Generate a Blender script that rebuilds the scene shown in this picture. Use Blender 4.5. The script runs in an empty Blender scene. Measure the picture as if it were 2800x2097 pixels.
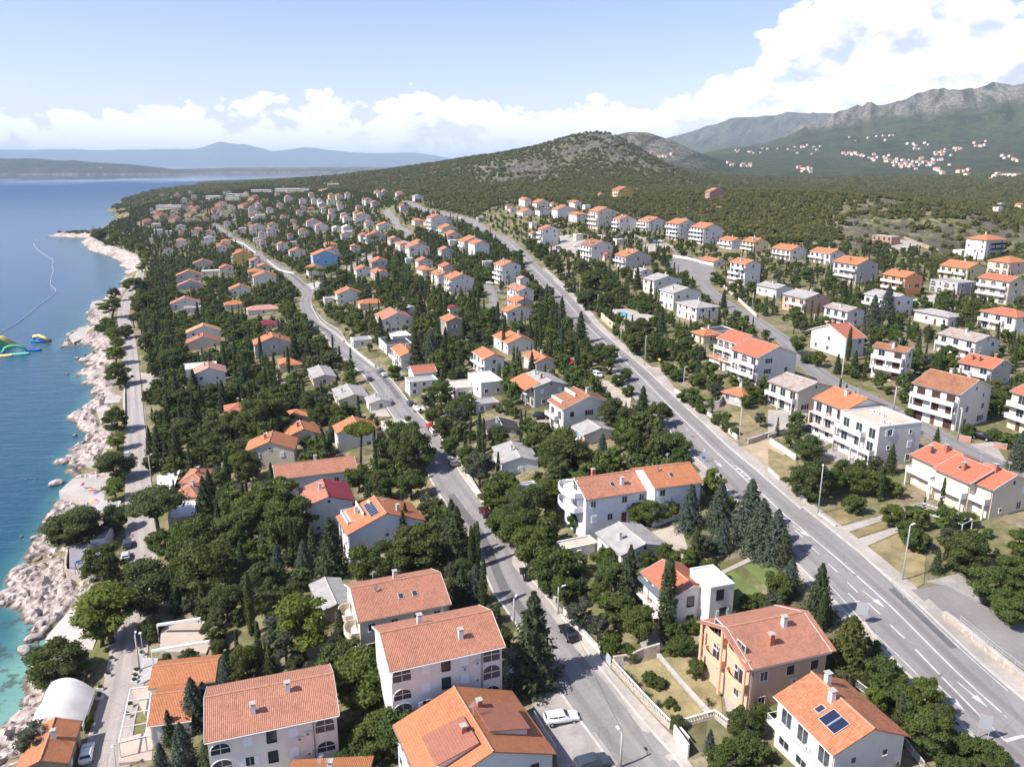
import bpy, bmesh, math, random
import numpy as np
from mathutils import Vector, Matrix
R = math.radians
scene = bpy.context.scene
COL = scene.collection

# ------------------------------------------------------------------ camera
cam_data = bpy.data.cameras.new('camera')
cam = bpy.data.objects.new('camera', cam_data); COL.objects.link(cam)
cam.location = (0, 0, 87.0)
cam.rotation_euler = (R(90 - 15.318), 0, 0)
cam_data.sensor_width = 36.0
cam_data.lens = 27.98
cam_data.clip_start = 1.0
cam_data.clip_end = 90000.0
scene.camera = cam

# ------------------------------------------------------------------ light
SUN_EL, SUN_VEC = R(46), Vector((-0.93, -0.37, 0)).normalized()
to_sun = Vector((SUN_VEC.x * math.cos(SUN_EL), SUN_VEC.y * math.cos(SUN_EL), math.sin(SUN_EL)))
sun_data = bpy.data.lights.new('sun', 'SUN')
sun_data.energy = 3.7
sun_data.angle = R(0.55)
sun_data.color = (1.0, 0.95, 0.88)
sun = bpy.data.objects.new('sun', sun_data); COL.objects.link(sun)
sun.rotation_euler = to_sun.to_track_quat('Z', 'Y').to_euler()
sun.location = (-60, -30, 200)

scene.view_settings.view_transform = 'Standard'
scene.view_settings.look = 'None'
scene.view_settings.exposure = 0.98
scene.view_settings.gamma = 1.0
scene.cycles.max_bounces = 5
scene.cycles.diffuse_bounces = 3
scene.cycles.glossy_bounces = 2
scene.cycles.transmission_bounces = 2
scene.cycles.volume_bounces = 2
scene.cycles.transparent_max_bounces = 6
scene.cycles.use_denoising = True
scene.cycles.caustics_reflective = False
scene.cycles.caustics_refractive = False

# node helpers -------------------------------------------------------
class NT:
    def __init__(s, tree): s.t = tree
    def n(s, typ, **kw):
        nd = s.t.nodes.new(typ)
        for k, v in kw.items():
            if k.startswith('_'):
                nd.inputs[k[1:].replace('_', ' ')].default_value = v
            elif hasattr(nd, k): setattr(nd, k, v)
        return nd
    def l(s, a, b): s.t.links.new(a, b)
    def put(s, v, sock):
        if hasattr(v, 'is_output'): s.l(v, sock)
        else: sock.default_value = v
    def m(s, op, a, b=None, c=None, clamp=False):
        nd = s.t.nodes.new('ShaderNodeMath'); nd.operation = op; nd.use_clamp = clamp
        s.put(a, nd.inputs[0])
        if b is not None: s.put(b, nd.inputs[1])
        if c is not None: s.put(c, nd.inputs[2])
        return nd.outputs[0]
    def mix(s, f, a, b, blend='MIX'):
        nd = s.t.nodes.new('ShaderNodeMix'); nd.data_type = 'RGBA'; nd.blend_type = blend
        s.put(f, nd.inputs['Factor']); s.put(a, nd.inputs['A']); s.put(b, nd.inputs['B'])
        return nd.outputs['Result']
    def mr(s, v, a, b, c=0.0, d=1.0, smooth=True):
        nd = s.t.nodes.new('ShaderNodeMapRange'); nd.interpolation_type = 'SMOOTHSTEP' if smooth else 'LINEAR'
        s.put(v, nd.inputs[0])
        for i, q in enumerate((a, b, c, d)): s.put(q, nd.inputs[i + 1])
        return nd.outputs[0]
    def noise(s, vec, scale, detail=4, rough=.55, dim='3D', dist=0.0):
        nd = s.t.nodes.new('ShaderNodeTexNoise'); nd.noise_dimensions = dim
        if vec is not None: s.l(vec, nd.inputs['Vector'])
        nd.inputs['Scale'].default_value = scale; nd.inputs['Detail'].default_value = detail
        nd.inputs['Roughness'].default_value = rough; nd.inputs['Distortion'].default_value = dist
        return nd.outputs[0]
    def comb(s, x, y, z=0.0):
        nd = s.t.nodes.new('ShaderNodeCombineXYZ'); s.put(x, nd.inputs[0]); s.put(y, nd.inputs[1]); s.put(z, nd.inputs[2]); return nd.outputs[0]
    def sep(s, v):
        nd = s.t.nodes.new('ShaderNodeSeparateXYZ'); s.l(v, nd.inputs[0]); return nd.outputs
    def attr(s, name, out='Fac'):
        nd = s.t.nodes.new('ShaderNodeAttribute'); nd.attribute_name = name; return nd.outputs[out]

# ------------------------------------------------------------------ sky with a cumulus bank all round the horizon
world = bpy.data.worlds.new('World'); scene.world = world; world.use_nodes = True
w = NT(world.node_tree); world.node_tree.nodes.clear()
sky = w.n('ShaderNodeTexSky', sky_type='NISHITA', sun_disc=False)
sky.sun_elevation = SUN_EL; sky.sun_rotation = math.atan2(SUN_VEC.x, SUN_VEC.y)
sky.altitude = 80; sky.air_density = 1.0; sky.dust_density = 0.5; sky.ozone_density = 1.2
tc = w.n('ShaderNodeTexCoord')
dx, dy, dz = w.sep(tc.outputs['Generated'])
az = w.m('ARCTAN2', dx, dy)
el = w.m('ARCSINE', dz)
azd = w.m('MULTIPLY', az, 57.2958); eld = w.m('MULTIPLY', el, 57.2958)
def cloud_density(oaz, oel):
    a = w.m('ADD', azd, oaz); e = w.m('ADD', eld, oel)
    p = w.comb(w.m('MULTIPLY', a, .13), w.m('MULTIPLY', e, .26), 3.7)
    big = w.noise(p, 1.0, 9, .58, dist=.25)
    vor = w.n('ShaderNodeTexVoronoi', feature='F1', distance='EUCLIDEAN')
    w.l(w.comb(w.m('MULTIPLY', a, .42), w.m('MULTIPLY', e, .62), w.m('MULTIPLY', big, 2.2)), vor.inputs['Vector'])
    vor.inputs['Scale'].default_value = 1.0; vor.inputs['Detail'].default_value = 2.5; vor.inputs['Roughness'].default_value = .55
    puff = w.m('SUBTRACT', .62, vor.outputs['Distance'])
    lump = w.m('ADD', w.m('MULTIPLY', w.m('SUBTRACT', big, .5), 2.6), w.m('MULTIPLY', puff, .9))
    # height of the bank over the horizon by bearing: low all round, towering inland
    side = w.noise(w.comb(w.m('MULTIPLY', a, .055), 7.1, 0.0), 1.0, 2, .5)
    base_top = w.m('ADD', 4.7, w.m('MULTIPLY', w.m('SUBTRACT', side, .5), 4.5))
    tower = w.m('MULTIPLY', w.mr(a, 9, 27), 11.0)
    fade = w.mr(a, 60, 100, 1.0, 0.0)
    top = w.m('ADD', base_top, w.m('MULTIPLY', tower, fade))
    over = w.m('DIVIDE', w.m('SUBTRACT', top, e), w.m('ADD', 1.3, w.m('MULTIPLY', tower, .16)))
    over = w.m('MINIMUM', over, 1.15)
    return w.m('ADD', over, w.m('MULTIPLY', lump, 1.15))
d0 = cloud_density(0.0, 0.0)
d1 = cloud_density(-1.3, 1.5)
mask = w.mr(d0, .16, .36)
light = w.mr(w.m('SUBTRACT', d0, d1), -.8, .3)
thin = w.mr(d0, .1, 1.5)
ccol = w.mix(light, (3.5, 3.75, 4.4, 1), (6.0, 5.95, 5.9, 1))
ccol = w.mix(w.mr(eld, 0, 3), w.mix(.2, ccol, (4.4, 4.8, 5.5, 1)), ccol)
skycol = w.mix(1.0, sky.outputs[0], (.82, .735, .82, 1), 'MULTIPLY')
final = w.mix(w.m('MULTIPLY', mask, w.mr(d0, .10, .5, .6, .97)), skycol, ccol)
bg = w.n('ShaderNodeBackground'); w.l(final, bg.inputs['Color']); bg.inputs['Strength'].default_value = 0.112
wo = w.n('ShaderNodeOutputWorld'); w.l(bg.outputs[0], wo.inputs['Surface'])

# ------------------------------------------------------------------ measured layout (metres; camera stands over the origin, +Y inland along the coast)
COAST = [(-174.6, 20.0), (-119.6, 70.0), (-79.6, 104.4), (-80.1, 109.0), (-80.2, 111.4), (-81.1, 115.8), (-84.0, 119.9), (-86.7, 127.2), (-86.6, 131.1), (-90.3, 134.6), (-92.5, 137.4), (-95.9, 140.6), (-99.3, 145.4), (-102.4, 146.1), (-105.5, 146.1), (-106.3, 148.7), (-104.6, 151.7), (-109.9, 157.2), (-110.5, 163.8), (-112.4, 167.7), (-112.5, 171.4), (-114.4, 176.6), (-116.0, 182.3), (-116.6, 183.1), (-118.5, 188.2), (-120.4, 194.8), (-121.8, 198.7), (-123.9, 208.3), (-126.0, 215.7), (-131.2, 220.8), (-133.4, 227.5), (-137.9, 226.2), (-136.7, 232.7), (-139.3, 238.7), (-139.1, 245.6), (-141.3, 254.3), (-147.1, 259.5), (-153.7, 268.0), (-157.4, 271.4), (-158.3, 279.0), (-159.3, 285.7), (-158.2, 294.1), (-166.0, 301.8), (-167.7, 313.6), (-177.0, 318.1), (-180.1, 330.6), (-187.8, 331.7), (-188.4, 344.5), (-200.4, 359.1), (-198.9, 367.6), (-202.8, 378.8), (-210.3, 390.1), (-217.6, 390.1), (-222.7, 381.7), (-226.0, 394.4), (-235.9, 416.7), (-235.9, 416.0), (-237.9, 431.6), (-240.7, 448.3), (-251.5, 466.3), (-258.8, 479.7), (-263.2, 493.9), (-266.5, 499.0), (-271.2, 524.8), (-281.3, 549.3), (-285.6, 578.8), (-296.9, 605.4), (-301.6, 611.6), (-314.0, 651.6), (-320.4, 655.2), (-329.6, 687.5), (-350.0, 713.6), (-360.3, 739.9), (-387.3, 777.9), (-419.5, 820.0), (-442.9, 842.8), (-507.4, 947.5), (-517.0, 990.4), (-552.7, 1006.6), (-585.6, 1014.9), (-581.8, 1049.6), (-551.8, 1058.7), (-580.2, 1136.8), (-617.2, 1232.0), (-620.3, 1283.0), (-672.2, 1392.4), (-701.9, 1414.6), (-710.4, 1499.8), (-759.9, 1567.6), (-800.5, 1595.7), (-825.2, 1704.5), (-900.2, 1856.0), (-930.9, 1972.8), (-980.2, 2177.8), (-1040.7, 2429.8), (-1069.9, 2677.2), (-1044.3, 2771.1), (-1206.8, 3066.5), (-1311.0, 3323.9), (-1500.0, 3900.0), (-1300.0, 5200.0), (-400.0, 7000.0), (600.0, 9500.0), (1200.0, 16000.0)]
# ground heights: (bearing in radians from +Y, ln distance, z)
HEIGHTS = [(-0.5472, 4.7272, 3.0), (-0.5155, 4.8777, 3.0), (-0.4837, 5.0849, 3.0), (-0.4727, 5.2831, 3.0), (-0.4652, 5.524, 3.0), (-0.4613, 5.7671, 3.0), (-0.4573, 6.0187, 3.0), (-0.4563, 6.3093, 3.0), (-0.4459, 6.4265, 3.5), (0.1983, 4.4068, 17.0), (0.0957, 4.5861, 17.0), (0.0, 4.8216, 16.5), (-0.0602, 5.0638, 16.0), (-0.1177, 5.3595, 15.0), (-0.179, 5.6473, 14.5), (-0.2286, 5.8936, 14.5), (-0.2523, 6.1801, 15.0), (-0.3067, 6.5538, 15.0), (-0.3528, 7.0017, 14.0), (0.6489, 4.5789, 24.0), (0.4916, 4.7448, 26.0), (0.3508, 4.9433, 27.0), (0.243, 5.1798, 27.5), (0.1595, 5.4417, 28.0), (0.0822, 5.8015, 27.0), (0.0275, 6.1411, 29.0), (0.0, 6.3429, 32.0), (-0.0254, 6.4832, 34.0), (-0.0635, 6.6127, 39.0), (-0.0902, 6.6748, 43.0), (-0.1381, 6.8394, 48.0), (0.3374, 5.5902, 32.0), (0.3658, 5.4837, 31.0), (0.3944, 5.4155, 30.5), (0.5242, 5.2248, 30.0), (0.5797, 5.1587, 30.0), (0.2435, 5.8993, 33.0), (0.2227, 6.0565, 35.0), (0.5316, 5.3145, 31.0), (0.6125, 4.9892, 29.0), (0.6308, 4.7693, 25.5), (0.5145, 6.2348, 38.0), (0.4404, 6.2584, 40.0), (0.0487, 6.495, 44.0), (0.0984, 6.352, 42.0), (-0.0238, 6.6003, 46.0), (0.2435, 6.181, 38.0), (-0.3099, 4.6934, 9.5), (-0.3317, 5.3363, 8.0), (-0.2523, 4.8748, 11.5), (-0.3622, 5.8351, 7.0), (-0.3963, 6.1998, 6.0), (-0.3661, 6.6548, 8.0), (-0.4057, 7.0835, 7.0), (-0.4219, 7.5287, 8.0), (-0.3262, 7.1046, 13.0), (-0.2218, 6.9758, 20.0), (-0.1793, 6.6609, 24.0), (-0.2625, 7.4849, 22.0), (-0.1361, 6.3692, 24.0), (-0.0927, 5.9034, 22.0), (-0.0479, 5.404, 20.5), (0.2539, 4.693, 21.0), (0.0987, 5.0339, 21.5), (-0.461, 5.097, 4.0), (-0.4373, 5.426, 4.2), (-0.433, 5.808, 4.0), (-0.4375, 6.1179, 4.0), (-0.4505, 4.7712, 4.5), (0.5822, 5.5733, 32.0), (0.572, 5.9315, 35.0), (0.3032, 6.6846, 63.8), (0.4098, 6.5511, 62.7), (0.4773, 6.4615, 56.8), (0.5654, 6.3279, 48.2), (0.1336, 6.6846, 55.3), (0.2416, 6.6593, 57.4), (0.0448, 6.697, 51.1), (-0.2248, 7.8633, 51.7), (-0.1759, 7.824, 66.4), (-0.1152, 7.7832, 84.5), (-0.0883, 7.7622, 93.5), (-0.0265, 7.7187, 113.4), (0.0, 7.7098, 123.5), (0.0484, 7.6962, 147.1), (0.0723, 7.6962, 165.5), (0.1135, 7.6962, 173.4), (0.131, 7.6871, 160.7), (-0.0592, 7.7407, 104.1), (0.0247, 7.6962, 134.2), (0.0961, 7.6962, 175.4), (0.1518, 7.6497, 128.9), (0.1802, 7.5496, 69.0), (0.2409, 7.3132, 44.6), (-0.3023, 7.9374, 35.9), (-0.335, 7.824, 26.5), (-0.3034, 7.4384, 32.8), (-0.2199, 7.3132, 41.2), (-0.1331, 7.3132, 50.2), (-0.0445, 7.3132, 56.4), (0.0444, 7.3778, 75.0), (0.0881, 7.5496, 113.2), (-0.0448, 6.9078, 49.2), (-0.1774, 7.0031, 43.7), (-0.3903, 7.5496, 30.5), (0.1617, 8.1605, 225.0), (0.1945, 8.1605, 183.9), (0.2168, 8.1315, 137.2), (0.1394, 8.1461, 223.5), (0.1265, 8.1461, 215.2), (0.2947, 8.7483, 224.0), (0.3426, 8.7641, 368.1), (0.3897, 8.7796, 447.3), (0.4567, 8.7796, 527.8), (0.4989, 8.7796, 562.7), (0.5443, 8.7796, 584.4), (0.6318, 8.7948, 645.4), (0.7125, 8.7948, 550.0), (0.4202, 7.3132, 47.2), (0.4193, 7.6962, 46.0), (0.4184, 8.0064, 54.7), (0.4175, 8.2428, 75.9), (0.4158, 8.4764, 147.8), (0.4141, 8.6125, 241.7), (0.4124, 8.6995, 347.9), (0.2613, 7.6962, 43.6), (0.2607, 8.0064, 52.8), (0.2599, 8.3428, 91.3), (0.2593, 8.5172, 133.4), (0.2588, 8.6995, 186.9), (0.5469, 6.6846, 43.2), (0.5448, 7.0901, 39.2), (0.5427, 7.4955, 42.2), (0.5568, 8.0064, 57.0), (0.5526, 8.4764, 178.1), (0.549, 8.6656, 342.4), (0.675, 8.0064, 59.4), (0.6704, 8.4764, 170.9), (0.6819, 6.8024, 42.2), (0.4941, 6.8024, 50.1), (0.3436, 7.0901, 49.2), (-0.0873, 8.0709, 40.0), (0.0, 8.0064, 95.0), (0.0698, 8.0064, 120.0), (0.1047, 7.9725, 100.0), (0.1745, 7.9725, 70.0), (0.1396, 8.4338, 90.0), (0.2094, 8.4338, 110.0), (-0.1745, 8.1605, 10.0), (0.3491, 8.9092, 330.0), (0.4538, 8.9092, 440.0), (0.576, 8.9227, 540.0), (0.6632, 8.9092, 560.0), (0.5236, 9.159, 450.0), (0.3491, 9.159, 300.0), (0.2793, 8.9092, 180.0), (0.1396, 8.8537, 130.0), (0.0, 8.9872, 120.0), (-0.1396, 8.9227, 40.0), (0.2443, 9.105, 150.0), (0.7854, 4.6052, 26.0), (0.7854, 5.7038, 33.0), (0.7854, 6.3969, 45.0), (1.0472, 4.6052, 27.0), (1.0472, 5.7038, 40.0), (1.309, 5.2983, 35.0), (1.309, 6.9078, 80.0), (1.0472, 6.9078, 60.0), (1.0472, 8.0064, 250.0), (1.309, 8.294, 400.0), (0.9599, 8.6995, 600.0), (0.1745, 3.6889, 20.0), (0.5236, 3.6889, 24.0), (-0.3491, 3.6889, 12.0), (0.8727, 3.6889, 26.0), (1.309, 3.6889, 28.0), (-0.6981, 4.0943, 4.0), (0.0, 2.7081, 17.0), (1.0472, 2.7081, 22.0), (-1.0472, 2.7081, 12.0), (-1.0472, 4.6052, 2.0)]
# houses: x, y, ground z, bearing of ridge, length, width, eave height, visible end, roof, roof colour, wall colour, floors, extras, label
HOUSES = [
(-31.4, 89.3, 10.9, 0.323, 15.5, 10.5, 8.8, 1, 'G', 's', 'w', 3, 'ch2 front:apt', 'white apartment block under salmon pantiles with arched glazed loggias, beside the restaurant terrace'),
(-10.1, 94.6, 15.2, 0.367, 14.9, 10.1, 10.6, 1, 'G', 's', 'w', 4, 'ch2 dishless front:apt', 'tall white apartment block under salmon pantiles, tallest of the pair above the car park'),
(-18.4, 113.5, 14.4, 0.368, 13.9, 11.2, 6.8, 1, 'G', 's', 'c', 2, 'sky2 dish roundbalc ch1', 'cream house with rounded corner balconies and two skylights in its tiled roof'),
(-31.9, 125.4, 11.0, -1.146, 9.6, 4.9, 3.2, 1, 'G', 'g', 'n', 1, '', 'rough stone shed under grey fibre cement sheets beside the cream house'),
(-4.8, 82.4, 13.4, -1.146, 12.4, 15.5, 6.0, 1, 'G', 'o', 'l', 2, 'ch2 dormer vent', 'pale blue walled house with bright orange roof and dark red shed dormers'),
(-22.2, 79.6, 8.9, 0.07, 9.6, 9.0, 6.0, -1, 'G', 'o', 'w', 2, 'ch1', 'house with orange roof ridge just showing below the apartment block'),
(-26.6, 148.3, 11.9, -1.139, 9.0, 15.2, 6.2, 1, 'G', 'o', 'l', 2, 'solarbig ch2 cutterrace dish', 'house with roof terrace and blue solar array on orange tiles'),
(-41.0, 163.0, 10.0, -1.228, 10.3, 10.0, 7.0, 1, 'G', 'm', 'w', 2, 'ch1 sidestripe', 'tall white house with maroon metal roof on one slope and salmon tiles on the other'),
(-48.0, 181.3, 11.9, 0.346, 18.7, 8.5, 4.2, 1, 'G', 's', 'l', 1, 'ch1 whiteverge', 'long low house with salmon tiled roof and tall white chimney above the maroon roof'),
(-65.5, 204.9, 7.6, -1.393, 9.1, 12.3, 6.0, 1, 'G', 'o', 'c', 2, 'dish', 'cream gabled house with half pink half orange roof above the woods'),
(-61.4, 220.7, 9.3, -1.204, 8.6, 9.1, 3.0, 1, 'G', 'o', 'g', 1, '', 'small grey bungalow with clean orange gable roof'),
(-43.5, 209.8, 11.4, -1.204, 7.0, 10.5, 5.6, 1, 'G', 'o', 'w', 2, 'awn', 'white two storey house with orange gable roof behind the umbrella pine'),
(-32.9, 213.8, 13.5, -1.204, 7.8, 6.5, 2.8, 1, 'F', 't', 'c', 1, '', 'beige flat roofed garage by the middle street'),
(-67.2, 237.7, 9.5, -1.204, 7.0, 6.5, 2.6, 1, 'H', 'o', 'w', 1, '', 'small outbuilding with faded orange roof among bushes'),
(-53.0, 251.0, 12.0, -1.204, 13.6, 9.3, 3.0, 1, 'G', 'g', 'c', 1, 'ch1', 'bungalow with pale grey sheet roof and chimney by the middle street'),
(-69.2, 280.1, 11.3, -1.204, 15.0, 7.7, 3.0, 1, 'G', 'g', 'c', 1, '', 'bungalow with pale grey ribbed roof sunk in the woods'),
(-42.0, 240.2, 13.4, -1.204, 7.0, 6.5, 2.6, 1, 'G', 'g', 'w', 1, '', 'low garage with weathered grey corrugated roof at the street edge'),
(-87.1, 302.9, 10.0, -1.204, 10.5, 7.9, 2.8, 1, 'H', 'o', 'c', 1, '', 'pavilion with pyramidal orange roof behind cypresses'),
(-101.5, 329.9, 9.0, -1.204, 10.5, 14.9, 6.2, 1, 'G', 'o', 'g', 2, 'ch2', 'large grey gabled house with orange roof and triple attic windows above the pavilion'),
(-46.4, 309.1, 16.2, -1.204, 14.8, 10.1, 3.6, 1, 'F', 'k', 'w', 1, '', 'white flat roofed house with dark gravel roof'),
(-45.9, 317.4, 17.0, -1.204, 9.8, 7.7, 3.8, 1, 'F', 'w', 'w', 1, '', 'white flat roofed house with pale slab roof behind the dark roofed one'),
(-62.5, 322.9, 14.8, -1.204, 7.0, 7.7, 3.0, 1, 'F', 'g', 'w', 1, '', 'long low house with plain grey roof along the middle street'),
(-38.8, 281.6, 16.2, -1.204, 14.8, 6.5, 5.8, 1, 'G', 'o', 'w', 2, 'balc ch1', 'white house with orange roof and rounded balcony beside the middle street'),
(-29.3, 248.9, 15.8, 0.367, 9.4, 6.5, 4.5, -1, 'F', 'g', 'w', 2, '', 'white house with grey deck roof stepping down from orange tiles'),
(-29.9, 256.4, 16.4, 0.367, 7.6, 7.0, 5.2, -1, 'G', 'r', 'w', 1, '', 'red tiled rear block attached behind the grey deck roof'),
(-14.9, 235.0, 18.8, 0.367, 7.4, 8.9, 3.6, -1, 'F', 't', 'w', 1, '', 'white cubic house with beige flat roof, lower front block'),
(-8.0, 231.4, 20.7, 0.367, 7.0, 12.5, 4.8, -1, 'F', 'w', 'w', 1, '', 'white cubic house with pale flat roof, taller rear block'),
(-7.9, 216.9, 19.7, 0.367, 7.0, 6.0, 2.6, -1, 'F', 'g', 'g', 1, '', 'grey flat concrete shed roof among garden trees'),
(0.8, 175.1, 18.4, -1.366, 11.0, 8.3, 3.6, 1, 'G', 'g', 'l', 1, '', 'pale blue gabled bungalow with smooth grey roof'),
(3.6, 156.7, 18.6, -1.204, 5.5, 4.0, 2.6, 1, 'F', 'g', 'w', 1, '', 'small grey flat roofed annex beneath the pale blue bungalow'),
(-3.0, 195.7, 19.0, -1.397, 7.7, 7.1, 3.0, 1, 'G', 'k', 'w', 1, 'ch1', 'bungalow with charcoal sheet roof half hidden behind two cypresses'),
(17.9, 140.4, 22.7, 0.348, 12.8, 9.4, 6.0, 1, 'G', 's', 'l', 2, 'sky1 ch2 endterrace', 'long white terraced building under weathered salmon tiles with curved roof terrace'),
(29.1, 140.5, 24.6, 0.304, 9.5, 9.6, 6.0, 1, 'G', 'o', 'l', 2, 'sky1 dish ch0', 'bright orange roofed end house of the long terrace by the main road'),
(17.5, 192.8, 22.6, -1.2, 8.6, 13.7, 6.8, 1, 'G', 'b', 'w', 2, 'cutterrace ch1 loggia', 'white two storey house with brownish red roof and cut-in roof terrace'),
(19.7, 181.6, 23.0, -1.2, 6.6, 8.1, 3.0, 1, 'G', 'g', 'w', 1, 'blueshut', 'small white cottage with grey roof and blue shutters'),
(8.5, 217.0, 22.5, -1.204, 12.4, 9.5, 6.0, 1, 'G', 'g', 'g', 2, 'balc ch2 frontorange', 'grey gabled house with orange porch roof and two long white balconies'),
(8.8, 249.1, 23.7, -1.204, 10.6, 6.5, 3.6, 1, 'G', 'o', 'w', 1, '', 'white cottage with worn orange roof near the red car'),
(-7.8, 256.5, 21.2, -1.204, 11.6, 6.7, 5.5, 1, 'G', 'o', 'w', 2, 'balc', 'white house with vivid orange gable roof among pines'),
(0.6, 281.1, 22.9, -1.204, 15.0, 9.9, 4.0, 1, 'G', 'o', 'w', 1, 'arch', 'white gabled house with half round attic window and orange roof'),
(68.4, 210.8, 29.8, -1.188, 11.3, 12.5, 8.6, 1, 'G', 'r', 'w', 3, 'balc arches greenshut vent', 'grand white villa with red roof, arched windows and green shutters, front wing'),
(66.2, 225.0, 30.0, -1.204, 9.2, 9.5, 8.6, 1, 'G', 'r', 'w', 3, 'balc arches', 'grand white villa with red roof, rear wing with wrap around balconies'),
(57.7, 193.7, 29.1, -0.916, 6.3, 6.0, 2.6, 1, 'H', 'o', 'g', 1, '', 'small garden shed with orange pyramid roof beside the lawn'),
(61.7, 226.0, 29.9, -1.204, 8.2, 4.0, 2.8, 1, 'H', 'o', 'w', 1, '', 'orange tiled summer house on the villa terrace'),
(70.9, 188.4, 29.5, -1.169, 10.2, 10.6, 5.8, 1, 'G', 'x', 'c', 2, 'balc', 'beige house with lichen stained grey brown roof and terrace slab'),
(73.3, 165.8, 29.1, -1.231, 9.7, 10.3, 8.4, 1, 'G', 'o', 'w', 3, 'balc redrail', 'three storey white house with clean orange roof and red railed balconies'),
(75.1, 154.6, 28.9, -1.271, 11.2, 10.3, 8.6, 1, 'F', 't', 'w', 3, 'balc pilotis acroof', 'modern white block with flat beige roof, glass balconies and stilts'),
(80.8, 138.9, 28.8, -1.305, 6.4, 9.5, 5.8, 1, 'G', 'r', 'p', 2, 'balc ch2 skyl plain', 'pink end unit of the stepped terrace with red roof and balcony'),
(82.0, 132.1, 28.7, -1.241, 7.2, 9.5, 5.8, 1, 'G', 'r', 'c', 2, 'balc ch1 skyl plain', 'cream middle unit of the stepped terrace with red roof'),
(84.6, 128.9, 28.8, -1.204, 5.5, 9.5, 5.6, 1, 'G', 'r', 'c', 2, 'balc ch1 plain', 'cream gabled end unit of the stepped terrace above the bushes'),
(102.5, 208.8, 31.2, -0.889, 8.8, 3.6, 8.4, 1, 'G', 'b', 'w', 3, 'balc darkshut', 'pale three storey block with brown shed roofs, dark shutters and garage'),
(100.2, 174.4, 30.5, -1.048, 10.9, 11.9, 8.4, 1, 'G', 'b', 'w', 3, 'balc ch2 darkshut', 'broad white house with rusty brown roof and dark brown doors over the garage'),
(125.3, 204.5, 31.5, -1.049, 8.6, 8.9, 5.0, 1, 'G', 'r', 'g', 2, 'balc ch3', 'two storey grey house with red roof and open timber balcony'),
(136.8, 233.7, 32.0, -1.204, 13.0, 9.3, 5.6, 1, 'G', 'x', 'w', 2, 'balc ch1', 'white house with pinkish grey roof and curved balcony railing'),
(116.1, 167.3, 30.7, -1.282, 5.4, 11.0, 8.4, 1, 'G', 'r', 'c', 3, 'balc ch1', 'tall cream house with dark red balcony rails at the garden stair'),
(99.7, 239.1, 31.5, 0.367, 7.0, 14.7, 6.0, -1, 'G', 'r', 'w', 2, 'ch2 slots', 'white house with big blank gable, slot windows and orange roof'),
(150.4, 435.6, 37.8, -1.204, 15.0, 10.7, 5.6, 1, 'G', 'o', 'w', 2, 'arches balc', 'white arcaded house with double orange roof below the scrub hill'),
(165.3, 420.7, 37.2, -1.204, 15.0, 9.1, 6.0, 1, 'G', 'o', 'w', 2, 'arches balc', 'white arcaded house with a purple parasol on its terrace'),
(158.3, 368.2, 34.9, -1.204, 15.0, 12.1, 9.0, 1, 'G', 'o', 'g', 3, 'arches balc ch1', 'big unrendered grey house with orange roof and arched loggias'),
(165.3, 336.8, 34.2, -1.204, 12.0, 9.3, 8.0, 1, 'G', 'o', 'o', 3, 'balc ch2', 'bright orange rendered house with stepped orange roofs'),
(210.0, 371.5, 35.7, -1.204, 15.0, 11.7, 6.0, 1, 'G', 'o', 'y', 2, 'balc ch1', 'long house with yellow loggia walls under an orange roof'),
(254.9, 433.1, 38.7, -1.204, 12.2, 14.1, 10.2, 1, 'H', 'o', 'w', 4, 'blackbalc ch1', 'white cubic apartment house with black balconies and hipped orange roof'),
(236.3, 380.6, 37.1, -1.204, 11.2, 12.9, 6.0, 1, 'H', 'o', 'p', 2, 'arches', 'pinkish house with hipped orange roof next to the black balconies'),
(194.3, 315.6, 34.5, -1.204, 13.4, 7.9, 9.0, 1, 'G', 'r', 'c', 3, 'arches balc', 'three storey house with wide basket arch loggias and red roof'),
(187.8, 337.8, 34.6, -1.204, 13.6, 11.1, 5.0, 1, 'F', 'g', 'g', 2, 'arches', 'unfinished grey house with arcades and bare concrete roof'),
(140.8, 295.5, 33.1, -1.204, 13.8, 9.5, 7.0, 1, 'G', 'g', 'w', 2, 'balc redshut', 'white house with grey roof behind tall fir trees'),
(117.6, 278.6, 32.6, -1.204, 11.4, 7.3, 5.6, 1, 'G', 'x', 'w', 2, 'balc', 'small two storey house with faded red and grey roof'),
(113.0, 303.3, 32.9, -1.204, 12.6, 11.7, 6.0, 1, 'G', 'g', 't', 2, 'balc ch1', 'grey roofed house with dormer, tan gable and white balconies'),
(111.6, 336.9, 33.5, -1.204, 13.0, 8.3, 4.0, 1, 'G', 'g', 'w', 1, '', 'low white house with pale grey roof at the street bend'),
(150.9, 277.8, 33.0, -1.204, 14.2, 7.1, 3.6, 1, 'H', 'g', 'w', 1, '', 'single storey house with hipped grey roof and shuttered glass front'),
(167.7, 266.2, 33.1, -1.204, 13.2, 8.1, 5.6, 1, 'H', 'r', 'w', 2, 'balc', 'white two storey house with hipped red roof and blue French windows'),
(224.2, 482.9, 40.7, -1.204, 15.0, 6.9, 5.6, 1, 'F', 't', 'k', 2, 'unfinished', 'half built house with bare brick upper floor below the scrub hill'),
(107.1, 366.6, 34.0, -1.204, 11.4, 8.3, 10.0, 1, 'G', 'o', 'w', 4, 'balc ch1', 'tall white house with curved bays and orange roof at the crossroads'),
(106.4, 426.0, 35.7, -1.204, 13.2, 6.5, 2.6, 1, 'G', 'o', 'w', 1, 'garage', 'row of white garages with a low orange roof'),
(138.7, 459.2, 38.7, -1.204, 10.6, 9.9, 6.6, 1, 'G', 'o', 'y', 3, 'balc ch2 solar', 'cream yellow house with solar panels and a porch roof'),
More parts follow.
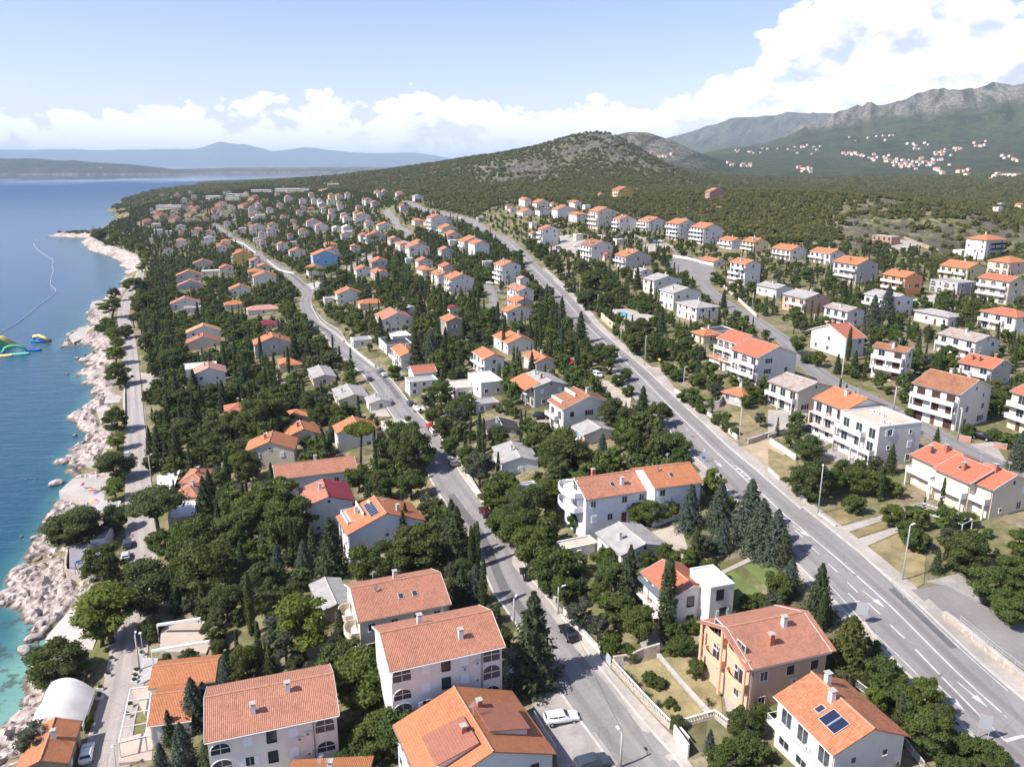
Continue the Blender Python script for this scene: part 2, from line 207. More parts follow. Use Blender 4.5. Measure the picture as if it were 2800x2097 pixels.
(130.5, 478.8, 39.2, -1.204, 12.6, 8.5, 5.0, 1, 'G', 'o', 'w', 2, 'balc ch1', 'white house with orange roof and flaring balcony'),
(120.7, 501.9, 40.0, -1.204, 14.4, 13.3, 10.0, 1, 'G', 'o', 'w', 4, 'balc', 'big white four storey house with thin dark verge and orange roof'),
(108.9, 519.5, 40.8, -1.204, 14.4, 13.7, 10.4, 1, 'G', 'o', 'w', 4, 'balc ch2', 'tall white apartment house with orange roof above the parking terrace'),
(97.6, 563.6, 43.3, -1.204, 15.0, 14.7, 6.4, 1, 'G', 'o', 'w', 3, 'balc solar', 'stepped white house with blue solar panels and orange roofs'),
(79.0, 569.2, 42.7, -1.204, 9.4, 12.9, 8.0, 1, 'G', 'o', 'w', 3, 'balc ch1 solar', 'white house with two solar panels on a red orange roof'),
(65.3, 588.0, 42.7, -1.204, 15.0, 14.3, 12.6, 1, 'G', 'o', 'c', 4, 'balc', 'tall beige apartment house with stacked balconies'),
(51.7, 639.7, 44.2, -1.204, 15.0, 8.5, 6.0, 1, 'H', 'o', 'w', 2, '', 'white house with hipped orange roof and column porch'),
(42.4, 671.9, 44.6, -1.204, 12.2, 15.7, 7.6, 1, 'G', 'o', 'w', 3, 'blankfront', 'white house with plain shaded gable and orange roof'),
(57.4, 740.4, 50.0, -1.204, 13.0, 6.5, 5.0, 1, 'G', 'o', 'w', 2, '', 'small white gabled house above the flat annex'),
(12.3, 770.2, 48.3, -1.204, 15.0, 6.7, 8.0, 1, 'G', 'o', 'w', 3, '', 'slim white house with orange roof behind a dark conifer'),
(26.9, 763.6, 48.5, -1.204, 15.0, 14.1, 5.0, 1, 'G', 'o', 'w', 2, '', 'white house with stepped triple orange roof'),
(12.1, 712.1, 44.0, -1.204, 15.0, 11.3, 4.0, 1, 'G', 'o', 'w', 1, 'ch1', 'low white house with red edged orange roof'),
(27.2, 701.2, 44.9, -1.204, 10.2, 11.3, 5.0, 1, 'G', 'k', 'w', 2, '', 'grey white house with dark slate coloured roof'),
(24.4, 543.2, 33.9, -1.204, 8.0, 11.7, 12.0, 1, 'G', 'o', 'w', 4, 'balc', 'narrow white four storey house with orange roof near the bus lay-by'),
(49.4, 470.0, 33.3, -1.204, 15.0, 13.5, 9.0, 1, 'G', 'b', 'w', 3, 'balc solar', 'white house with brown roof, solar panel and corner balconies'),
(65.9, 436.7, 33.3, -1.204, 12.4, 15.3, 6.6, 1, 'G', 'o', 'g', 2, 'balc ch3 solar', 'grey sided house with four orange chimneys and solar panels'),
(65.3, 397.9, 32.3, -1.204, 7.0, 6.5, 4.2, 1, 'G', 'g', 'w', 2, 'arch', 'white house with pale grey vaulted roof and arched gable window'),
(68.5, 361.4, 31.3, -1.204, 9.8, 14.3, 6.0, 1, 'G', 'g', 'w', 2, 'redshut ch1', 'white two storey house with grey roof, upper one of the stepped pair'),
(68.8, 322.9, 30.8, -1.204, 10.4, 12.9, 7.0, 1, 'G', 'g', 'w', 2, 'redshut ch1', 'white two storey house with grey roof, lower one of the stepped pair'),
(70.6, 299.7, 31.0, -1.204, 13.4, 9.5, 5.0, 1, 'H', 'g', 'w', 2, '', 'white house with hipped grey roof by the swimming pool'),
(69.4, 263.3, 30.7, -1.204, 7.0, 8.9, 3.0, 1, 'F', 'k', 'c', 1, '', 'cream garage with dark flat metal roof'),
(64.9, 260.0, 30.4, -1.204, 7.0, 7.0, 2.8, 1, 'H', 'o', 'c', 1, '', 'summer kitchen with low orange roof beside the dark garage'),
(107.1, 793.7, 54.7, -1.204, 14.2, 15.1, 9.4, 1, 'G', 'r', 'y2', 3, 'balc', 'lone mustard yellow house with red roof on the scrub hill'),
(181.6, 733.9, 56.6, -1.204, 7.4, 14.7, 7.6, 1, 'G', 's', 'k', 3, '', 'lone raw brick house with salmon roof on the scrub hill'),
(-2.4, 425.0, 26.1, -1.204, 12.2, 10.5, 10.2, 1, 'G', 'o', 'w', 4, 'balc ch3', 'tall white apartment house with round balconies beside the main road'),
(3.9, 371.3, 25.5, -1.204, 15.0, 7.3, 6.0, 1, 'G', 's', 'w', 2, 'arches', 'white house with stepped parapet walls beside the main road'),
(2.5, 328.0, 24.0, -1.204, 7.0, 12.1, 5.0, 1, 'G', 'o', 'w', 2, '', 'white gabled house with orange roof edge below the parapet house'),
(3.5, 344.0, 24.7, -1.204, 9.8, 8.1, 5.5, 1, 'G', 'o', 'g', 2, '', 'grey house with orange roof and two square windows beside the main road'),
(-39.3, 442.6, 23.0, -1.204, 15.0, 7.5, 6.0, 1, 'G', 'o', 'w', 2, 'solar ch1', 'white house with solar panels beside the cream balconies'),
(-27.5, 411.9, 23.2, -1.204, 12.6, 12.1, 8.0, 1, 'G', 'o', 'w', 3, 'balc ch2 creambalc', 'white house with cream wrap around balconies and orange roof'),
(-53.5, 489.2, 23.0, -1.204, 15.0, 6.5, 3.0, 1, 'H', 'o', 'w', 1, 'ch1', 'bungalow with hipped orange roof deep in the trees'),
(-67.9, 575.2, 24.2, -1.204, 13.8, 14.7, 7.0, 1, 'G', 'o', 'w', 2, 'ch1', 'white house with pale orange roof and dark attic windows'),
(-84.1, 615.5, 24.7, -1.204, 15.0, 6.5, 4.5, 1, 'G', 'o', 'w', 1, '', 'low white annex with orange roof beside the dark attic windows'),
(-28.1, 567.5, 27.9, -1.204, 14.6, 16.1, 8.0, 1, 'G', 'o', 'w', 2, 'balc', 'white house with orange roof, upper one of the pair behind the pergola'),
(-22.7, 548.5, 28.0, -1.204, 14.8, 10.3, 8.0, 1, 'G', 'o', 'l', 2, '', 'bluish white gabled house, lower one of the pair behind the pergola'),
(-47.6, 644.7, 30.2, -1.204, 14.0, 11.7, 4.0, 1, 'G', 'o', 'c', 1, '', 'low cream house with orange roof and white frames'),
(-53.5, 671.9, 31.3, -1.204, 15.0, 13.1, 6.0, 1, 'G', 'o', 'e', 2, 'balc', 'pale green house with light orange roof'),
(-64.2, 690.6, 31.4, -1.204, 15.0, 13.5, 13.0, 1, 'G', 'r', 'w', 4, 'balc', 'tall white hotel like house with four rows of balconies and red roof'),
(-56.8, 695.8, 33.2, -1.204, 7.0, 9.1, 9.0, 1, 'G', 'r', 'w', 3, '', 'white wing with red roof attached to the tall balcony house'),
(-117.0, 691.3, 23.4, -1.204, 10.5, 16.5, 6.0, 1, 'G', 'r', 'g', 2, 'balc', 'grey gabled house with red roof patch above the curving road'),
(-120.9, 772.4, 27.1, -1.204, 10.5, 15.7, 5.0, 1, 'G', 'o', 'w', 2, '', 'white gabled house with orange roof below the hairpin road'),
(-158.4, 860.0, 28.1, -1.204, 10.5, 15.3, 8.0, 1, 'G', 'o', 'w', 3, 'balc', 'stepped white house with orange roof at the hairpin road'),
(-143.2, 811.8, 27.2, -1.204, 10.5, 8.3, 5.0, 1, 'G', 'b', 'w', 2, 'arches', 'white house with brown roof and arcade at the hairpin road'),
(-83.9, 629.2, 25.1, -1.204, 15.0, 11.9, 3.2, 1, 'H', 'x', 'c', 1, '', 'single storey house with wide dusty beige roof'),
(-133.7, 569.2, 16.7, -1.204, 14.0, 16.5, 9.5, 1, 'G', 'o', 'b', 3, 'ch1', 'large sky blue house with orange roof and attached glazed porch'),
(-172.7, 644.5, 16.3, -1.204, 11.0, 12.3, 4.6, 1, 'G', 'o', 'w', 2, '', 'white gabled house with narrow orange roof above dark trees'),
(-213.3, 633.9, 11.3, -1.204, 10.5, 14.3, 8.2, 1, 'G', 'o', 'y2', 3, 'balc', 'ochre yellow three storey house with orange roof and white balconies'),
(-163.4, 525.2, 11.4, -1.204, 12.0, 14.3, 5.6, 1, 'G', 'o', 'w', 2, 'ch1', 'white gabled house with orange roof and carport by the middle street'),
(-169.5, 493.6, 9.2, -1.204, 10.0, 11.9, 4.2, 1, 'G', 'o', 'w', 1, '', 'white gabled cottage with vivid orange roof'),
(-226.2, 923.7, 19.3, -1.204, 10.5, 16.3, 6.0, 1, 'G', 'o', 'w', 2, '', 'white house with orange roof, rear one of the staggered pair'),
(-195.8, 830.6, 20.2, -1.204, 10.5, 12.3, 7.4, 1, 'G', 'o', 'w', 2, 'balc', 'white house with orange roof, front one of the staggered pair'),
(-284.7, 964.2, 15.4, -1.204, 10.5, 11.3, 4.0, 1, 'G', 'o', 'w', 1, 'ch1', 'white bungalow with bright orange roof and brick chimney'),
(-295.3, 940.8, 14.1, -1.204, 9.0, 16.5, 4.4, 1, 'G', 'o', 'w', 1, 'ch1', 'bluish white gabled bungalow with thin orange roof'),
(-81.8, 490.9, 19.8, -1.204, 15.0, 8.0, 4.0, 1, 'G', 'o', 'g', 1, '', 'low house with plain orange roof below the parking street'),
(-94.6, 505.4, 18.9, -1.204, 10.5, 9.5, 5.0, 1, 'G', 'o', 'w', 2, 'ch1', 'white house with orange gable roof and dormer triangle by the parking street'),
(-87.6, 423.7, 16.1, -1.204, 10.0, 12.9, 5.4, 1, 'G', 'o', 'w', 2, 'balc', 'white house with pale orange roof at the street triangle'),
(-71.2, 398.8, 17.2, -1.204, 8.0, 12.1, 3.2, 1, 'H', 'o', 'c', 1, '', 'bungalow with flat salmon roof and stone chimney'),
(-51.8, 344.3, 17.2, -1.204, 15.0, 13.5, 6.0, 1, 'G', 's', 'w', 2, '', 'white house with high blank side wall and glazed terrace'),
(-23.7, 309.3, 20.2, -1.204, 9.0, 6.7, 8.4, 1, 'G', 'o', 'n', 2, '', 'grey stone tower like house with orange and red roofs'),
(-134.0, 424.6, 9.7, -1.204, 9.0, 16.5, 3.0, 1, 'H', 'p', 'w', 1, '', 'bungalow with pinkish hipped roof'),
(-118.9, 382.8, 10.0, -1.204, 8.0, 9.1, 2.8, 1, 'H', 'm', 'c', 1, '', 'small house with crimson hipped roof among oaks'),
(-147.8, 374.9, 5.7, -1.204, 8.0, 15.1, 5.0, 1, 'G', 't2', 'w', 2, '', 'white gabled house with tan roof, rear one of two'),
(-142.1, 358.8, 5.6, -1.204, 8.0, 14.3, 3.6, 1, 'G', 'r', 'c', 1, 'ch1', 'cream gabled house with red roof, front one of two'),
(-193.3, 466.6, 5.4, -1.204, 9.0, 15.3, 3.6, 1, 'G', 's', 'w', 1, '', 'low house with dull salmon roof near the coast trees'),
(-182.3, 449.4, 6.0, -1.204, 7.0, 8.9, 3.0, 1, 'F', 'x', 'w', 1, '', 'flat roofed house with brown gravel deck near the coast trees'),
(-157.2, 447.5, 8.5, -1.204, 8.0, 10.9, 3.0, 1, 'H', 'o', 'w', 1, 'ch1', 'bungalow with hipped bright orange roof'),
(-232.1, 572.2, 6.1, -1.204, 10.0, 16.5, 5.4, 1, 'G', 'o', 'g', 2, '', 'grey gabled house with dark attic doorway and orange roof'),
(-217.9, 538.9, 6.0, -1.204, 8.0, 16.1, 3.2, 1, 'G', 's', 'g', 1, '', 'low grey house with dull orange roof in front of the attic doorway house'),
(-223.5, 594.6, 8.0, -1.204, 7.0, 15.3, 3.4, 1, 'F', 'w', 'w', 1, '', 'white flat roofed house beside the grey gable'),
(-247.7, 640.9, 7.6, -1.204, 9.0, 14.5, 4.2, 1, 'G', 'o', 'g', 2, '', 'grey gabled house with orange roof below tall cypresses'),
(-273.8, 760.9, 9.5, -1.204, 8.0, 12.3, 5.0, 1, 'G', 'o', 't', 2, '', 'tan house with orange roof beside the ochre house'),
(-328.3, 767.8, 6.3, -1.204, 6.0, 7.3, 4.0, 1, 'G', 'm', 'w', 1, '', 'small white house with crimson roof panel near the shore woods'),
(-122.0, 302.2, 5.1, -1.204, 10.5, 12.1, 6.2, 1, 'F', 'w', 'w', 2, '', 'white villa with flat roof terrace half hidden by cypresses'),
(-114.3, 290.9, 5.5, -1.204, 10.5, 11.1, 7.0, 1, 'G', 'p', 'w', 2, 'ch1', 'white villa wing with pale red roof patch behind cypresses'),
(-89.5, 250.9, 6.7, -1.204, 9.0, 9.3, 3.2, 1, 'H', 'r', 'w', 1, 'ch2', 'bungalow with crimson red hipped roof in the woods'),
(-80.8, 186.9, 4.4, -1.614, 8.0, 5.7, 3.6, 1, 'H', 's', 'c', 1, '', 'restaurant block with red brown hipped roof by the coast road, front part'),
(-82.7, 195.1, 4.7, -1.492, 9.0, 5.6, 3.8, 1, 'H', 's', 'c', 1, '', 'restaurant block with red brown hipped roof by the coast road, rear part'),
(25.1, 108.7, 20.0, -1.195, 8.1, 6.7, 6.2, 1, 'G', 'r', 'w', 2, 'ch1 darkwin', 'white house with vermilion roof and dark windows beside the lawn'),
(29.6, 106.1, 22.2, 1.875, 5.9, 3.9, 6.0, -1, 'F', 'w', 'w', 2, 'darkwin', 'white cubic wing with white flat roof beside the vermilion roof'),
(20.9, 127.0, 20.2, -1.187, 8.8, 8.6, 3.8, 1, 'G', 'g', 'w', 1, 'ch1', 'white bungalow with large grey corrugated roof and gravel drive'),
(11.7, 130.4, 18.7, 0.411, 6.7, 3.3, 2.8, -1, 'F', 't', 'c', 1, 'garage', 'flat roofed garage with green door beside the grey roofed bungalow'),
(32.7, 90.9, 21.1, 0.323, 11.0, 10.6, 7.2, -1, 'G', 's', 't', 2, 'ch2 peachbalc', 'peach coloured house with scalloped balconies and broad salmon roof'),
(36.3, 75.4, 22.5, -1.262, 9.6, 8.9, 5.8, 1, 'G', 's2', 'w', 2, 'ch2 solarpair balcrail skyl', 'white house with mottled orange roof and two dark solar panels'),
(-52.8, 112.2, 3.8, 0.194, 9.5, 6.6, 4.2, -1, 'G', 'o', 'w', 1, 'vent', 'restaurant hall under bright orange tiles, rear of two ridges'),
(-51.3, 104.2, 3.9, 0.206, 5.6, 8.7, 4.2, -1, 'G', 'o', 'w', 1, 'vent', 'restaurant hall under bright orange tiles, front of two ridges'),
(-67.0, 97.3, 2.6, 1.879, 8.8, 6.0, 3.4, -1, 'G', 'o', 'n', 1, '', 'stone kiosk with orange tiled roof beneath a bare branched tree'),
(-79.2, 176.5, 4.2, -1.206, 10.0, 6.1, 3.0, 1, 'F', 'w', 'n', 1, 'open', 'open sided restaurant pavilion with white flat roof'),
(-94.9, 168.4, 2.1, -1.356, 7.0, 3.1, 2.7, 1, 'F', 'g', 'l', 1, '', 'pale kiosk with mossy flat roof behind the playground')]
FAR_HOUSES = [(-364.3, 1281.9, 23.4, 10.7, 10.7, 5, 'r', 'p', 'G'), (-333.9, 1303.3, 28.5, 11.2, 11.2, 6, 'r', 'w', 'G'), (-305.4, 1191.5, 24.1, 7.8, 7.8, 5, 'r', 'p', 'G'), (-295.7, 1130.2, 21.0, 8.0, 8.0, 5, 'o', 'w', 'G'), (-262.0, 1131.3, 25.5, 6.3, 6.3, 4, 'o', 'w', 'G'), (-243.4, 1097.0, 25.6, 7.8, 7.8, 4, 'o', 'w', 'G'), (-398.8, 1250.8, 18.0, 11.7, 11.7, 6, 'r', 'w', 'G'), (-383.2, 1213.6, 17.1, 5.5, 5.5, 3, 'o', 'w', 'H'), (-355.9, 1148.3, 16.3, 12.8, 12.8, 3.5, 'w', 'w', 'F'), (-304.6, 1081.9, 17.8, 8.2, 8.2, 4, 'o', 'w', 'G'), (-268.5, 998.6, 17.5, 7.8, 7.8, 4, 's', 'p', 'G'), (-242.1, 908.2, 17.9, 5.5, 5.5, 3.5, 'o', 'w', 'G'), (-407.5, 1188.0, 13.8, 6.0, 6.0, 4, 'o', 'w', 'G'), (-368.9, 1075.0, 13.9, 5, 5, 3, 'w', 'w', 'F'), (-284.6, 887.3, 13.8, 6.3, 6.3, 4, 'r', 'w', 'G'), (-231.9, 749.0, 14.2, 5.7, 5.7, 5, 'o', 'w', 'G'), (-257.1, 810.2, 13.6, 5, 5, 3, 'w', 'w', 'F'), (-216.3, 787.1, 17.0, 5, 5, 5, 'r', 'g', 'G'), (-196.6, 724.7, 17.2, 5, 5, 3.5, 'w', 'w', 'F'), (-152.8, 735.2, 21.6, 6.4, 6.4, 5, 'o', 'w', 'G'), (-155.9, 766.4, 22.5, 7.8, 7.8, 4, 'w', 'c', 'F'), (-123.1, 629.8, 21.2, 6.8, 6.8, 5, 'o', 'c', 'G'), (-321.3, 1093.4, 17.0, 5, 5, 3.5, 'o', 'w', 'G'), (-327.5, 1013.7, 14.8, 5, 5, 3, 'o', 'w', 'G'), (-310.8, 908.7, 12.8, 5, 5, 3, 'w', 'w', 'F'), (-311.3, 928.7, 13.4, 5, 5, 3, 'r', 'w', 'G'), (-235.0, 1115.6, 29.9, 7.3, 7.3, 4, 'r', 'w', 'G'), (-250.4, 1181.3, 32.1, 7.1, 7.1, 4, 'o', 'w', 'G'), (-272.6, 1229.9, 31.8, 11.8, 11.8, 5, 'o', 'w', 'G'), (-253.8, 1264.9, 37.3, 6.4, 6.4, 9, 'o', 'w', 'G'), (-382.5, 1397.0, 28.8, 12.7, 12.7, 6, 's', 'c', 'G'), (-294.2, 1334.9, 36.1, 11.4, 11.4, 5, 'o', 'y', 'G'), (-189.2, 1044.8, 38.5, 5, 5, 7, 'o', 'w', 'G'), (-441.9, 1131.2, 10.3, 14.0, 14, 3.5, 'o', 'w', 'G'), (-425.7, 971.9, 7.4, 9.5, 9.5, 5, 'w', 'w', 'F'), (-405.6, 954.1, 8.2, 7.6, 7.6, 4, 'w', 'w', 'F'), (-382.8, 935.0, 9.1, 6.7, 6.7, 3, 'o', 'w', 'G'), (-365.5, 925.2, 9.9, 7.4, 7.4, 3, 's', 'w', 'G'), (-489.7, 975.3, 4.6, 6.1, 6.1, 3, 'o', 'c', 'G'), (-397.7, 888.5, 6.7, 5, 5, 2.5, 'w', 'w', 'F'), (-315.2, 848.5, 10.3, 6.8, 6.8, 3, 'o', 'w', 'G'), (-404.4, 1179.3, 13.6, 6.3, 6.3, 3, 'o', 'w', 'G'), (-306.2, 952.8, 14.3, 6.8, 6.8, 4, 'r', 'w', 'G'), (-314.3, 944.1, 13.7, 7.5, 7.5, 3, 'w', 'w', 'F'), (-630.1, 1421.7, 10.5, 5.0, 5.0, 4, 'w', 'w', 'F'), (-601.3, 1526.7, 18.6, 5.4, 5.4, 3, 'r', 'w', 'G'), (-238.5, 761.0, 13.9, 6.8, 6.8, 4, 's', 'w', 'G'), (-196.1, 725.7, 17.3, 5.8, 5.8, 3, 'w', 'w', 'F'), (-183.3, 1039.2, 39.7, 8.7, 8.7, 6, 'r', 'w', 'G'), (-253.3, 1256.0, 36.8, 6.6, 6.6, 9, 'o', 'w', 'G'), (-393.6, 1261.5, 19.1, 5, 5, 5, 'r', 'w', 'G'), (-69.8, 540.5, 23.4, 5, 5, 3, 'w', 'w', 'F'), (-47.8, 368.1, 20.0, 5, 5, 3, 'g', 'w', 'G'), (-25.9, 350.2, 22.2, 5, 5, 4, 'm', 'c', 'G'), (-98.3, 423.4, 15.6, 5, 5, 3, 'g', 'c', 'F'), (-15.1, 490.2, 27.2, 5, 5, 3, 't', 'w', 'F'), (-27.4, 704.0, 39.3, 6.2, 6.2, 4, 'w', 'n', 'F'), (65.4, 714.4, 49.9, 5.4, 5.4, 3.5, 'w', 'w', 'F'), (0.2, 729.0, 45.6, 5.9, 5.9, 4, 'r', 'w', 'G'), (38.0, 748.9, 49.3, 5, 5, 4, 'o', 'c', 'G'), (17.1, 644.2, 40.1, 5.2, 5.2, 3, 't', 'w', 'F'), (15.8, 592.2, 36.2, 5, 5, 3, 'o', 'w', 'G'), (44.5, 543.9, 38.2, 5, 5, 4, 'w', 'c', 'F'), (67.3, 509.4, 38.4, 5, 5, 3.5, 't', 'c', 'F'), (54.6, 463.5, 34.4, 5, 5, 3, 'r', 'p', 'G'), (5.5, 403.6, 26.8, 5, 5, 5, 'p', 'w', 'G'), (-3.0, 743.2, 46.6, 5, 5, 5, 'r', 'w', 'G'), (-135.5, 957.0, 46.4, 5, 5, 4, 'x', 'n', 'F'), (-45.2, 610.6, 29.2, 5.9, 5.9, 3, 'w', 'w', 'F'), (150.5, 985.0, 56.1, 5.2, 5.2, 3, 'o', 'w', 'G'), (94.4, 865.2, 55.1, 5, 5, 3, 'o', 'c', 'G'), (248.6, 444.4, 38.6, 5.6, 5.6, 3, 'w', 'w', 'F'), (443.2, 742.2, 45.0, 5.9, 5.9, 5, 'w', 'c', 'F'), (507.9, 814.3, 43.2, 6.5, 6.5, 6, 'o', 'y', 'G'), (534.4, 890.3, 42.8, 5, 5, 4, 'w', 'c', 'F'), (-137.2, 594.2, 18.3, 11.8, 8.4, 5.4, 'o', 'w', 'G'), (-56.6, 514.0, 23.8, 8.6, 9.6, 4.4, 's', 'c', 'G'), (-471.2, 1505.4, 27.3, 11.8, 8.9, 4.4, 's', 'g', 'H'), (-455.5, 1586.5, 29.0, 11.0, 8.6, 5.8, 's', 'c', 'G'), (-220.9, 656.0, 12.6, 8.8, 9.3, 4.4, 'r', 'p', 'G'), (-181.2, 582.8, 13.2, 10.3, 8.3, 3.2, 'o', 'g', 'G'), (-350.4, 1426.0, 34.6, 8.8, 8.3, 5.8, 'o', 'c', 'H'), (-133.1, 538.2, 16.4, 11.9, 9.9, 4.4, 'r', 'w', 'G'), (-87.5, 523.3, 20.9, 8.2, 10.4, 5.4, 's', 'g', 'G'), (-402.1, 1465.2, 29.9, 8.3, 9.4, 4.4, 'r', 'c', 'G'), (-351.2, 998.9, 13.7, 10.5, 7.7, 5.8, 'r', 'w', 'G'), (-405.1, 1305.9, 20.9, 9.5, 7.6, 5.8, 'o', 'g', 'G'), (-416.6, 1335.1, 21.7, 11.9, 8.1, 5.8, 's', 'w', 'H'), (-641.2, 1598.0, 19.8, 8.0, 10.3, 4.4, 'w', 'w', 'G'), (-178.2, 820.0, 22.9, 9.2, 8.1, 3.2, 'w', 'w', 'G'), (-439.0, 1237.5, 14.3, 10.1, 9.6, 3.2, 'o', 'w', 'G'), (-138.1, 614.9, 19.0, 8.9, 9.4, 5.8, 'o', 'w', 'G'), (-144.1, 1044.2, 48.0, 11.9, 8.3, 5.4, 's', 'c', 'H'), (-497.8, 1822.3, 28.7, 11.0, 8.5, 3.2, 'r', 'w', 'G'), (-517.9, 1545.6, 27.0, 9.7, 9.6, 5.8, 's', 'w', 'G'), (-415.0, 1014.3, 9.4, 11.6, 9.8, 4.4, 'g', 'w', 'G'), (-558.4, 1348.8, 12.1, 11.6, 8.0, 4.4, 's', 'c', 'G'), (-297.1, 1265.6, 30.8, 11.8, 9.0, 4.4, 's', 'w', 'G'), (-374.8, 1171.4, 15.6, 11.6, 8.9, 4.4, 'o', 'p', 'G'), (-194.6, 607.6, 13.1, 11.7, 9.0, 4.4, 's', 'w', 'G'), (-449.8, 1308.8, 17.4, 11.5, 10.0, 5.8, 's', 'w', 'G'), (-180.6, 561.5, 12.2, 10.6, 10.1, 3.2, 'o', 'g', 'H'), (-179.9, 884.8, 27.2, 10.6, 8.7, 5.4, 'r', 'w', 'G'), (-114.5, 860.8, 41.2, 8.8, 8.6, 4.4, 'r', 'g', 'G'), (-257.0, 863.0, 15.3, 8.5, 9.3, 5.8, 'o', 'w', 'G'), (-45.0, 545.5, 26.2, 8.9, 8.7, 5.8, 's', 'g', 'G'), (-488.4, 1384.8, 19.0, 8.0, 7.8, 5.8, 'o', 'w', 'G'), (-452.7, 1258.2, 14.4, 8.1, 7.9, 5.8, 'o', 'w', 'G'), (-154.0, 681.6, 19.8, 10.1, 9.9, 3.2, 'o', 'p', 'H'), (-699.8, 1708.6, 23.9, 9.2, 8.6, 5.8, 'r', 'g', 'H'), (-442.2, 1109.9, 9.7, 9.9, 8.5, 5.8, 's', 'w', 'G'), (-273.5, 1292.8, 36.1, 10.9, 10.3, 5.8, 'o', 'p', 'G'), (-91.2, 549.1, 21.5, 8.1, 9.3, 3.2, 'o', 'w', 'G'), (-348.8, 1097.5, 15.3, 8.1, 7.8, 3.2, 'w', 'w', 'G'), (-218.0, 983.3, 23.5, 9.8, 9.8, 5.8, 'o', 'c', 'G'), (-96.0, 659.3, 26.0, 10.7, 9.8, 3.2, 's', 'p', 'G'), (-105.9, 918.7, 48.1, 11.1, 9.9, 5.8, 'g', 'w', 'G'), (-69.4, 599.9, 26.1, 10.3, 9.2, 5.8, 'o', 'g', 'G'), (-556.2, 1390.2, 14.3, 10.1, 8.1, 5.8, 's', 'g', 'G'), (-191.0, 1016.5, 34.4, 8.5, 7.5, 3.2, 'r', 'g', 'G'), (-74.4, 731.2, 35.0, 8.2, 9.2, 3.2, 'o', 'p', 'H'), (-163.1, 971.5, 39.4, 11.1, 9.3, 5.4, 'r', 'g', 'G'), (-684.4, 1739.9, 28.4, 8.6, 9.0, 5.8, 'o', 'w', 'G'), (-265.4, 731.6, 9.8, 10.4, 10.4, 5.4, 'o', 'w', 'G'), (-236.1, 697.3, 12.2, 9.8, 7.8, 3.2, 'r', 'w', 'G'), (-210.6, 815.6, 18.5, 8.0, 9.9, 5.4, 'o', 'c', 'G'), (-590.7, 1679.8, 28.9, 8.5, 7.6, 5.4, 's', 'w', 'G'), (-282.7, 1212.0, 28.9, 11.7, 10.4, 3.2, 'w', 'g', 'G'), (-763.9, 1784.6, 19.6, 8.7, 9.8, 5.8, 'o', 'w', 'G'), (-417.4, 1142.2, 12.0, 11.0, 10.2, 5.4, 's', 'w', 'G'), (-310.2, 825.8, 9.8, 11.6, 10.3, 5.8, 'g', 'w', 'G'), (-540.0, 1370.6, 14.4, 11.9, 9.9, 5.4, 'o', 'w', 'H'), (-287.1, 1165.0, 24.5, 8.9, 10.3, 3.2, 'r', 'g', 'H'), (-161.8, 792.7, 23.4, 10.4, 9.1, 5.4, 'w', 'w', 'G'), (-198.3, 693.8, 16.4, 10.1, 8.0, 5.4, 'o', 'w', 'G'), (-312.6, 1291.1, 30.5, 11.2, 9.4, 5.4, 'g', 'w', 'G'), (-187.3, 1202.7, 45.4, 8.1, 7.7, 5.8, 'o', 'w', 'G'), (-208.3, 581.7, 10.0, 11.6, 9.4, 5.4, 'r', 'c', 'G'), (-547.2, 1313.1, 11.2, 10.5, 8.6, 4.4, 'g', 'g', 'G'), (-201.8, 1230.5, 43.9, 11.4, 9.9, 5.4, 'o', 'w', 'G'), (-470.6, 1070.3, 6.8, 9.1, 10.4, 5.4, 'g', 'c', 'H'), (-170.7, 902.1, 31.0, 10.3, 10.3, 5.8, 'r', 'w', 'G'), (-87.2, 751.2, 34.8, 11.6, 9.0, 3.2, 'o', 'w', 'H'), (-202.8, 1302.2, 45.7, 9.6, 8.1, 3.2, 'o', 'w', 'G'), (-499.1, 1271.4, 12.2, 11.5, 8.1, 5.4, 'o', 'w', 'H'), (-336.8, 820.1, 7.9, 11.6, 9.4, 5.8, 's', 'w', 'H'), (-37.9, 469.3, 24.3, 9.9, 8.7, 5.8, 'r', 'p', 'G'), (-283.7, 798.4, 10.7, 10.3, 8.7, 4.4, 'o', 'w', 'H'), (-624.8, 1488.6, 14.0, 11.8, 8.1, 3.2, 'o', 'g', 'H'), (-177.2, 1101.0, 45.7, 8.5, 9.0, 5.4, 'r', 'w', 'G'), (-361.0, 1213.6, 19.3, 9.3, 9.6, 5.8, 'o', 'w', 'G'), (-530.4, 1632.0, 30.4, 9.7, 9.0, 4.4, 'o', 'p', 'G'), (-340.1, 910.5, 11.0, 8.2, 8.9, 4.4, 'o', 'w', 'G'), (-591.6, 1709.5, 29.8, 8.0, 10.2, 4.4, 'o', 'w', 'G'), (-257.7, 833.2, 14.3, 8.1, 7.7, 5.8, 'o', 'w', 'G'), (-130.1, 710.8, 23.5, 10.6, 9.1, 4.4, 'r', 'w', 'G'), (-376.3, 968.8, 10.9, 10.0, 7.8, 3.2, 's', 'w', 'H'), (-650.1, 1668.9, 25.0, 10.8, 10.2, 3.2, 's', 'w', 'G'), (-422.9, 1121.0, 11.3, 8.2, 8.7, 5.4, 'o', 'p', 'G'), (-196.3, 953.1, 27.6, 8.7, 9.6, 4.4, 'g', 'w', 'G')]
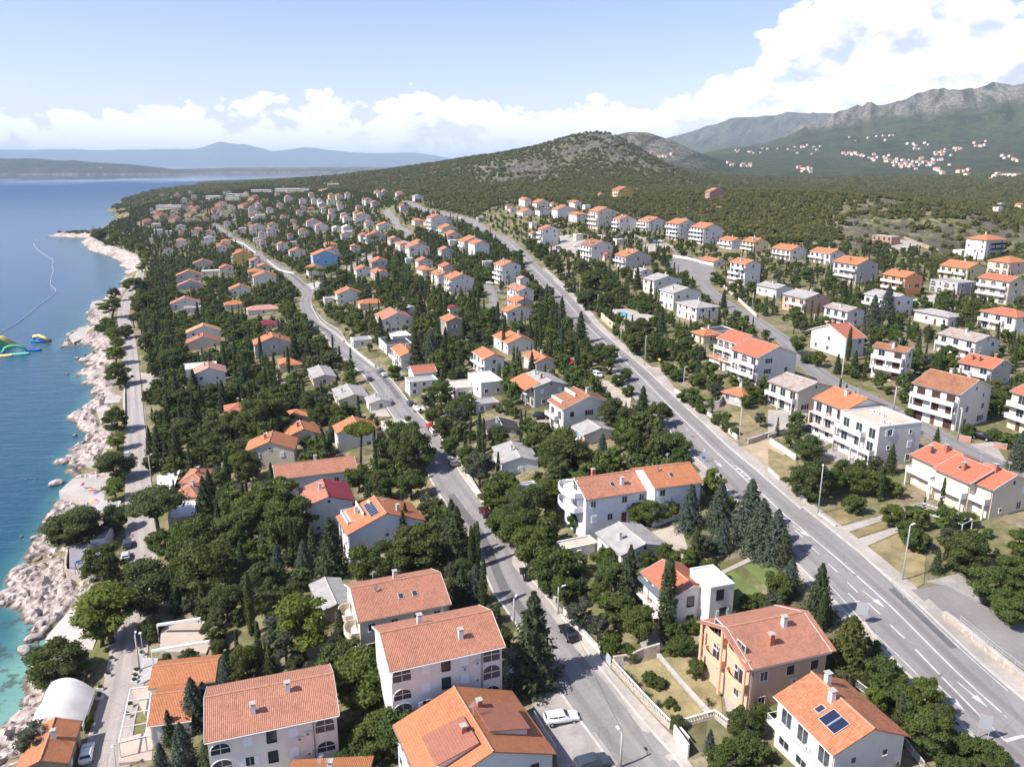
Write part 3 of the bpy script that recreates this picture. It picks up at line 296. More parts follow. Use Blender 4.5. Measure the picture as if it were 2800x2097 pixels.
TERRACES = [((-437.5, 1326.1), (-436.5, 1353.1), 19.4, 3), ((-465.9, 1471.9), (-467.9, 1507.9), 25.9, 4), ((-464.7, 1286.4), (-470.0, 1322.0), 15.1, 4), ((-496.1, 1388.0), (-498.2, 1415.0), 18.6, 3), ((-507.1, 1114.8), (-507.7, 1141.8), 6.4, 3), ((-536.2, 1233.7), (-539.1, 1260.6), 8.7, 3), ((-573.8, 1311.0), (-574.0, 1329.0), 9.6, 2), ((-478.5, 1152.5), (-482.4, 1179.2), 8.7, 3), ((-487.8, 1234.4), (-490.9, 1261.2), 11.3, 3), ((-517.1, 1332.3), (-520.2, 1359.1), 14.0, 3), ((-465.6, 1264.5), (-469.4, 1300.3), 13.9, 4), ((-497.7, 1391.2), (-498.7, 1418.2), 18.7, 3), ((-407.9, 1713.1), (-379.8, 1667.0), 30.9, 6)]
HOTELS = [(-538.0, 1753.6, 29.2, 42.6, 7), (-516.5, 1885.8, 31.5, 58.7, 4), (-545.8, 1619.7, 29.1, 39.4, 3), (-525.5, 1531.8, 25.6, 24.9, 5), (-464.0, 1834.3, 30.8, 17.1, 6), (-605.1, 1433.9, 12.8, 43.9, 6), (-407.6, 1868.9, 39.6, 26.4, 7), (-587.0, 1602.6, 25.2, 27.3, 4)]
ROADS = [('coast_road', 6.6, [(-55.9, 89.2), (-58.8, 96.5), (-62.0, 104.9), (-64.7, 114.2), (-67.9, 122.8), (-71.3, 131.9), (-75.0, 142.8), (-80.3, 156.0), (-86.4, 169.6), (-89.4, 175.2), (-97.4, 192.4), (-104.0, 206.7), (-112.4, 223.9), (-124.4, 248.8), (-142.2, 286.1), (-160.0, 323.5), (-181.6, 368.6), (-201.5, 408.4), (-222.3, 449.2), (-242.0, 493.0), (-255.8, 527.8), (-265.7, 556.9), (-281.5, 598.7), (-304.1, 653.2)]), ('middle_street', 6.6, [(18.1, 72.0), (16.1, 80.2), (12.2, 90.3), (9.4, 97.6), (5.7, 108.5), (2.3, 118.2), (0.0, 124.1), (-4.5, 143.5), (-9.5, 157.8), (-15.6, 175.7), (-20.9, 196.5), (-25.6, 211.1), (-31.9, 227.3), (-37.2, 242.5), (-44.0, 262.2), (-50.4, 278.8), (-60.8, 300.6), (-72.0, 325.7), (-81.9, 353.4), (-93.8, 377.0), (-106.7, 411.4), (-114.9, 439.5), (-121.2, 468.5), (-143.5, 525.1), (-162.5, 567.8), (-185.8, 616.4), (-213.2, 673.1), (-249.1, 758.0), (-280.5, 827.8), (-326.6, 921.9), (-383.9, 1042.6)]), ('main_road', 10.2, [(58.7, 66.2), (57.9, 76.7), (55.5, 87.7), (53.2, 100.6), (50.8, 115.3), (47.4, 131.9)]), ('main_road', 8.2, [(47.9, 131.4), (47.0, 136.6), (44.8, 153.4), (42.0, 172.2), (35.8, 227.8), (28.5, 295.9), (26.5, 329.7), (22.0, 380.8), (12.5, 463.7), (0.0, 567.5), (-16.5, 650.0), (-47.0, 739.5), (-71.9, 794.7), (-132.3, 951.7)]), ('upper_street', 6.2, [(99.2, 484.0), (96.6, 440.1), (94.3, 416.3), (88.0, 354.0), (87.2, 315.8), (89.0, 287.1), (88.6, 263.1), (88.8, 253.0), (86.1, 224.8), (86.4, 207.5), (88.7, 194.6), (91.4, 177.1), (92.9, 160.7), (94.1, 152.8), (95.3, 145.6), (98.0, 136.9)]), ('side_street', 5.2, [(-118.0, 464.4), (-115.3, 485.6), (-113.6, 520.8), (-110.4, 554.0), (-107.9, 590.5), (-103.7, 614.6)]), ('hairpin_road', 7.0, [(-108.7, 763.6), (-118.5, 815.7), (-130.7, 859.1), (-135.7, 882.2), (-133.9, 891.8), (-128.0, 895.8)]), ('hairpin_road', 5.5, [(-108.7, 763.6), (-100.8, 743.0), (-91.9, 714.4), (-90.2, 690.9), (-94.3, 681.1)]), ('lane', 4.5, [(-13.7, 423.1), (-10.1, 399.3), (-8.6, 369.8), (-8.7, 337.6)])]
PATCHES = [('pavement', 'conc', 0.13, [(12.9, 96.1), (19.3, 79.0), (21.2, 78.2), (20.0, 84.3), (14.2, 98.1), (12.8, 100.9), (7.4, 112.4), (0.0, 136.1), (0.0, 131.2), (4.6, 118.4), (9.2, 104.9)]), ('pavement', 'conc', 0.1, [(0.2, 141.7), (-1.9, 146.8), (-2.2, 145.8), (0.0, 139.7)]), ('verge', 'gravel', 0.06, [(-17.4, 196.1), (-14.7, 187.7), (-8.5, 168.3), (-2.8, 149.5), (-3.6, 149.8), (-10.1, 169.0), (-16.5, 189.6)]), ('pavement', 'conc', 0.1, [(-19.7, 177.7), (-17.9, 174.6), (-13.5, 162.5), (-15.6, 162.6)]), ('parking', 'paver', 0.07, [(2.6, 95.2), (7.2, 95.8), (12.9, 81.0), (11.7, 79.1), (5.6, 79.9), (5.5, 84.0), (3.1, 90.9)]), ('lawn', 'dry', 0.07, [(15.1, 98.2), (20.6, 98.9), (24.7, 85.9), (20.5, 85.8)]), ('lawn', 'dry', 0.07, [(21.2, 99.3), (25.7, 97.8), (27.4, 90.0), (26.5, 85.8), (25.3, 86.3)]), ('yard', 'conc', 0.08, [(26.0, 98.2), (29.3, 92.6), (30.4, 85.9), (27.1, 85.5), (27.6, 90.0)]), ('lawn', 'grass', 0.07, [(34.3, 115.7), (35.9, 116.0), (38.3, 109.4), (34.4, 107.9)]), ('lawn', 'grass', 0.07, [(37.6, 117.2), (41.8, 117.8), (41.8, 113.4), (39.5, 110.2)]), ('path', 'conc', 0.1, [(33.8, 116.8), (40.2, 119.6), (40.4, 118.5), (34.4, 116.1)]), ('yard', 'paver', 0.08, [(18.9, 103.2), (21.1, 107.4), (21.9, 102.7), (22.1, 101.2), (19.0, 101.2)]), ('lawn', 'dry', 0.07, [(55.1, 161.5), (58.4, 153.4), (54.5, 138.5), (53.0, 142.4), (52.0, 151.2)]), ('lawn', 'dry', 0.07, [(55.0, 130.8), (59.6, 130.2), (61.4, 127.9), (55.5, 125.1)]), ('lawn', 'dry', 0.07, [(55.7, 122.2), (63.8, 126.1), (64.5, 124.1), (56.5, 120.8)]), ('lawn', 'dry', 0.07, [(56.9, 117.4), (64.9, 121.9), (66.2, 115.5), (61.5, 106.8), (59.1, 105.5)]), ('path', 'conc', 0.1, [(55.3, 124.7), (65.3, 128.3), (65.3, 126.8), (55.6, 122.6)]), ('path', 'conc', 0.1, [(56.2, 120.2), (65.2, 123.9), (65.2, 122.3), (56.7, 117.6)]), ('side_road', 'asph2', 0.05, [(58.9, 105.2), (64.5, 106.3), (70.2, 96.3), (69.9, 91.7), (66.4, 86.2), (61.3, 98.9), (60.2, 98.8)]), ('drive', 'paver', 0.09, [(62.2, 107.4), (68.3, 109.4), (67.8, 102.1), (66.1, 101.4), (64.6, 106.2)]), ('yard', 'gravel', 0.07, [(23.8, 226.8), (27.8, 223.9), (32.1, 205.4), (30.3, 196.3), (25.3, 211.7)]), ('yard', 'conc', 0.08, [(41.0, 232.0), (44.0, 230.9), (44.5, 207.5), (43.6, 206.6)]), ('yard', 'paver', 0.08, [(37.8, 152.5), (41.5, 155.8), (42.8, 144.9), (37.2, 144.0)]), ('yard', 'gravel', 0.08, [(25.3, 133.2), (30.8, 133.9), (30.5, 125.9), (29.3, 121.3), (27.6, 124.9)]), ('yard', 'conc', 0.08, [(62.6, 186.1), (70.9, 183.9), (70.1, 177.1), (57.7, 170.0)]), ('yard', 'paver', 0.08, [(64.7, 156.8), (69.5, 160.8), (74.0, 152.8), (70.8, 150.3), (66.5, 150.1)]), ('yard', 'paver', 0.08, [(63.9, 168.1), (68.4, 170.1), (69.9, 163.1), (65.8, 159.7)]), ('yard', 'conc', 0.08, [(6.6, 200.0), (11.4, 197.6), (13.2, 187.4), (6.8, 195.1)]), ('lawn', 'grass', 0.08, [(6.5, 195.3), (11.3, 194.8), (12.5, 187.7), (7.7, 191.9)]), ('lawn', 'grass', 0.08, [(48.4, 202.6), (51.4, 200.5), (52.2, 192.4), (49.0, 191.6)]), ('lawn', 'dry', 0.08, [(51.1, 185.3), (57.0, 186.0), (57.7, 174.4), (51.8, 170.4)]), ('yard', 'dirt', 0.06, [(48.6, 163.1), (57.0, 167.6), (58.3, 158.6), (52.0, 151.2), (50.9, 150.8)]), ('bathing_platform', 'white', 0.45, [(-156.6, 296.0), (-146.5, 288.6), (-143.8, 282.0), (-149.8, 279.9)]), ('bathing_platform', 'white', 0.4, [(-150.7, 275.9), (-143.5, 278.3), (-138.1, 267.4), (-140.2, 258.5)]), ('bathing_platform', 'white', 0.42, [(-126.6, 221.6), (-125.2, 227.7), (-127.0, 233.8), (-120.8, 229.3), (-120.3, 218.2)]), ('bathing_platform', 'white', 0.45, [(-122.2, 199.3), (-123.3, 208.6), (-114.3, 209.0), (-106.3, 200.5), (-104.0, 192.8), (-107.2, 187.6), (-116.1, 195.7)]), ('bathing_platform', 'white', 0.4, [(-181.7, 348.2), (-176.5, 344.0), (-165.8, 322.7), (-169.1, 324.3)]), ('parking', 'conc', 0.08, [(-155.2, 321.8), (-147.0, 319.4), (-137.2, 298.8), (-140.9, 293.1)]), ('beach', 'pebble', 0.12, [(-88.7, 133.0), (-89.0, 134.4), (-88.6, 143.6), (-86.1, 142.4), (-82.6, 136.0), (-77.6, 131.4), (-76.4, 127.0), (-83.6, 130.0), (-87.3, 130.9)]), ('playground', 'rubber', 1.7, [(-99.4, 162.6), (-95.3, 164.1), (-85.3, 153.9), (-84.0, 150.6), (-94.4, 153.4)]), ('terrace', 'tile', 0.35, [(-62.7, 113.4), (-59.9, 114.0), (-55.6, 102.7), (-58.8, 101.3), (-56.7, 96.2), (-52.2, 96.8), (-54.3, 102.4)]), ('terrace', 'tile', 0.4, [(-64.7, 130.2), (-56.8, 130.2), (-53.1, 123.7), (-52.8, 120.1), (-61.1, 120.8)]), ('steps', 'grey', 0.25, [(-65.0, 122.3), (-61.8, 121.4), (-60.3, 116.2), (-62.2, 114.8)]), ('parking', 'asph2', 0.06, [(92.4, 460.0), (108.2, 440.0), (99.9, 379.0), (90.5, 378.7), (87.4, 395.2), (82.9, 420.3)]), ('parking', 'conc', 0.08, [(34.0, 577.1), (48.8, 547.6), (52.1, 517.0), (39.4, 487.4), (22.2, 513.6), (22.0, 525.7), (32.6, 539.1)]), ('terrace', 'conc', 0.08, [(82.1, 505.2), (96.5, 504.6), (98.6, 489.1), (81.0, 475.7)]), ('pool_deck', 'white', 0.25, [(39.4, 318.9), (47.1, 319.9), (56.1, 303.1), (50.4, 289.0), (42.2, 300.6)]), ('parking', 'conc', 0.08, [(-116.3, 552.3), (-111.2, 563.9), (-105.6, 603.5), (-97.4, 559.4), (-105.5, 554.9), (-106.5, 527.0)]), ('yard', 'white', 0.08, [(-131.3, 496.9), (-122.5, 503.0), (-110.4, 468.9), (-118.1, 466.5)]), ('yard', 'conc', 0.08, [(-46.2, 240.8), (-41.3, 241.6), (-36.4, 228.2), (-41.6, 230.5)]), ('yard', 'grey', 0.08, [(-34.3, 203.7), (-32.1, 203.9), (-26.0, 186.9), (-28.1, 187.8)]), ('yard', 'dry', 0.06, [(-28.5, 172.3), (-20.6, 173.6), (-15.8, 158.8), (-19.9, 159.0)]), ('yard', 'white', 0.08, [(163.1, 322.3), (179.2, 334.5), (170.2, 314.1), (156.5, 307.8)]), ('yard', 'conc', 0.08, [(235.8, 491.1), (243.7, 479.7), (223.6, 456.8), (214.9, 464.0)]), ('track', 'dirt', 0.1, [(242.3, 497.5), (243.7, 479.7), (245.1, 460.4), (240.2, 454.6), (239.7, 474.2), (239.7, 493.4)]), ('yard', 'conc', 0.08, [(95.1, 158.1), (102.1, 159.7), (98.5, 148.7), (94.1, 148.4)]), ('yard', 'dry', 0.06, [(97.2, 148.8), (102.7, 149.9), (100.1, 144.6), (97.7, 145.4)]), ('bathing_platform', 'white', 0.4, [(-264.4, 493.5), (-273.2, 513.5), (-268.6, 523.5), (-251.6, 487.1)]), ('bathing_platform', 'white', 0.3, [(-231.2, 407.2), (-233.9, 424.0), (-229.3, 438.0), (-221.8, 425.6), (-220.1, 405.0), (-219.7, 390.1)])]
WALLS = [('balustrade_wall', [(14.3, 99.0), (20.0, 85.4)], 0.7, 0.3, 'stone', 'balustraded white garden wall along the middle street'), ('balustrade_wall', [(20.4, 85.4), (21.5, 81.7)], 0.7, 0.3, 'stone', 'short balustraded wall above the white garage door'), ('balustrade_wall', [(20.8, 85.3), (25.5, 85.5), (26.5, 83.2)], 0.5, 0.25, 'stone', 'balustrade round the concrete garage terrace'), ('stone_wall', [(14.4, 99.2), (16.7, 99.1), (18.8, 99.9), (21.2, 100.3)], 1.6, 0.35, 'stone', 'rough stone wall between driveway and dry lawn'), ('stone_wall', [(20.9, 99.5), (25.1, 85.9)], 0.5, 0.5, 'stone', 'low dry stone wall dividing the two lawns'), ('stone_wall', [(0.0, 139.3), (3.6, 127.9), (7.3, 116.7)], 0.9, 0.3, 'stone', 'pale stone wall beside the pavement of the middle street'), ('white_wall', [(8.2, 113.9), (10.8, 107.2), (13.0, 102.1)], 1.0, 0.25, 'white', 'white rendered wall under the olive tree'), ('gate', [(13.0, 102.1), (14.1, 98.9)], 1.7, 0.08, 'grey', 'grey sliding driveway gate'), ('garage_front', [(20.1, 83.8), (21.0, 79.8)], 2.0, 0.2, 'white', 'white garage door front below the balustrade'), ('stone_wall', [(-14.5, 190.1), (-8.8, 168.4), (-5.2, 156.4), (-2.2, 147.5)], 0.9, 0.35, 'white', 'whitish boundary wall along the shaded middle street'), ('stone_wall', [(-27.2, 230.1), (-22.9, 217.0), (-19.5, 204.9)], 1.0, 0.3, 'white', 'white wall beside the red car and white van'), ('stone_wall', [(-74.3, 338.1), (-62.1, 310.1), (-50.6, 285.4)], 1.0, 0.3, 'white', 'long pale wall on the upper middle street'), ('stone_wall', [(43.9, 206.2), (47.3, 188.4), (50.2, 167.8)], 0.9, 0.35, 'white', 'pale retaining wall along the main road pavement'), ('white_wall', [(47.7, 190.4), (51.7, 190.3), (54.3, 195.7), (56.9, 194.0)], 1.8, 0.2, 'conc', 'grey garden wall behind the little shed'), ('stone_wall', [(51.7, 164.7), (57.0, 167.6), (61.0, 169.4)], 1.2, 0.3, 'stone', 'stone wall at the edge of the bare plot'), ('white_wall', [(56.4, 164.4), (58.5, 154.1)], 1.2, 0.25, 'white', 'white garden wall round the raised lawn'), ('white_wall', [(51.6, 149.9), (52.1, 144.5)], 0.8, 0.25, 'white', 'low white wall at the road by the bare lawn'), ('white_wall', [(53.2, 141.4), (53.8, 134.6)], 0.8, 0.25, 'white', 'low white wall below the dark hedge trees'), ('white_wall', [(54.3, 129.8), (55.5, 125.0)], 0.5, 0.25, 'white', 'low kerb wall beside the lamp post lawn'), ('retaining_wall', [(60.4, 98.8), (61.3, 96.4), (63.9, 85.9), (64.3, 82.7)], 1.0, 0.6, 'stone', 'limestone retaining wall between main road and side road'), ('stone_wall', [(48.5, 97.3), (48.7, 93.6), (48.8, 92.3)], 1.2, 0.3, 'stone', 'stone garden wall with pillar behind the cedar'), ('sea_wall', [(-164.0, 326.1), (-143.8, 283.2), (-128.6, 250.6), (-128.7, 246.7)], 0.8, 0.4, 'conc', 'concrete parapet between coast road and bathing rocks'), ('pool_wall', [(35.6, 313.1), (38.8, 284.5), (44.2, 287.9)], 2.6, 0.3, 'tan', 'beige retaining wall below the swimming pool'), ('white_wall', [(96.0, 359.3), (93.9, 326.8), (91.2, 293.1)], 1.2, 0.3, 'white', 'white wall along the upper street'), ('white_wall', [(91.3, 454.3), (96.9, 446.9), (101.7, 433.7)], 1.5, 0.3, 'white', 'white wall at the crossroads'), ('retaining_wall', [(53.8, 550.7), (69.0, 534.1), (78.8, 549.2), (84.1, 517.9), (98.3, 526.8)], 2.2, 0.3, 'conc', 'grey retaining wall above the parking terrace'), ('playground_wall', [(-98.0, 165.1), (-99.7, 162.7), (-95.2, 153.4), (-91.0, 151.7), (-87.7, 151.2)], 2.6, 0.4, 'stone', 'curved limestone wall round the playground'), ('white_wall', [(56.7, 166.8), (63.9, 170.7), (69.3, 172.6)], 1.0, 0.25, 'conc', 'curved low wall below the stilted terrace'), ('brick_wall', [(95.6, 161.2), (97.4, 159.7)], 1.2, 0.3, 'pink', 'pink plinth garden wall beside the concrete pole'), ('brick_wall', [(100.2, 156.3), (102.2, 155.0)], 1.2, 0.3, 'pink', 'pink plinth garden wall beside the parked car drive'), ('stone_wall', [(-106.9, 420.0), (-91.6, 375.3), (-77.1, 343.7), (-71.2, 329.5)], 1.0, 0.3, 'stone', 'stone wall at the bend of the middle street'), ('stone_wall', [(-192.9, 631.2), (-168.1, 575.7), (-150.6, 551.0)], 1.0, 0.3, 'white', 'white wall by the far bend of the middle street'), ('white_wall', [(-294.4, 841.5), (-264.2, 790.1), (-219.1, 686.3)], 1.0, 0.4, 'white', 'sunlit wall along the distant street'), ('white_wall', [(-55.9, 206.1), (-48.7, 206.8)], 1.2, 0.25, 'white', 'white terrace wall behind the long salmon roof'), ('stone_wall', [(-72.8, 186.5), (-65.4, 189.0)], 1.5, 0.3, 'white', 'white wall of the lane behind the coast restaurant'), ('stone_wall', [(-86.7, 207.0), (-80.0, 207.0)], 1.0, 0.3, 'white', 'low white wall beside the garden above the coast restaurant')]
CARS = [(6.5, 89.3, 0.19, 'wagon', 'white', 'white estate car on the paved car park'), (9.7, 80.7, 0.34, 'suv', 'slate', 'dark blue grey car at the edge of the car park'), (8.6, 107.4, 1.9, 'sedan', 'black', 'black saloon on the pavement under the olive tree'), (2.5, 126.1, 1.8, 'hatch', 'black', 'black hatchback parked beside clipped hedges'), (1.2, 98.5, -0.51, 'hatch', 'silver', 'silver car in the shade of the tall conifer'), (-62.7, 98.8, 1.93, 'sedan', 'white', 'white saloon on the coast road beside the stone kiosk'), (-81.8, 152.0, 1.95, 'hatch', 'black', 'black car beside the playground hedge'), (-85.7, 160.2, 1.99, 'hatch', 'silver', 'silver car with open door on the coast road'), (-88.0, 165.9, 1.99, 'suv', 'slate', 'dark car behind the silver one on the coast road'), (-115.3, 224.4, 2.02, 'hatch', 'silver', 'silver car alone on the sunny coast road'), (-5.6, 152.7, 1.91, 'suv', 'maroon', 'dark maroon car by the boundary wall'), (-3.7, 146.7, 1.91, 'suv', 'black', 'dark car just below the maroon one'), (-14.4, 182.0, 1.82, 'suv', 'grey', 'grey car in dappled shade of the middle street'), (-21.4, 206.7, 1.88, 'van', 'white', 'small white van beside the hedge'), (-23.1, 212.0, 1.88, 'hatch', 'red', 'red hatchback behind the white van'), (-31.4, 235.3, 1.91, 'hatch', 'slate', 'dark blue car in front of the boat'), (-45.1, 271.7, 1.94, 'wagon', 'silver', 'silver car, front one of two on the upper street'), (-47.5, 278.2, 1.94, 'hatch', 'grey', 'grey car, rear one of two on the upper street'), (-50.1, 269.6, 1.94, 'hatch', 'slate', 'dark car in tree shade opposite two silver cars'), (-81.1, 330.1, 0.43, 'van', 'white', 'white van parked under trees near the upper street'), (-82.3, 326.8, 0.43, 'hatch', 'silver', 'silver car parked under trees near the upper street'), (18.8, 248.0, -1.25, 'hatch', 'red', 'bright red car between garden bushes'), (25.2, 228.7, -1.21, 'van', 'white', 'white delivery van in a walled drive'), (7.8, 200.6, -0.25, 'suv', 'black', 'black car under the white house'), (22.1, 520.7, -1.13, 'hatch', 'red', 'red car on the upper parking slab'), (30.3, 519.3, -1.02, 'van', 'slate', 'dark van on the upper parking slab'), (41.8, 518.8, 0.14, 'van', 'white', 'white camper beside the brown roofed house'), (90.7, 508.6, -0.33, 'hatch', 'blue', 'blue car on the parking terrace'), (94.1, 508.3, -0.31, 'hatch', 'silver', 'silver car on the parking terrace'), (39.2, 562.9, -0.85, 'sedan', 'white', 'white car on the upper yard'), (100.5, 161.2, -0.85, 'hatch', 'black', 'black car in the walled drive by the stair'), (-46.2, 731.7, 1.9, 'hatch', 'white', 'white car on the far main road'), (-111.7, 605.8, 0.64, 'hatch', 'white', 'white car on the parking street'), (-11.6, 424.2, -0.51, 'wagon', 'silver', 'silver estate below the tall apartment house'), (-6.2, 396.5, -0.49, 'hatch', 'grey', 'grey car half hidden by a white wall'), (-20.3, 420.5, -1.26, 'hatch', 'slate', 'dark car on the lane by the cream balconies')]
LAMPS = [(58.9, 108.0, 8.9, 'steel'), (54.2, 129.9, 9.0, 'steel'), (49.4, 163.6, 8.7, 'steel'), (44.2, 197.6, 8.7, 'steel'), (40.2, 233.9, 9.4, 'steel'), (37.5, 268.1, 4.9, 'steel'), (30.8, 359.7, 8.4, 'steel'), (35.0, 322.0, 7.9, 'steel'), (27.7, 410.0, 7.1, 'steel'), (37.5, 268.5, 7.3, 'steel'), (12.7, 534.0, 7.0, 'steel'), (13.1, 80.5, 5.4, 'conc'), (7.4, 113.4, 5.4, 'conc'), (0.3, 112.2, 4.6, 'conc'), (-63.9, 118.8, 7.4, 'conc'), (-64.6, 122.0, 5.0, 'globe'), (-56.7, 95.5, 4, 'globe'), (88.3, 206.0, 6.8, 'conc'), (91.0, 181.4, 6.2, 'conc'), (95.4, 161.2, 6.8, 'conc'), (-50.3, 266.1, 5.7, 'conc'), (-39.3, 239.4, 6.3, 'conc'), (102.1, 265.2, 5.6, 'conc'), (140.7, 229.7, 5.1, 'conc'), (-116.9, 242.2, 8.8, 'conc'), (-98.1, 201.9, 8.4, 'conc'), (-154.1, 321.6, 7.4, 'conc'), (-21.6, 188.2, 4.9, 'conc'), (-133.5, 959.3, 7.7, 'steel'), (-122.0, 928.2, 7.0, 'steel'), (-111.6, 902.9, 6.8, 'steel'), (-94.7, 871.6, 6.2, 'steel'), (-85.9, 847.4, 6.7, 'steel'), (-69.4, 808.1, 6.1, 'steel'), (-42.8, 743.4, 9.2, 'steel'), (-34.5, 723.7, 9.3, 'steel'), (13.1, 542.6, 5.7, 'steel'), (6.0, 584.7, 6.9, 'steel'), (72.0, 501.9, 5.3, 'steel'), (137.6, 350.7, 6.1, 'steel'), (92.8, 304.3, 6.7, 'steel')]
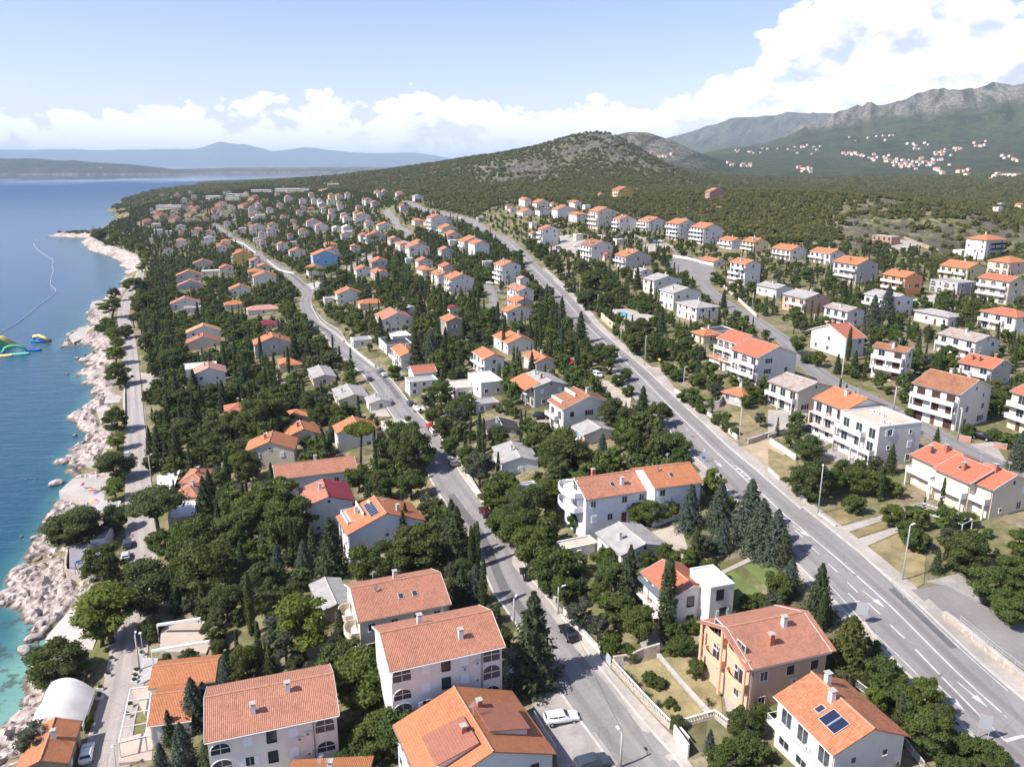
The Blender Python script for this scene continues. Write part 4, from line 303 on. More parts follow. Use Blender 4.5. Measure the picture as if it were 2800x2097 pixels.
TREES = [('p', -73.2, 128.1, 9.7, 1.0), ('p', -75.0, 127.6, 7.0, 1.0), ('d', -77.9, 118.5, 8.1, 1.35), ('d', -70.1, 136.5, 10.2, 1.2), ('s', -82.7, 141.8, 4.3, 1.0), ('d', -85.2, 149.7, 8.9, 1.0), ('d', -100.2, 166.6, 9.1, 1.4), ('d', -94.4, 174.0, 5.8, 1.0), ('s', -65.1, 127.4, 4.3, 1.0), ('b', -75.7, 157.9, 6.5, 1.0), ('b', -66.8, 153.5, 10.2, 1.0), ('b', -58.4, 155.1, 8.8, 1.0), ('d', -58.3, 138.3, 11.9, 1.0), ('k', -57.4, 131.7, 6.9, 1.0), ('c', -51.9, 138.2, 10.3, 1.0), ('c', -45.6, 123.0, 11.5, 1.0), ('d', -52.1, 129.2, 7.1, 1.0), ('c', -46.4, 117.7, 4.9, 1.0), ('d', -52.3, 123.2, 4.5, 1.0), ('d', -49.9, 118.8, 3.2, 1.0), ('e', -45.5, 110.1, 6.1, 1.0), ('d', -42.6, 111.1, 5.8, 1.0), ('e', -47.8, 102.3, 8.1, 1.0), ('k', -50.6, 99.8, 5.4, 1.0), ('e', -46.0, 93.5, 7.4, 1.0), ('e', -49.2, 93.6, 4.9, 1.0), ('k', -41.9, 92.4, 6.3, 1.0), ('c', -38.8, 90.5, 5.5, 1.0), ('k', -35.0, 89.4, 4.3, 1.0), ('t', -69.4, 97.7, 6.5, 1.5), ('s', -66.2, 105.1, 2.4, 1.0), ('b', -67.3, 145.5, 5.7, 1.0), ('d', -62.6, 137.5, 5.8, 1.0), ('p', -33.1, 112.0, 11.0, 1.15), ('k', -27.2, 111.3, 7.7, 1.1), ('k', -34.2, 136.7, 11.4, 1.2), ('e', -45.6, 140.1, 7.2, 1.0), ('e', -40.1, 139.0, 7.5, 1.0), ('b', -47.1, 151.1, 9.0, 1.0), ('d', -46.0, 132.1, 7.8, 1.0), ('o', -36.5, 112.5, 9.1, 1.0), ('c', -41.2, 113.5, 7.8, 1.0), ('k', -38.6, 110.7, 5.2, 1.0), ('d', -25.4, 102.7, 7.8, 1.0), ('b', -21.1, 96.8, 9.0, 1.2), ('b', -19.8, 106.8, 4.3, 1.0), ('b', -17.4, 87.6, 6.3, 1.0), ('b', -14.7, 87.2, 6.8, 1.0), ('s', -20.6, 87.1, 4.0, 1.0), ('o', -19.1, 95.4, 4.7, 1.0), ('k', -21.8, 145.7, 7.0, 1.0), ('d', -17.3, 133.7, 9.4, 1.2), ('d', -23.2, 132.5, 7.2, 1.0), ('b', -27.5, 132.5, 7.2, 1.0), ('k', -10.2, 134.5, 10.9, 1.2), ('c', -7.4, 131.5, 8.3, 1.0), ('c', -6.3, 131.7, 8.9, 1.0), ('k', -8.4, 119.3, 7.5, 1.1), ('e', -6.1, 120.1, 7.2, 1.0), ('c', -4.7, 117.9, 8.8, 1.0), ('k', -33.4, 89.9, 5.3, 1.0), ('d', -34.2, 109.5, 3.0, 1.0), ('d', -19.9, 131.7, 6.5, 1.0), ('d', -42.2, 126.0, 6.1, 1.0), ('d', -39.8, 127.8, 5.2, 1.0), ('c', -37.8, 117.6, 4.9, 1.0), ('k', 3.0, 97.2, 13.9, 1.25), ('b', 3.3, 129.0, 7.5, 1.0), ('b', 0.9, 135.3, 8.1, 1.0), ('s', 6.6, 122.4, 6.7, 1.0), ('s', 6.5, 119.6, 5.1, 1.0), ('b', 8.5, 115.5, 5.0, 1.0), ('s', 10.2, 123.6, 4.5, 1.0), ('b', 15.8, 123.1, 4.5, 1.0), ('k', 18.6, 112.9, 9.7, 1.0), ('b', 22.5, 122.3, 3.2, 1.0), ('b', 16.2, 117.0, 5.6, 1.0), ('b', 14.0, 113.4, 4.1, 1.0), ('b', 15.8, 107.4, 6.0, 1.0), ('b', 18.6, 103.3, 5.8, 1.0), ('o', 10.5, 108.8, 5.3, 1.0), ('o', 12.9, 105.1, 4.2, 1.0), ('s', 14.4, 101.6, 3.3, 1.0), ('o', 11.4, 117.6, 3.1, 1.0), ('c', 22.8, 103.9, 11.7, 1.4), ('k', 30.2, 118.6, 7.4, 1.0), ('e', 35.4, 122.4, 5.6, 1.0), ('s', 24.5, 98.7, 2.9, 1.0), ('s', 23.2, 99.1, 2.5, 1.0), ('b', 24.8, 93.1, 3.2, 0.8), ('s', 18.9, 93.8, 2.3, 1.0), ('s', 20.0, 92.9, 1.8, 1.0), ('d', 27.6, 80.6, 4.2, 1.0), ('s', 27.2, 76.7, 3.9, 1.0), ('s', 23.8, 76.3, 3.1, 1.0), ('s', 25.5, 76.5, 3.5, 1.0), ('s', 30.4, 83.3, 2.2, 1.0), ('h', 16.1, 95.9, 1.4, 1.0), ('h', 16.8, 94.0, 1.6, 1.0), ('h', 18.0, 91.5, 1.4, 1.0), ('h', 19.1, 89.2, 1.5, 1.0), ('h', 20.3, 86.0, 1.5, 1.0), ('h', 25.2, 87.6, 1.4, 1.0), ('s', 20.6, 89.2, 1.5, 1.0), ('s', 21.3, 88.2, 1.0, 1.0), ('b', 5.0, 129.4, 5.1, 1.0), ('s', 34.9, 105.7, 2.5, 1.0), ('s', 36.7, 105.4, 2.5, 1.0), ('s', 26.7, 103.3, 2.3, 1.0), ('s', 23.9, 102.5, 2.8, 1.0), ('s', 16.7, 101.0, 1.8, 1.0), ('e', 32.0, 131.7, 8.1, 1.1), ('e', 36.9, 130.2, 8.3, 1.1), ('e', 40.7, 125.4, 10.0, 1.2), ('e', 41.2, 120.3, 8.9, 1.2), ('e', 35.7, 122.4, 5.6, 1.0), ('k', 18.3, 137.9, 7.5, 1.1), ('c', 24.0, 142.5, 5.6, 1.4), ('c', 26.3, 143.8, 3.1, 1.0), ('c', 27.6, 143.8, 3.9, 1.0), ('b', 25.5, 135.1, 5.0, 1.0), ('b', 23.3, 136.5, 4.3, 1.0), ('b', 28.3, 136.1, 4.8, 1.0), ('b', 14.8, 137.7, 3.5, 1.0), ('b', 12.1, 138.3, 3.5, 1.0), ('k', 31.7, 184.8, 9.1, 1.3), ('d', 34.8, 180.6, 6.3, 1.0), ('d', 24.6, 184.4, 7.4, 1.0), ('d', 27.3, 180.5, 6.0, 1.0), ('b', 33.8, 176.6, 3.6, 1.0), ('e', 20.3, 168.3, 5.7, 1.0), ('b', 26.5, 166.3, 5.9, 1.0), ('s', 34.4, 163.5, 5.2, 1.5), ('s', 35.9, 159.3, 2.7, 1.5), ('s', 29.3, 165.7, 3.1, 1.4), ('d', 11.7, 164.5, 8.4, 1.4), ('d', 8.4, 168.3, 6.3, 1.0), ('c', 9.8, 162.0, 4.3, 1.0), ('c', 11.5, 161.8, 4.9, 1.0), ('b', 15.6, 161.9, 3.7, 1.0), ('d', 3.1, 143.1, 8.7, 1.0), ('b', 6.9, 148.0, 7.2, 1.0), ('b', 4.0, 190.2, 4.6, 1.0), ('b', 4.1, 180.2, 4.0, 1.0), ('c', 19.3, 228.6, 10.5, 1.2), ('c', 8.4, 273.0, 8.5, 1.0), ('c', 10.0, 272.1, 8.0, 1.0), ('e', 17.3, 274.1, 6.2, 1.0), ('k', 22.3, 261.4, 8.2, 1.3), ('d', 21.6, 215.5, 5.4, 1.0), ('d', 28.6, 230.7, 4.5, 1.0), ('k', 6.3, 244.3, 6.5, 1.0), ('b', 16.9, 227.1, 4.0, 1.0), ('b', 30.7, 242.2, 5.9, 1.0), ('d', 28.1, 249.0, 5.2, 1.0), ('b', 22.7, 235.5, 5.8, 1.0), ('b', 32.6, 219.9, 3.9, 1.0), ('s', 31.5, 206.8, 3.3, 1.0), ('s', 30.0, 217.3, 3.5, 1.0), ('d', 39.5, 248.2, 7.3, 1.0), ('d', 44.5, 240.6, 8.0, 1.0), ('d', 48.8, 237.4, 6.6, 1.0), ('d', 54.7, 242.2, 5.9, 1.0), ('d', 56.7, 236.5, 4.5, 1.0), ('b', 50.9, 222.7, 3.1, 1.0), ('b', 55.7, 215.8, 4.6, 1.0), ('o', 52.0, 195.7, 4.9, 1.0), ('b', 50.7, 206.7, 4.4, 1.0), ('s', 45.3, 223.1, 3.2, 1.3), ('s', 46.1, 215.9, 3.1, 1.3), ('s', 45.2, 195.5, 4.2, 1.2), ('s', 46.4, 191.9, 3.1, 1.2), ('s', 46.5, 186.6, 2.7, 1.0), ('b', 57.6, 188.0, 3.4, 1.0), ('b', 64.1, 195.5, 4.5, 1.0), ('b', 60.0, 191.8, 4.5, 1.0), ('o', 57.2, 174.5, 3.5, 1.0), ('s', 48.1, 178.3, 2.6, 1.0), ('s', 49.0, 173.6, 2.5, 1.0), ('s', 50.4, 170.7, 1.9, 1.0), ('u', -39.1, 192.9, 11.7, 1.0), ('k', -32.3, 184.5, 8.7, 1.0), ('d', -26.9, 186.5, 12.9, 0.8), ('d', -23.2, 180.0, 11.8, 0.8), ('d', -28.6, 191.4, 7.9, 0.8), ('b', -22.9, 167.4, 6.4, 1.0), ('d', -29.8, 168.5, 7.1, 1.0), ('b', -36.4, 175.9, 6.4, 1.0), ('b', -44.7, 188.2, 3.2, 1.2), ('k', -21.8, 149.3, 6.8, 1.0), ('k', -11.7, 141.3, 9.5, 1.2), ('c', -7.1, 137.7, 5.8, 1.0), ('c', -7.9, 138.0, 4.7, 1.0), ('c', -8.0, 186.4, 9.7, 1.2), ('c', -6.9, 184.3, 8.9, 1.0), ('c', -11.7, 187.7, 5.9, 1.0), ('c', -3.1, 167.7, 6.7, 1.0), ('o', -7.2, 166.4, 8.5, 1.0), ('d', -3.4, 185.6, 5.9, 1.0), ('b', -10.5, 177.7, 5.7, 1.0), ('b', -2.0, 153.8, 7.7, 1.2), ('b', -1.6, 139.8, 7.2, 1.0), ('s', -58.5, 212.7, 3.5, 1.0), ('d', -74.0, 224.6, 13.5, 1.2), ('d', -71.0, 231.0, 8.4, 1.0), ('c', -85.4, 295.0, 9.8, 1.0), ('c', -91.3, 296.0, 8.3, 1.0), ('c', -102.1, 314.7, 11.0, 1.0), ('c', -74.2, 321.8, 5.6, 1.0), ('c', -86.1, 268.0, 10.0, 1.0), ('k', -85.5, 305.2, 12.8, 1.0), ('k', -78.5, 298.6, 11.0, 1.0), ('k', -34.3, 276.1, 12.5, 1.2), ('e', -28.5, 275.8, 11.6, 1.0), ('k', -24.4, 283.4, 9.4, 1.0), ('k', -17.4, 257.4, 7.3, 1.0), ('c', -3.0, 277.5, 9.2, 1.0), ('c', -18.4, 298.6, 8.8, 1.0), ('b', -40.3, 264.4, 5.6, 1.0), ('b', -21.1, 227.1, 7.8, 1.0), ('b', -12.8, 214.2, 5.8, 1.0), ('b', -16.4, 212.1, 5.4, 1.0), ('k', -49.1, 308.8, 7.0, 1.0), ('b', -53.0, 163.7, 11.4, 1.2), ('b', -46.6, 153.3, 10.8, 1.1), ('b', -54.8, 160.8, 11.2, 1.0), ('k', -35.9, 147.1, 6.7, 1.1), ('d', -63.9, 242.1, 7.4, 1.0), ('d', -56.9, 230.0, 6.7, 1.0), ('b', -51.6, 227.9, 6.6, 1.0), ('b', -59.7, 230.0, 5.4, 1.0), ('s', -53.9, 210.1, 2.3, 1.0), ('b', -48.8, 230.1, 4.6, 1.0), ('d', -18.2, 202.1, 6.0, 1.0), ('b', -22.7, 214.9, 4.7, 1.0), ('b', -15.4, 188.1, 4.9, 1.0), ('s', -14.5, 210.6, 3.1, 1.0), ('b', -4.2, 153.0, 6.2, 1.0), ('p', -197.3, 387.1, 6.6, 1.0), ('p', -186.4, 367.1, 5.7, 1.0), ('p', -173.4, 338.6, 7.9, 1.0), ('d', -155.2, 303.8, 9.6, 1.0), ('d', -129.7, 247.4, 8.5, 1.0), ('p', -121.4, 231.0, 5.1, 1.0), ('d', -109.5, 205.4, 8.4, 1.2), ('p', -103.5, 192.7, 5.1, 1.0), ('d', -101.1, 170.7, 7.9, 1.5), ('d', -94.9, 174.2, 6.4, 1.0), ('k', -107.9, 223.8, 8.4, 0.8), ('k', -104.2, 220.7, 9.3, 1.0), ('k', -94.0, 210.1, 10.9, 1.0), ('d', -101.8, 210.6, 4.7, 1.0), ('d', -131.7, 277.1, 5.4, 1.0), ('c', -128.8, 285.2, 7.6, 1.0), ('c', -125.7, 295.1, 8.8, 1.0), ('k', -117.4, 282.9, 9.0, 1.2), ('c', -117.4, 293.7, 7.3, 1.0), ('c', -115.8, 296.3, 10.9, 1.0), ('c', -114.5, 307.6, 11.8, 1.0), ('c', -105.1, 292.1, 10.3, 1.0), ('k', -120.1, 273.6, 9.7, 1.1), ('k', -101.7, 242.2, 10.1, 1.0), ('b', -139.3, 316.9, 10.0, 1.0), ('k', -75.8, 185.3, 7.7, 1.0), ('k', -72.4, 173.4, 10.6, 1.1), ('b', -79.9, 161.8, 4.4, 1.0), ('a', -82.3, 169.5, 11.7, 1.3), ('d', -122.9, 268.9, 7.7, 1.0), ('d', -145.5, 313.4, 6.0, 1.0), ('d', -170.0, 360.1, 6.8, 1.0), ('d', -143.1, 318.2, 6.7, 1.0), ('k', -110.6, 242.7, 7.9, 1.0), ('d', -98.3, 228.0, 8.3, 1.0), ('k', -100.1, 220.5, 6.5, 1.0), ('d', -88.1, 214.7, 7.9, 1.0), ('d', -87.3, 222.2, 8.2, 1.0), ('d', -85.9, 232.2, 7.6, 1.0), ('d', -80.0, 226.8, 7.9, 1.0), ('d', -80.5, 209.4, 5.8, 1.0), ('d', -86.7, 207.0, 6.2, 1.0), ('d', -116.9, 250.4, 4.1, 1.0), ('d', -102.5, 262.1, 8.4, 1.0), ('k', -97.7, 257.8, 10.2, 1.0), ('k', -95.4, 273.2, 9.7, 1.0), ('d', -113.1, 263.1, 7.5, 1.0), ('b', -70.5, 180.7, 4.5, 1.0), ('d', -68.9, 193.3, 8.0, 1.0), ('p', -203.3, 395.2, 5.3, 1.0), ('p', -187.5, 370.8, 5.0, 1.0), ('p', -214.4, 416.8, 5.9, 1.0), ('p', -228.3, 448.2, 10.6, 1.0), ('d', -254.8, 506.0, 8.5, 1.0), ('p', -224.9, 469.8, 9.0, 1.0), ('t', -201.5, 417.3, 9.3, 1.0), ('d', -214.0, 459.4, 11.5, 1.0), ('b', -252.1, 531.3, 10.8, 1.4), ('p', -313.4, 681.5, 6.8, 1.0), ('p', -325.5, 713.3, 7.6, 1.0), ('p', -356.0, 769.8, 8.8, 1.0), ('p', -384.1, 814.1, 9.2, 1.0), ('p', -404.6, 840.1, 8.3, 1.0), ('p', -430.9, 874.6, 10.5, 1.0), ('p', -460.4, 930.6, 9.8, 1.0), ('p', -296.1, 638.3, 7.3, 1.0), ('c', -465.1, 984.4, 14.5, 1.0), ('c', -490.6, 1054.3, 14.0, 1.0), ('c', -463.4, 1012.1, 16.3, 1.0), ('c', -411.4, 933.8, 12.5, 1.0), ('c', -391.7, 880.6, 8.1, 1.0), ('c', -402.4, 946.4, 10.7, 1.0), ('c', -353.0, 839.0, 11.9, 1.0), ('c', -349.3, 837.4, 13.0, 1.0), ('c', -341.2, 857.0, 11.5, 1.0), ('c', -256.0, 693.3, 11.9, 1.0), ('c', -446.7, 1193.1, 14.1, 1.0), ('c', -453.8, 1222.0, 13.6, 1.0), ('c', -162.6, 406.7, 11.8, 1.0), ('d', -467.2, 914.6, 12.9, 1.4), ('d', -193.7, 392.5, 7.0, 1.0), ('b', -244.0, 532.4, 8.5, 1.0), ('u', -127.8, 506.4, 9.5, 1.0), ('u', -120.8, 501.9, 8.7, 1.0), ('u', -117.3, 516.3, 8.2, 1.0), ('e', -107.7, 457.0, 10.3, 1.1), ('d', -105.9, 490.6, 7.5, 1.0), ('u', -110.0, 640.4, 11.4, 1.0), ('c', -73.2, 434.4, 11.7, 1.3), ('c', -31.9, 353.2, 10.5, 1.0), ('c', -27.9, 329.8, 12.8, 1.0), ('c', -15.0, 348.4, 9.5, 1.0), ('c', -5.7, 315.8, 10.4, 1.0), ('c', -2.6, 285.4, 10.8, 1.2), ('c', -18.7, 298.4, 9.9, 1.0), ('k', -39.4, 336.4, 14.0, 1.2), ('k', -48.9, 593.0, 10.5, 1.0), ('c', -54.3, 596.7, 8.9, 1.0), ('k', -53.7, 318.6, 10.6, 1.0), ('k', -25.5, 298.9, 7.2, 1.0), ('d', -35.4, 326.2, 8.3, 1.0), ('c', -75.6, 327.4, 4.2, 1.0), ('c', -119.6, 479.9, 5.2, 1.0), ('c', -63.9, 606.2, 8.6, 1.0), ('c', -152.0, 671.1, 8.6, 1.0), ('c', -152.4, 664.2, 7.6, 1.0), ('k', 58.3, 369.7, 9.7, 1.1), ('c', 59.8, 341.1, 8.3, 1.0), ('k', 83.9, 312.8, 7.1, 1.0), ('k', 57.0, 446.9, 10.2, 1.0), ('k', 82.0, 431.9, 9.3, 1.0), ('k', 52.9, 276.5, 8.7, 1.1), ('d', 43.4, 265.5, 8.0, 1.2), ('k', 24.1, 274.1, 10.7, 1.2), ('k', 20.2, 318.1, 9.5, 1.0), ('e', 17.9, 279.4, 5.9, 1.0), ('c', 9.9, 278.3, 9.7, 1.0), ('c', 8.5, 277.3, 6.3, 1.0), ('c', 14.0, 316.5, 8.0, 1.0), ('o', 17.3, 368.3, 6.0, 1.0), ('b', 81.2, 382.0, 4.4, 1.0), ('b', 97.4, 468.9, 5.7, 1.0), ('b', 96.5, 451.0, 5.8, 1.0), ('b', 3.5, 482.4, 9.0, 1.0), ('d', 38.6, 377.3, 8.8, 1.3), ('d', 36.5, 418.5, 8.5, 1.0), ('d', 46.3, 419.5, 6.7, 1.0), ('d', 43.8, 365.4, 6.4, 1.0), ('d', 31.9, 333.9, 8.4, 1.2), ('d', 38.0, 322.7, 8.1, 1.0), ('d', 46.6, 341.2, 7.0, 1.0), ('d', 27.1, 377.7, 5.0, 1.0), ('d', 25.0, 430.1, 8.1, 1.0), ('d', 17.7, 488.9, 9.8, 1.0), ('d', 12.9, 524.9, 9.0, 1.0), ('d', 21.8, 456.3, 7.9, 1.0), ('b', 51.6, 310.1, 5.5, 1.0), ('b', 93.9, 367.8, 5.9, 1.0), ('b', 94.9, 361.1, 4.7, 1.0), ('e', 120.8, 262.6, 12.1, 1.1), ('e', 136.6, 286.6, 11.4, 1.0), ('k', 128.0, 264.0, 7.5, 1.2), ('k', 131.9, 313.8, 8.7, 1.0), ('c', 130.3, 304.4, 7.6, 1.0), ('c', 112.9, 290.0, 5.1, 1.0), ('b', 99.6, 274.8, 5.7, 1.0), ('b', 106.8, 266.8, 4.8, 1.0), ('c', 102.1, 235.6, 7.5, 1.0), ('b', 175.3, 318.6, 4.6, 1.0), ('b', 172.0, 292.6, 4.7, 1.0), ('d', 155.5, 271.6, 4.0, 1.0), ('b', 122.7, 249.2, 4.1, 1.0), ('d', 134.4, 251.8, 4.5, 1.0), ('b', 159.2, 325.1, 4.7, 1.0), ('b', 135.5, 365.7, 5.8, 1.0), ('b', 126.4, 354.6, 5.2, 1.0), ('c', 98.9, 228.1, 9.5, 1.1), ('k', 95.7, 215.6, 6.0, 1.2), ('k', 90.6, 214.8, 5.6, 1.0), ('b', 87.9, 222.6, 4.5, 1.0), ('d', 60.6, 153.0, 5.1, 1.2), ('d', 54.7, 135.1, 7.7, 0.9), ('d', 53.9, 137.4, 6.0, 1.0), ('d', 62.4, 139.8, 5.2, 1.0), ('d', 64.1, 136.7, 4.9, 1.0), ('b', 67.1, 135.8, 4.6, 1.0), ('k', 73.8, 145.3, 5.7, 1.0), ('e', 82.6, 156.3, 5.7, 1.0), ('k', 87.9, 155.8, 4.8, 1.0), ('s', 98.3, 162.8, 2.9, 1.0), ('s', 102.4, 159.6, 3.0, 1.0), ('e', 98.1, 144.7, 7.4, 1.0), ('s', 60.2, 129.6, 3.5, 1.0), ('b', 64.5, 124.2, 3.8, 1.0), ('b', 59.2, 137.3, 4.7, 1.0), ('b', 87.0, 236.6, 5.7, 1.0), ('s', 86.2, 226.3, 2.8, 1.2), ('b', 124.7, 221.6, 5.4, 1.0), ('b', 120.7, 217.4, 3.8, 1.0), ('s', 103.0, 177.7, 2.5, 1.0), ('b', 114.1, 179.2, 4.8, 1.0), ('b', 109.6, 173.6, 3.7, 1.0), ('b', 95.7, 187.1, 3.0, 1.0), ('s', 96.2, 196.2, 1.7, 1.0), ('b', 91.7, 175.4, 2.5, 1.0), ('s', 76.7, 123.2, 2.4, 1.0), ('k', 43.4, 100.3, 8.5, 1.3), ('e', 42.0, 107.8, 5.6, 1.1), ('c', 43.0, 97.8, 6.1, 1.4), ('g', 43.5, 89.7, 7.2, 1.3), ('e', 42.7, 117.3, 8.3, 1.2), ('k', 43.6, 115.6, 5.6, 1.0), ('s', 45.9, 85.2, 4.4, 0.9), ('o', 41.4, 86.1, 2.8, 1.0), ('k', 64.8, 109.7, 3.9, 1.0), ('d', 68.9, 110.0, 6.2, 1.2), ('b', 68.0, 101.7, 5.4, 1.2), ('b', 68.0, 97.0, 4.3, 1.2), ('b', 73.7, 106.1, 4.4, 1.2), ('b', 79.5, 112.9, 4.3, 1.2), ('s', 64.4, 116.2, 3.7, 1.0), ('s', 46.1, 80.8, 3.7, 1.0), ('s', 46.7, 79.7, 3.2, 1.0), ('s', 47.5, 78.7, 3.0, 1.0), ('s', 47.7, 76.9, 2.9, 1.0), ('s', 48.2, 75.5, 2.9, 1.0), ('s', 48.9, 74.3, 2.9, 1.0), ('s', 50.0, 73.6, 3.2, 1.0), ('s', 51.2, 72.8, 3.0, 1.0), ('s', 52.1, 71.7, 2.8, 1.0), ('s', 46.7, 71.6, 2.2, 1.0), ('s', 48.1, 71.1, 2.2, 1.0), ('b', 72.2, 100.1, 4.4, 1.0), ('s', 46.3, 83.2, 3.5, 1.0), ('o', 70.2, 117.1, 3.2, 1.0), ('s', 66.2, 117.0, 2.6, 1.0), ('s', 40.0, 107.1, 4.1, 1.0), ('s', 65.0, 119.6, 3.2, 1.0)]
BUOYS = [(-579.8, 980.9), (-567.1, 959.4), (-554.8, 933.0), (-512.7, 866.8), (-475.5, 814.5), (-448.0, 777.9), (-429.7, 749.0), (-411.0, 713.6), (-392.0, 681.3), (-352.0, 605.4), (-324.3, 562.4), (-299.5, 493.9), (-283.0, 448.3), (-275.8, 420.6), (-271.1, 398.7)]
PARK = [(-249.1, 381.7), (-240.2, 374.5), (-243.7, 393.8), (-235.1, 370.3), (-240.8, 366.2), (-234.3, 378.8)]
POOL = [(41.2, 313.9), (45.4, 312.5), (46.4, 303.4), (42.4, 303.8)]
TENT = [(-76.3, 114.1, 3.9), (-67.9, 112.0, 6.0), (-65.4, 103.2, 6.0), (-73.8, 103.8, 4.2)]
PERGOLA = [(-60.9, 109.6, 6.3), (-57.7, 110.2, 6.7), (-53.6, 98.6, 6.8), (-56.9, 97.3, 6.3)]
BEAMS = [((-63.7, 126.3, 7.5), (-55.6, 126.0, 9.0)), ((-61.4, 118.7, 7.3), (-51.2, 118.5, 9.3))]
SLATS = [(-103.9, 186.7, 4.9), (-99.1, 186.4, 5.3), (-97.0, 179.3, 5.1), (-102.6, 180.2, 4.7)]
COASTCANOPY = [(-94.9, 198.6, 7.1), (-89.1, 200.2, 8.0), (-86.3, 189.1, 7.6), (-88.9, 185.0, 7.0)]
VINE = [(67.4, 125.9, 30.4), (71.3, 127.7, 30.7), (76.2, 121.0, 30.7), (73.5, 119.1, 30.4)]
BOULDERS = [((-92.3, 138.1), 3.1898230698529413), ((-90.9, 133.4), 3.4798069852941174), ((-90.6, 129.4), 3.1898230698529413), ((-105.9, 150.0), 4.349758731617647), ((-109.9, 160.0), 3.769790900735294), ((-111.3, 168.6), 2.6098552389705882), ((-112.2, 176.3), 3.1898230698529413), ((-115.9, 184.9), 2.6098552389705882), ((-119.4, 176.7), 0.7249597886029412), ((-115.3, 175.5), 1.4499195772058824), ((-104.6, 145.8), 2.6098552389705882), ((-108.4, 165.0), 2.3198713235294117), ((-129.0, 209.8), 4.210426930147059), ((-116.2, 185.0), 4.210426930147059), ((-145.9, 251.6), 1.9138304227941179), ((-192.1, 332.8), 1.5310643382352942), ((-203.4, 369.0), 1.5310643382352942), ((-203.0, 361.7), 2.296596507352941), ((-195.9, 355.7), 4.210426930147059), ((-186.4, 336.3), 5.3587251838235295), ((-176.2, 322.9), 4.975959099264706), ((-163.9, 302.8), 5.3587251838235295), ((-156.6, 271.4), 2.6793625919117647), ((-146.3, 261.3), 4.210426930147059), ((-136.3, 227.0), 4.210426930147059), ((-137.4, 237.5), 3.444894761029412), ((-119.1, 176.5), 0.9569152113970589), ((-115.4, 175.8), 2.296596507352941), ((-112.2, 176.1), 4.210426930147059)]
SWIM = [(-139.7, 213.2), (-136.9, 213.7), (-89.4, 126.8)]
SUN = [(-118.4, 204.2), (-116.2, 201.6), (-115.1, 201.5), (-113.4, 199.8), (-111.7, 199.0), (-111.5, 198.1), (-110.0, 192.3), (-109.1, 193.4)]
SIGNS = [(48.6, 98.2), (53.5, 76.6), (40.4, 157.5), (39.7, 171.4), (44.4, 233.2)]
BOAT = (-28.5, 228.3)
PLANTERS = [(-65.4, 123.0), (-64.1, 118.2), (-63.7, 116.7), (-63.3, 115.5), (-70.5, 122.4), (-69.0, 118.0), (-68.6, 114.5), (-67.6, 112.2), (-65.6, 105.7), (-61.2, 109.3), (-60.5, 106.9)]
FENCES = [(0.1, [(2.4, 95.4), (7.1, 95.8)], 'white railing at the head of the car park'), (0.1, [(2.9, 90.5), (5.5, 83.8)], 'white railing beside the orange roofed house at the car park'), (0.3, [(42.9, 85.9), (44.7, 81.6)], 'white railing behind the mottled orange roof'), (0.1, [(44.3, 76.4), (44.6, 72.2)], 'white stair railing at the gable of the white house'), (0.0, [(0.0, 97.2), (2.4, 98.0)], 'white railing under the tall conifer')]
PLAY = [(-88.5, 151.8), (-93.0, 154.5), (-90.1, 150.8)]
CANOPY = [(19.4, 112.5, 24.8), (20.8, 112.8, 25.1), (22.9, 106.0, 25.1), (22.2, 104.8, 24.8)]
SOLID = [[(59.0, 71.7), (58.8, 77.5), (56.4, 88.6), (54.3, 101.4), (51.8, 116.0), (48.3, 131.9), (47.7, 137.2), (45.3, 153.8), (42.8, 172.6), (36.7, 228.2), (29.7, 296.6), (27.1, 329.4), (22.3, 380.6), (12.7, 463.6), (0.0, 569.2)], [(53.4, 92.3), (55.9, 76.3)], [(55.9, 76.3), (58.8, 77.1)], [(54.0, 129.8), (56.3, 113.4), (58.6, 96.5), (61.0, 84.4)], [(47.8, 111.8), (49.3, 97.9), (51.2, 88.4), (52.8, 77.3)], [(45.8, 175.3), (47.3, 163.4), (50.2, 145.6)]]
DASH = [[(49.3, 119.5), (49.8, 116.9)], [(50.1, 114.1), (50.6, 111.3)], [(50.9, 108.5), (51.3, 105.7)], [(51.6, 102.9), (52.1, 100.0)], [(52.4, 97.6), (53.0, 94.6)], [(48.6, 125.2), (49.0, 122.5)], [(47.8, 130.2), (48.2, 127.6)]]
LADDER = [[(45.4, 153.8), (47.0, 143.5)], [(45.8, 152.3), (46.5, 148.1)]]
ARROWS = [[(48.7, 126.7), (50.1, 122.5)], [(49.9, 105.8), (50.5, 101.8)], [(52.1, 106.0), (53.4, 101.3)], [(53.0, 85.5), (53.9, 81.0)], [(55.7, 86.1), (57.0, 81.6)], [(42.6, 158.6), (43.4, 153.9)]]
ZEBRA = [[(88.1, 393.2), (93.9, 387.7)], [(-7.4, 574.4), (-2.1, 563.3)]]
TOWN = [(84.5, 120.3), (257.5, 402.0), (254.8, 429.1), (218.1, 410.5), (229.0, 456.6), (196.7, 454.2), (182.0, 476.6), (155.4, 488.7), (142.6, 524.6), (130.1, 576.1), (100.0, 634.0), (81.1, 693.7), (55.3, 769.6), (23.0, 856.0), (0.0, 895.0), (-20.9, 776.2), (-32.7, 724.0), (-47.8, 757.5), (-82.9, 838.0), (-122.4, 941.6), (-158.0, 1037.1), (-228.2, 1274.5), (-279.9, 1423.1), (-500.2, 1966.0), (-627.8, 2008.5), (-615.5, 1720.1), (-686.7, 1665.8), (-726.9, 1619.0), (-654.1, 1355.5), (-525.3, 998.1), (-380.5, 689.6), (-270.8, 452.3), (-166.7, 243.6), (-79.0, 103.5), (-120, 10), (150, 10)]
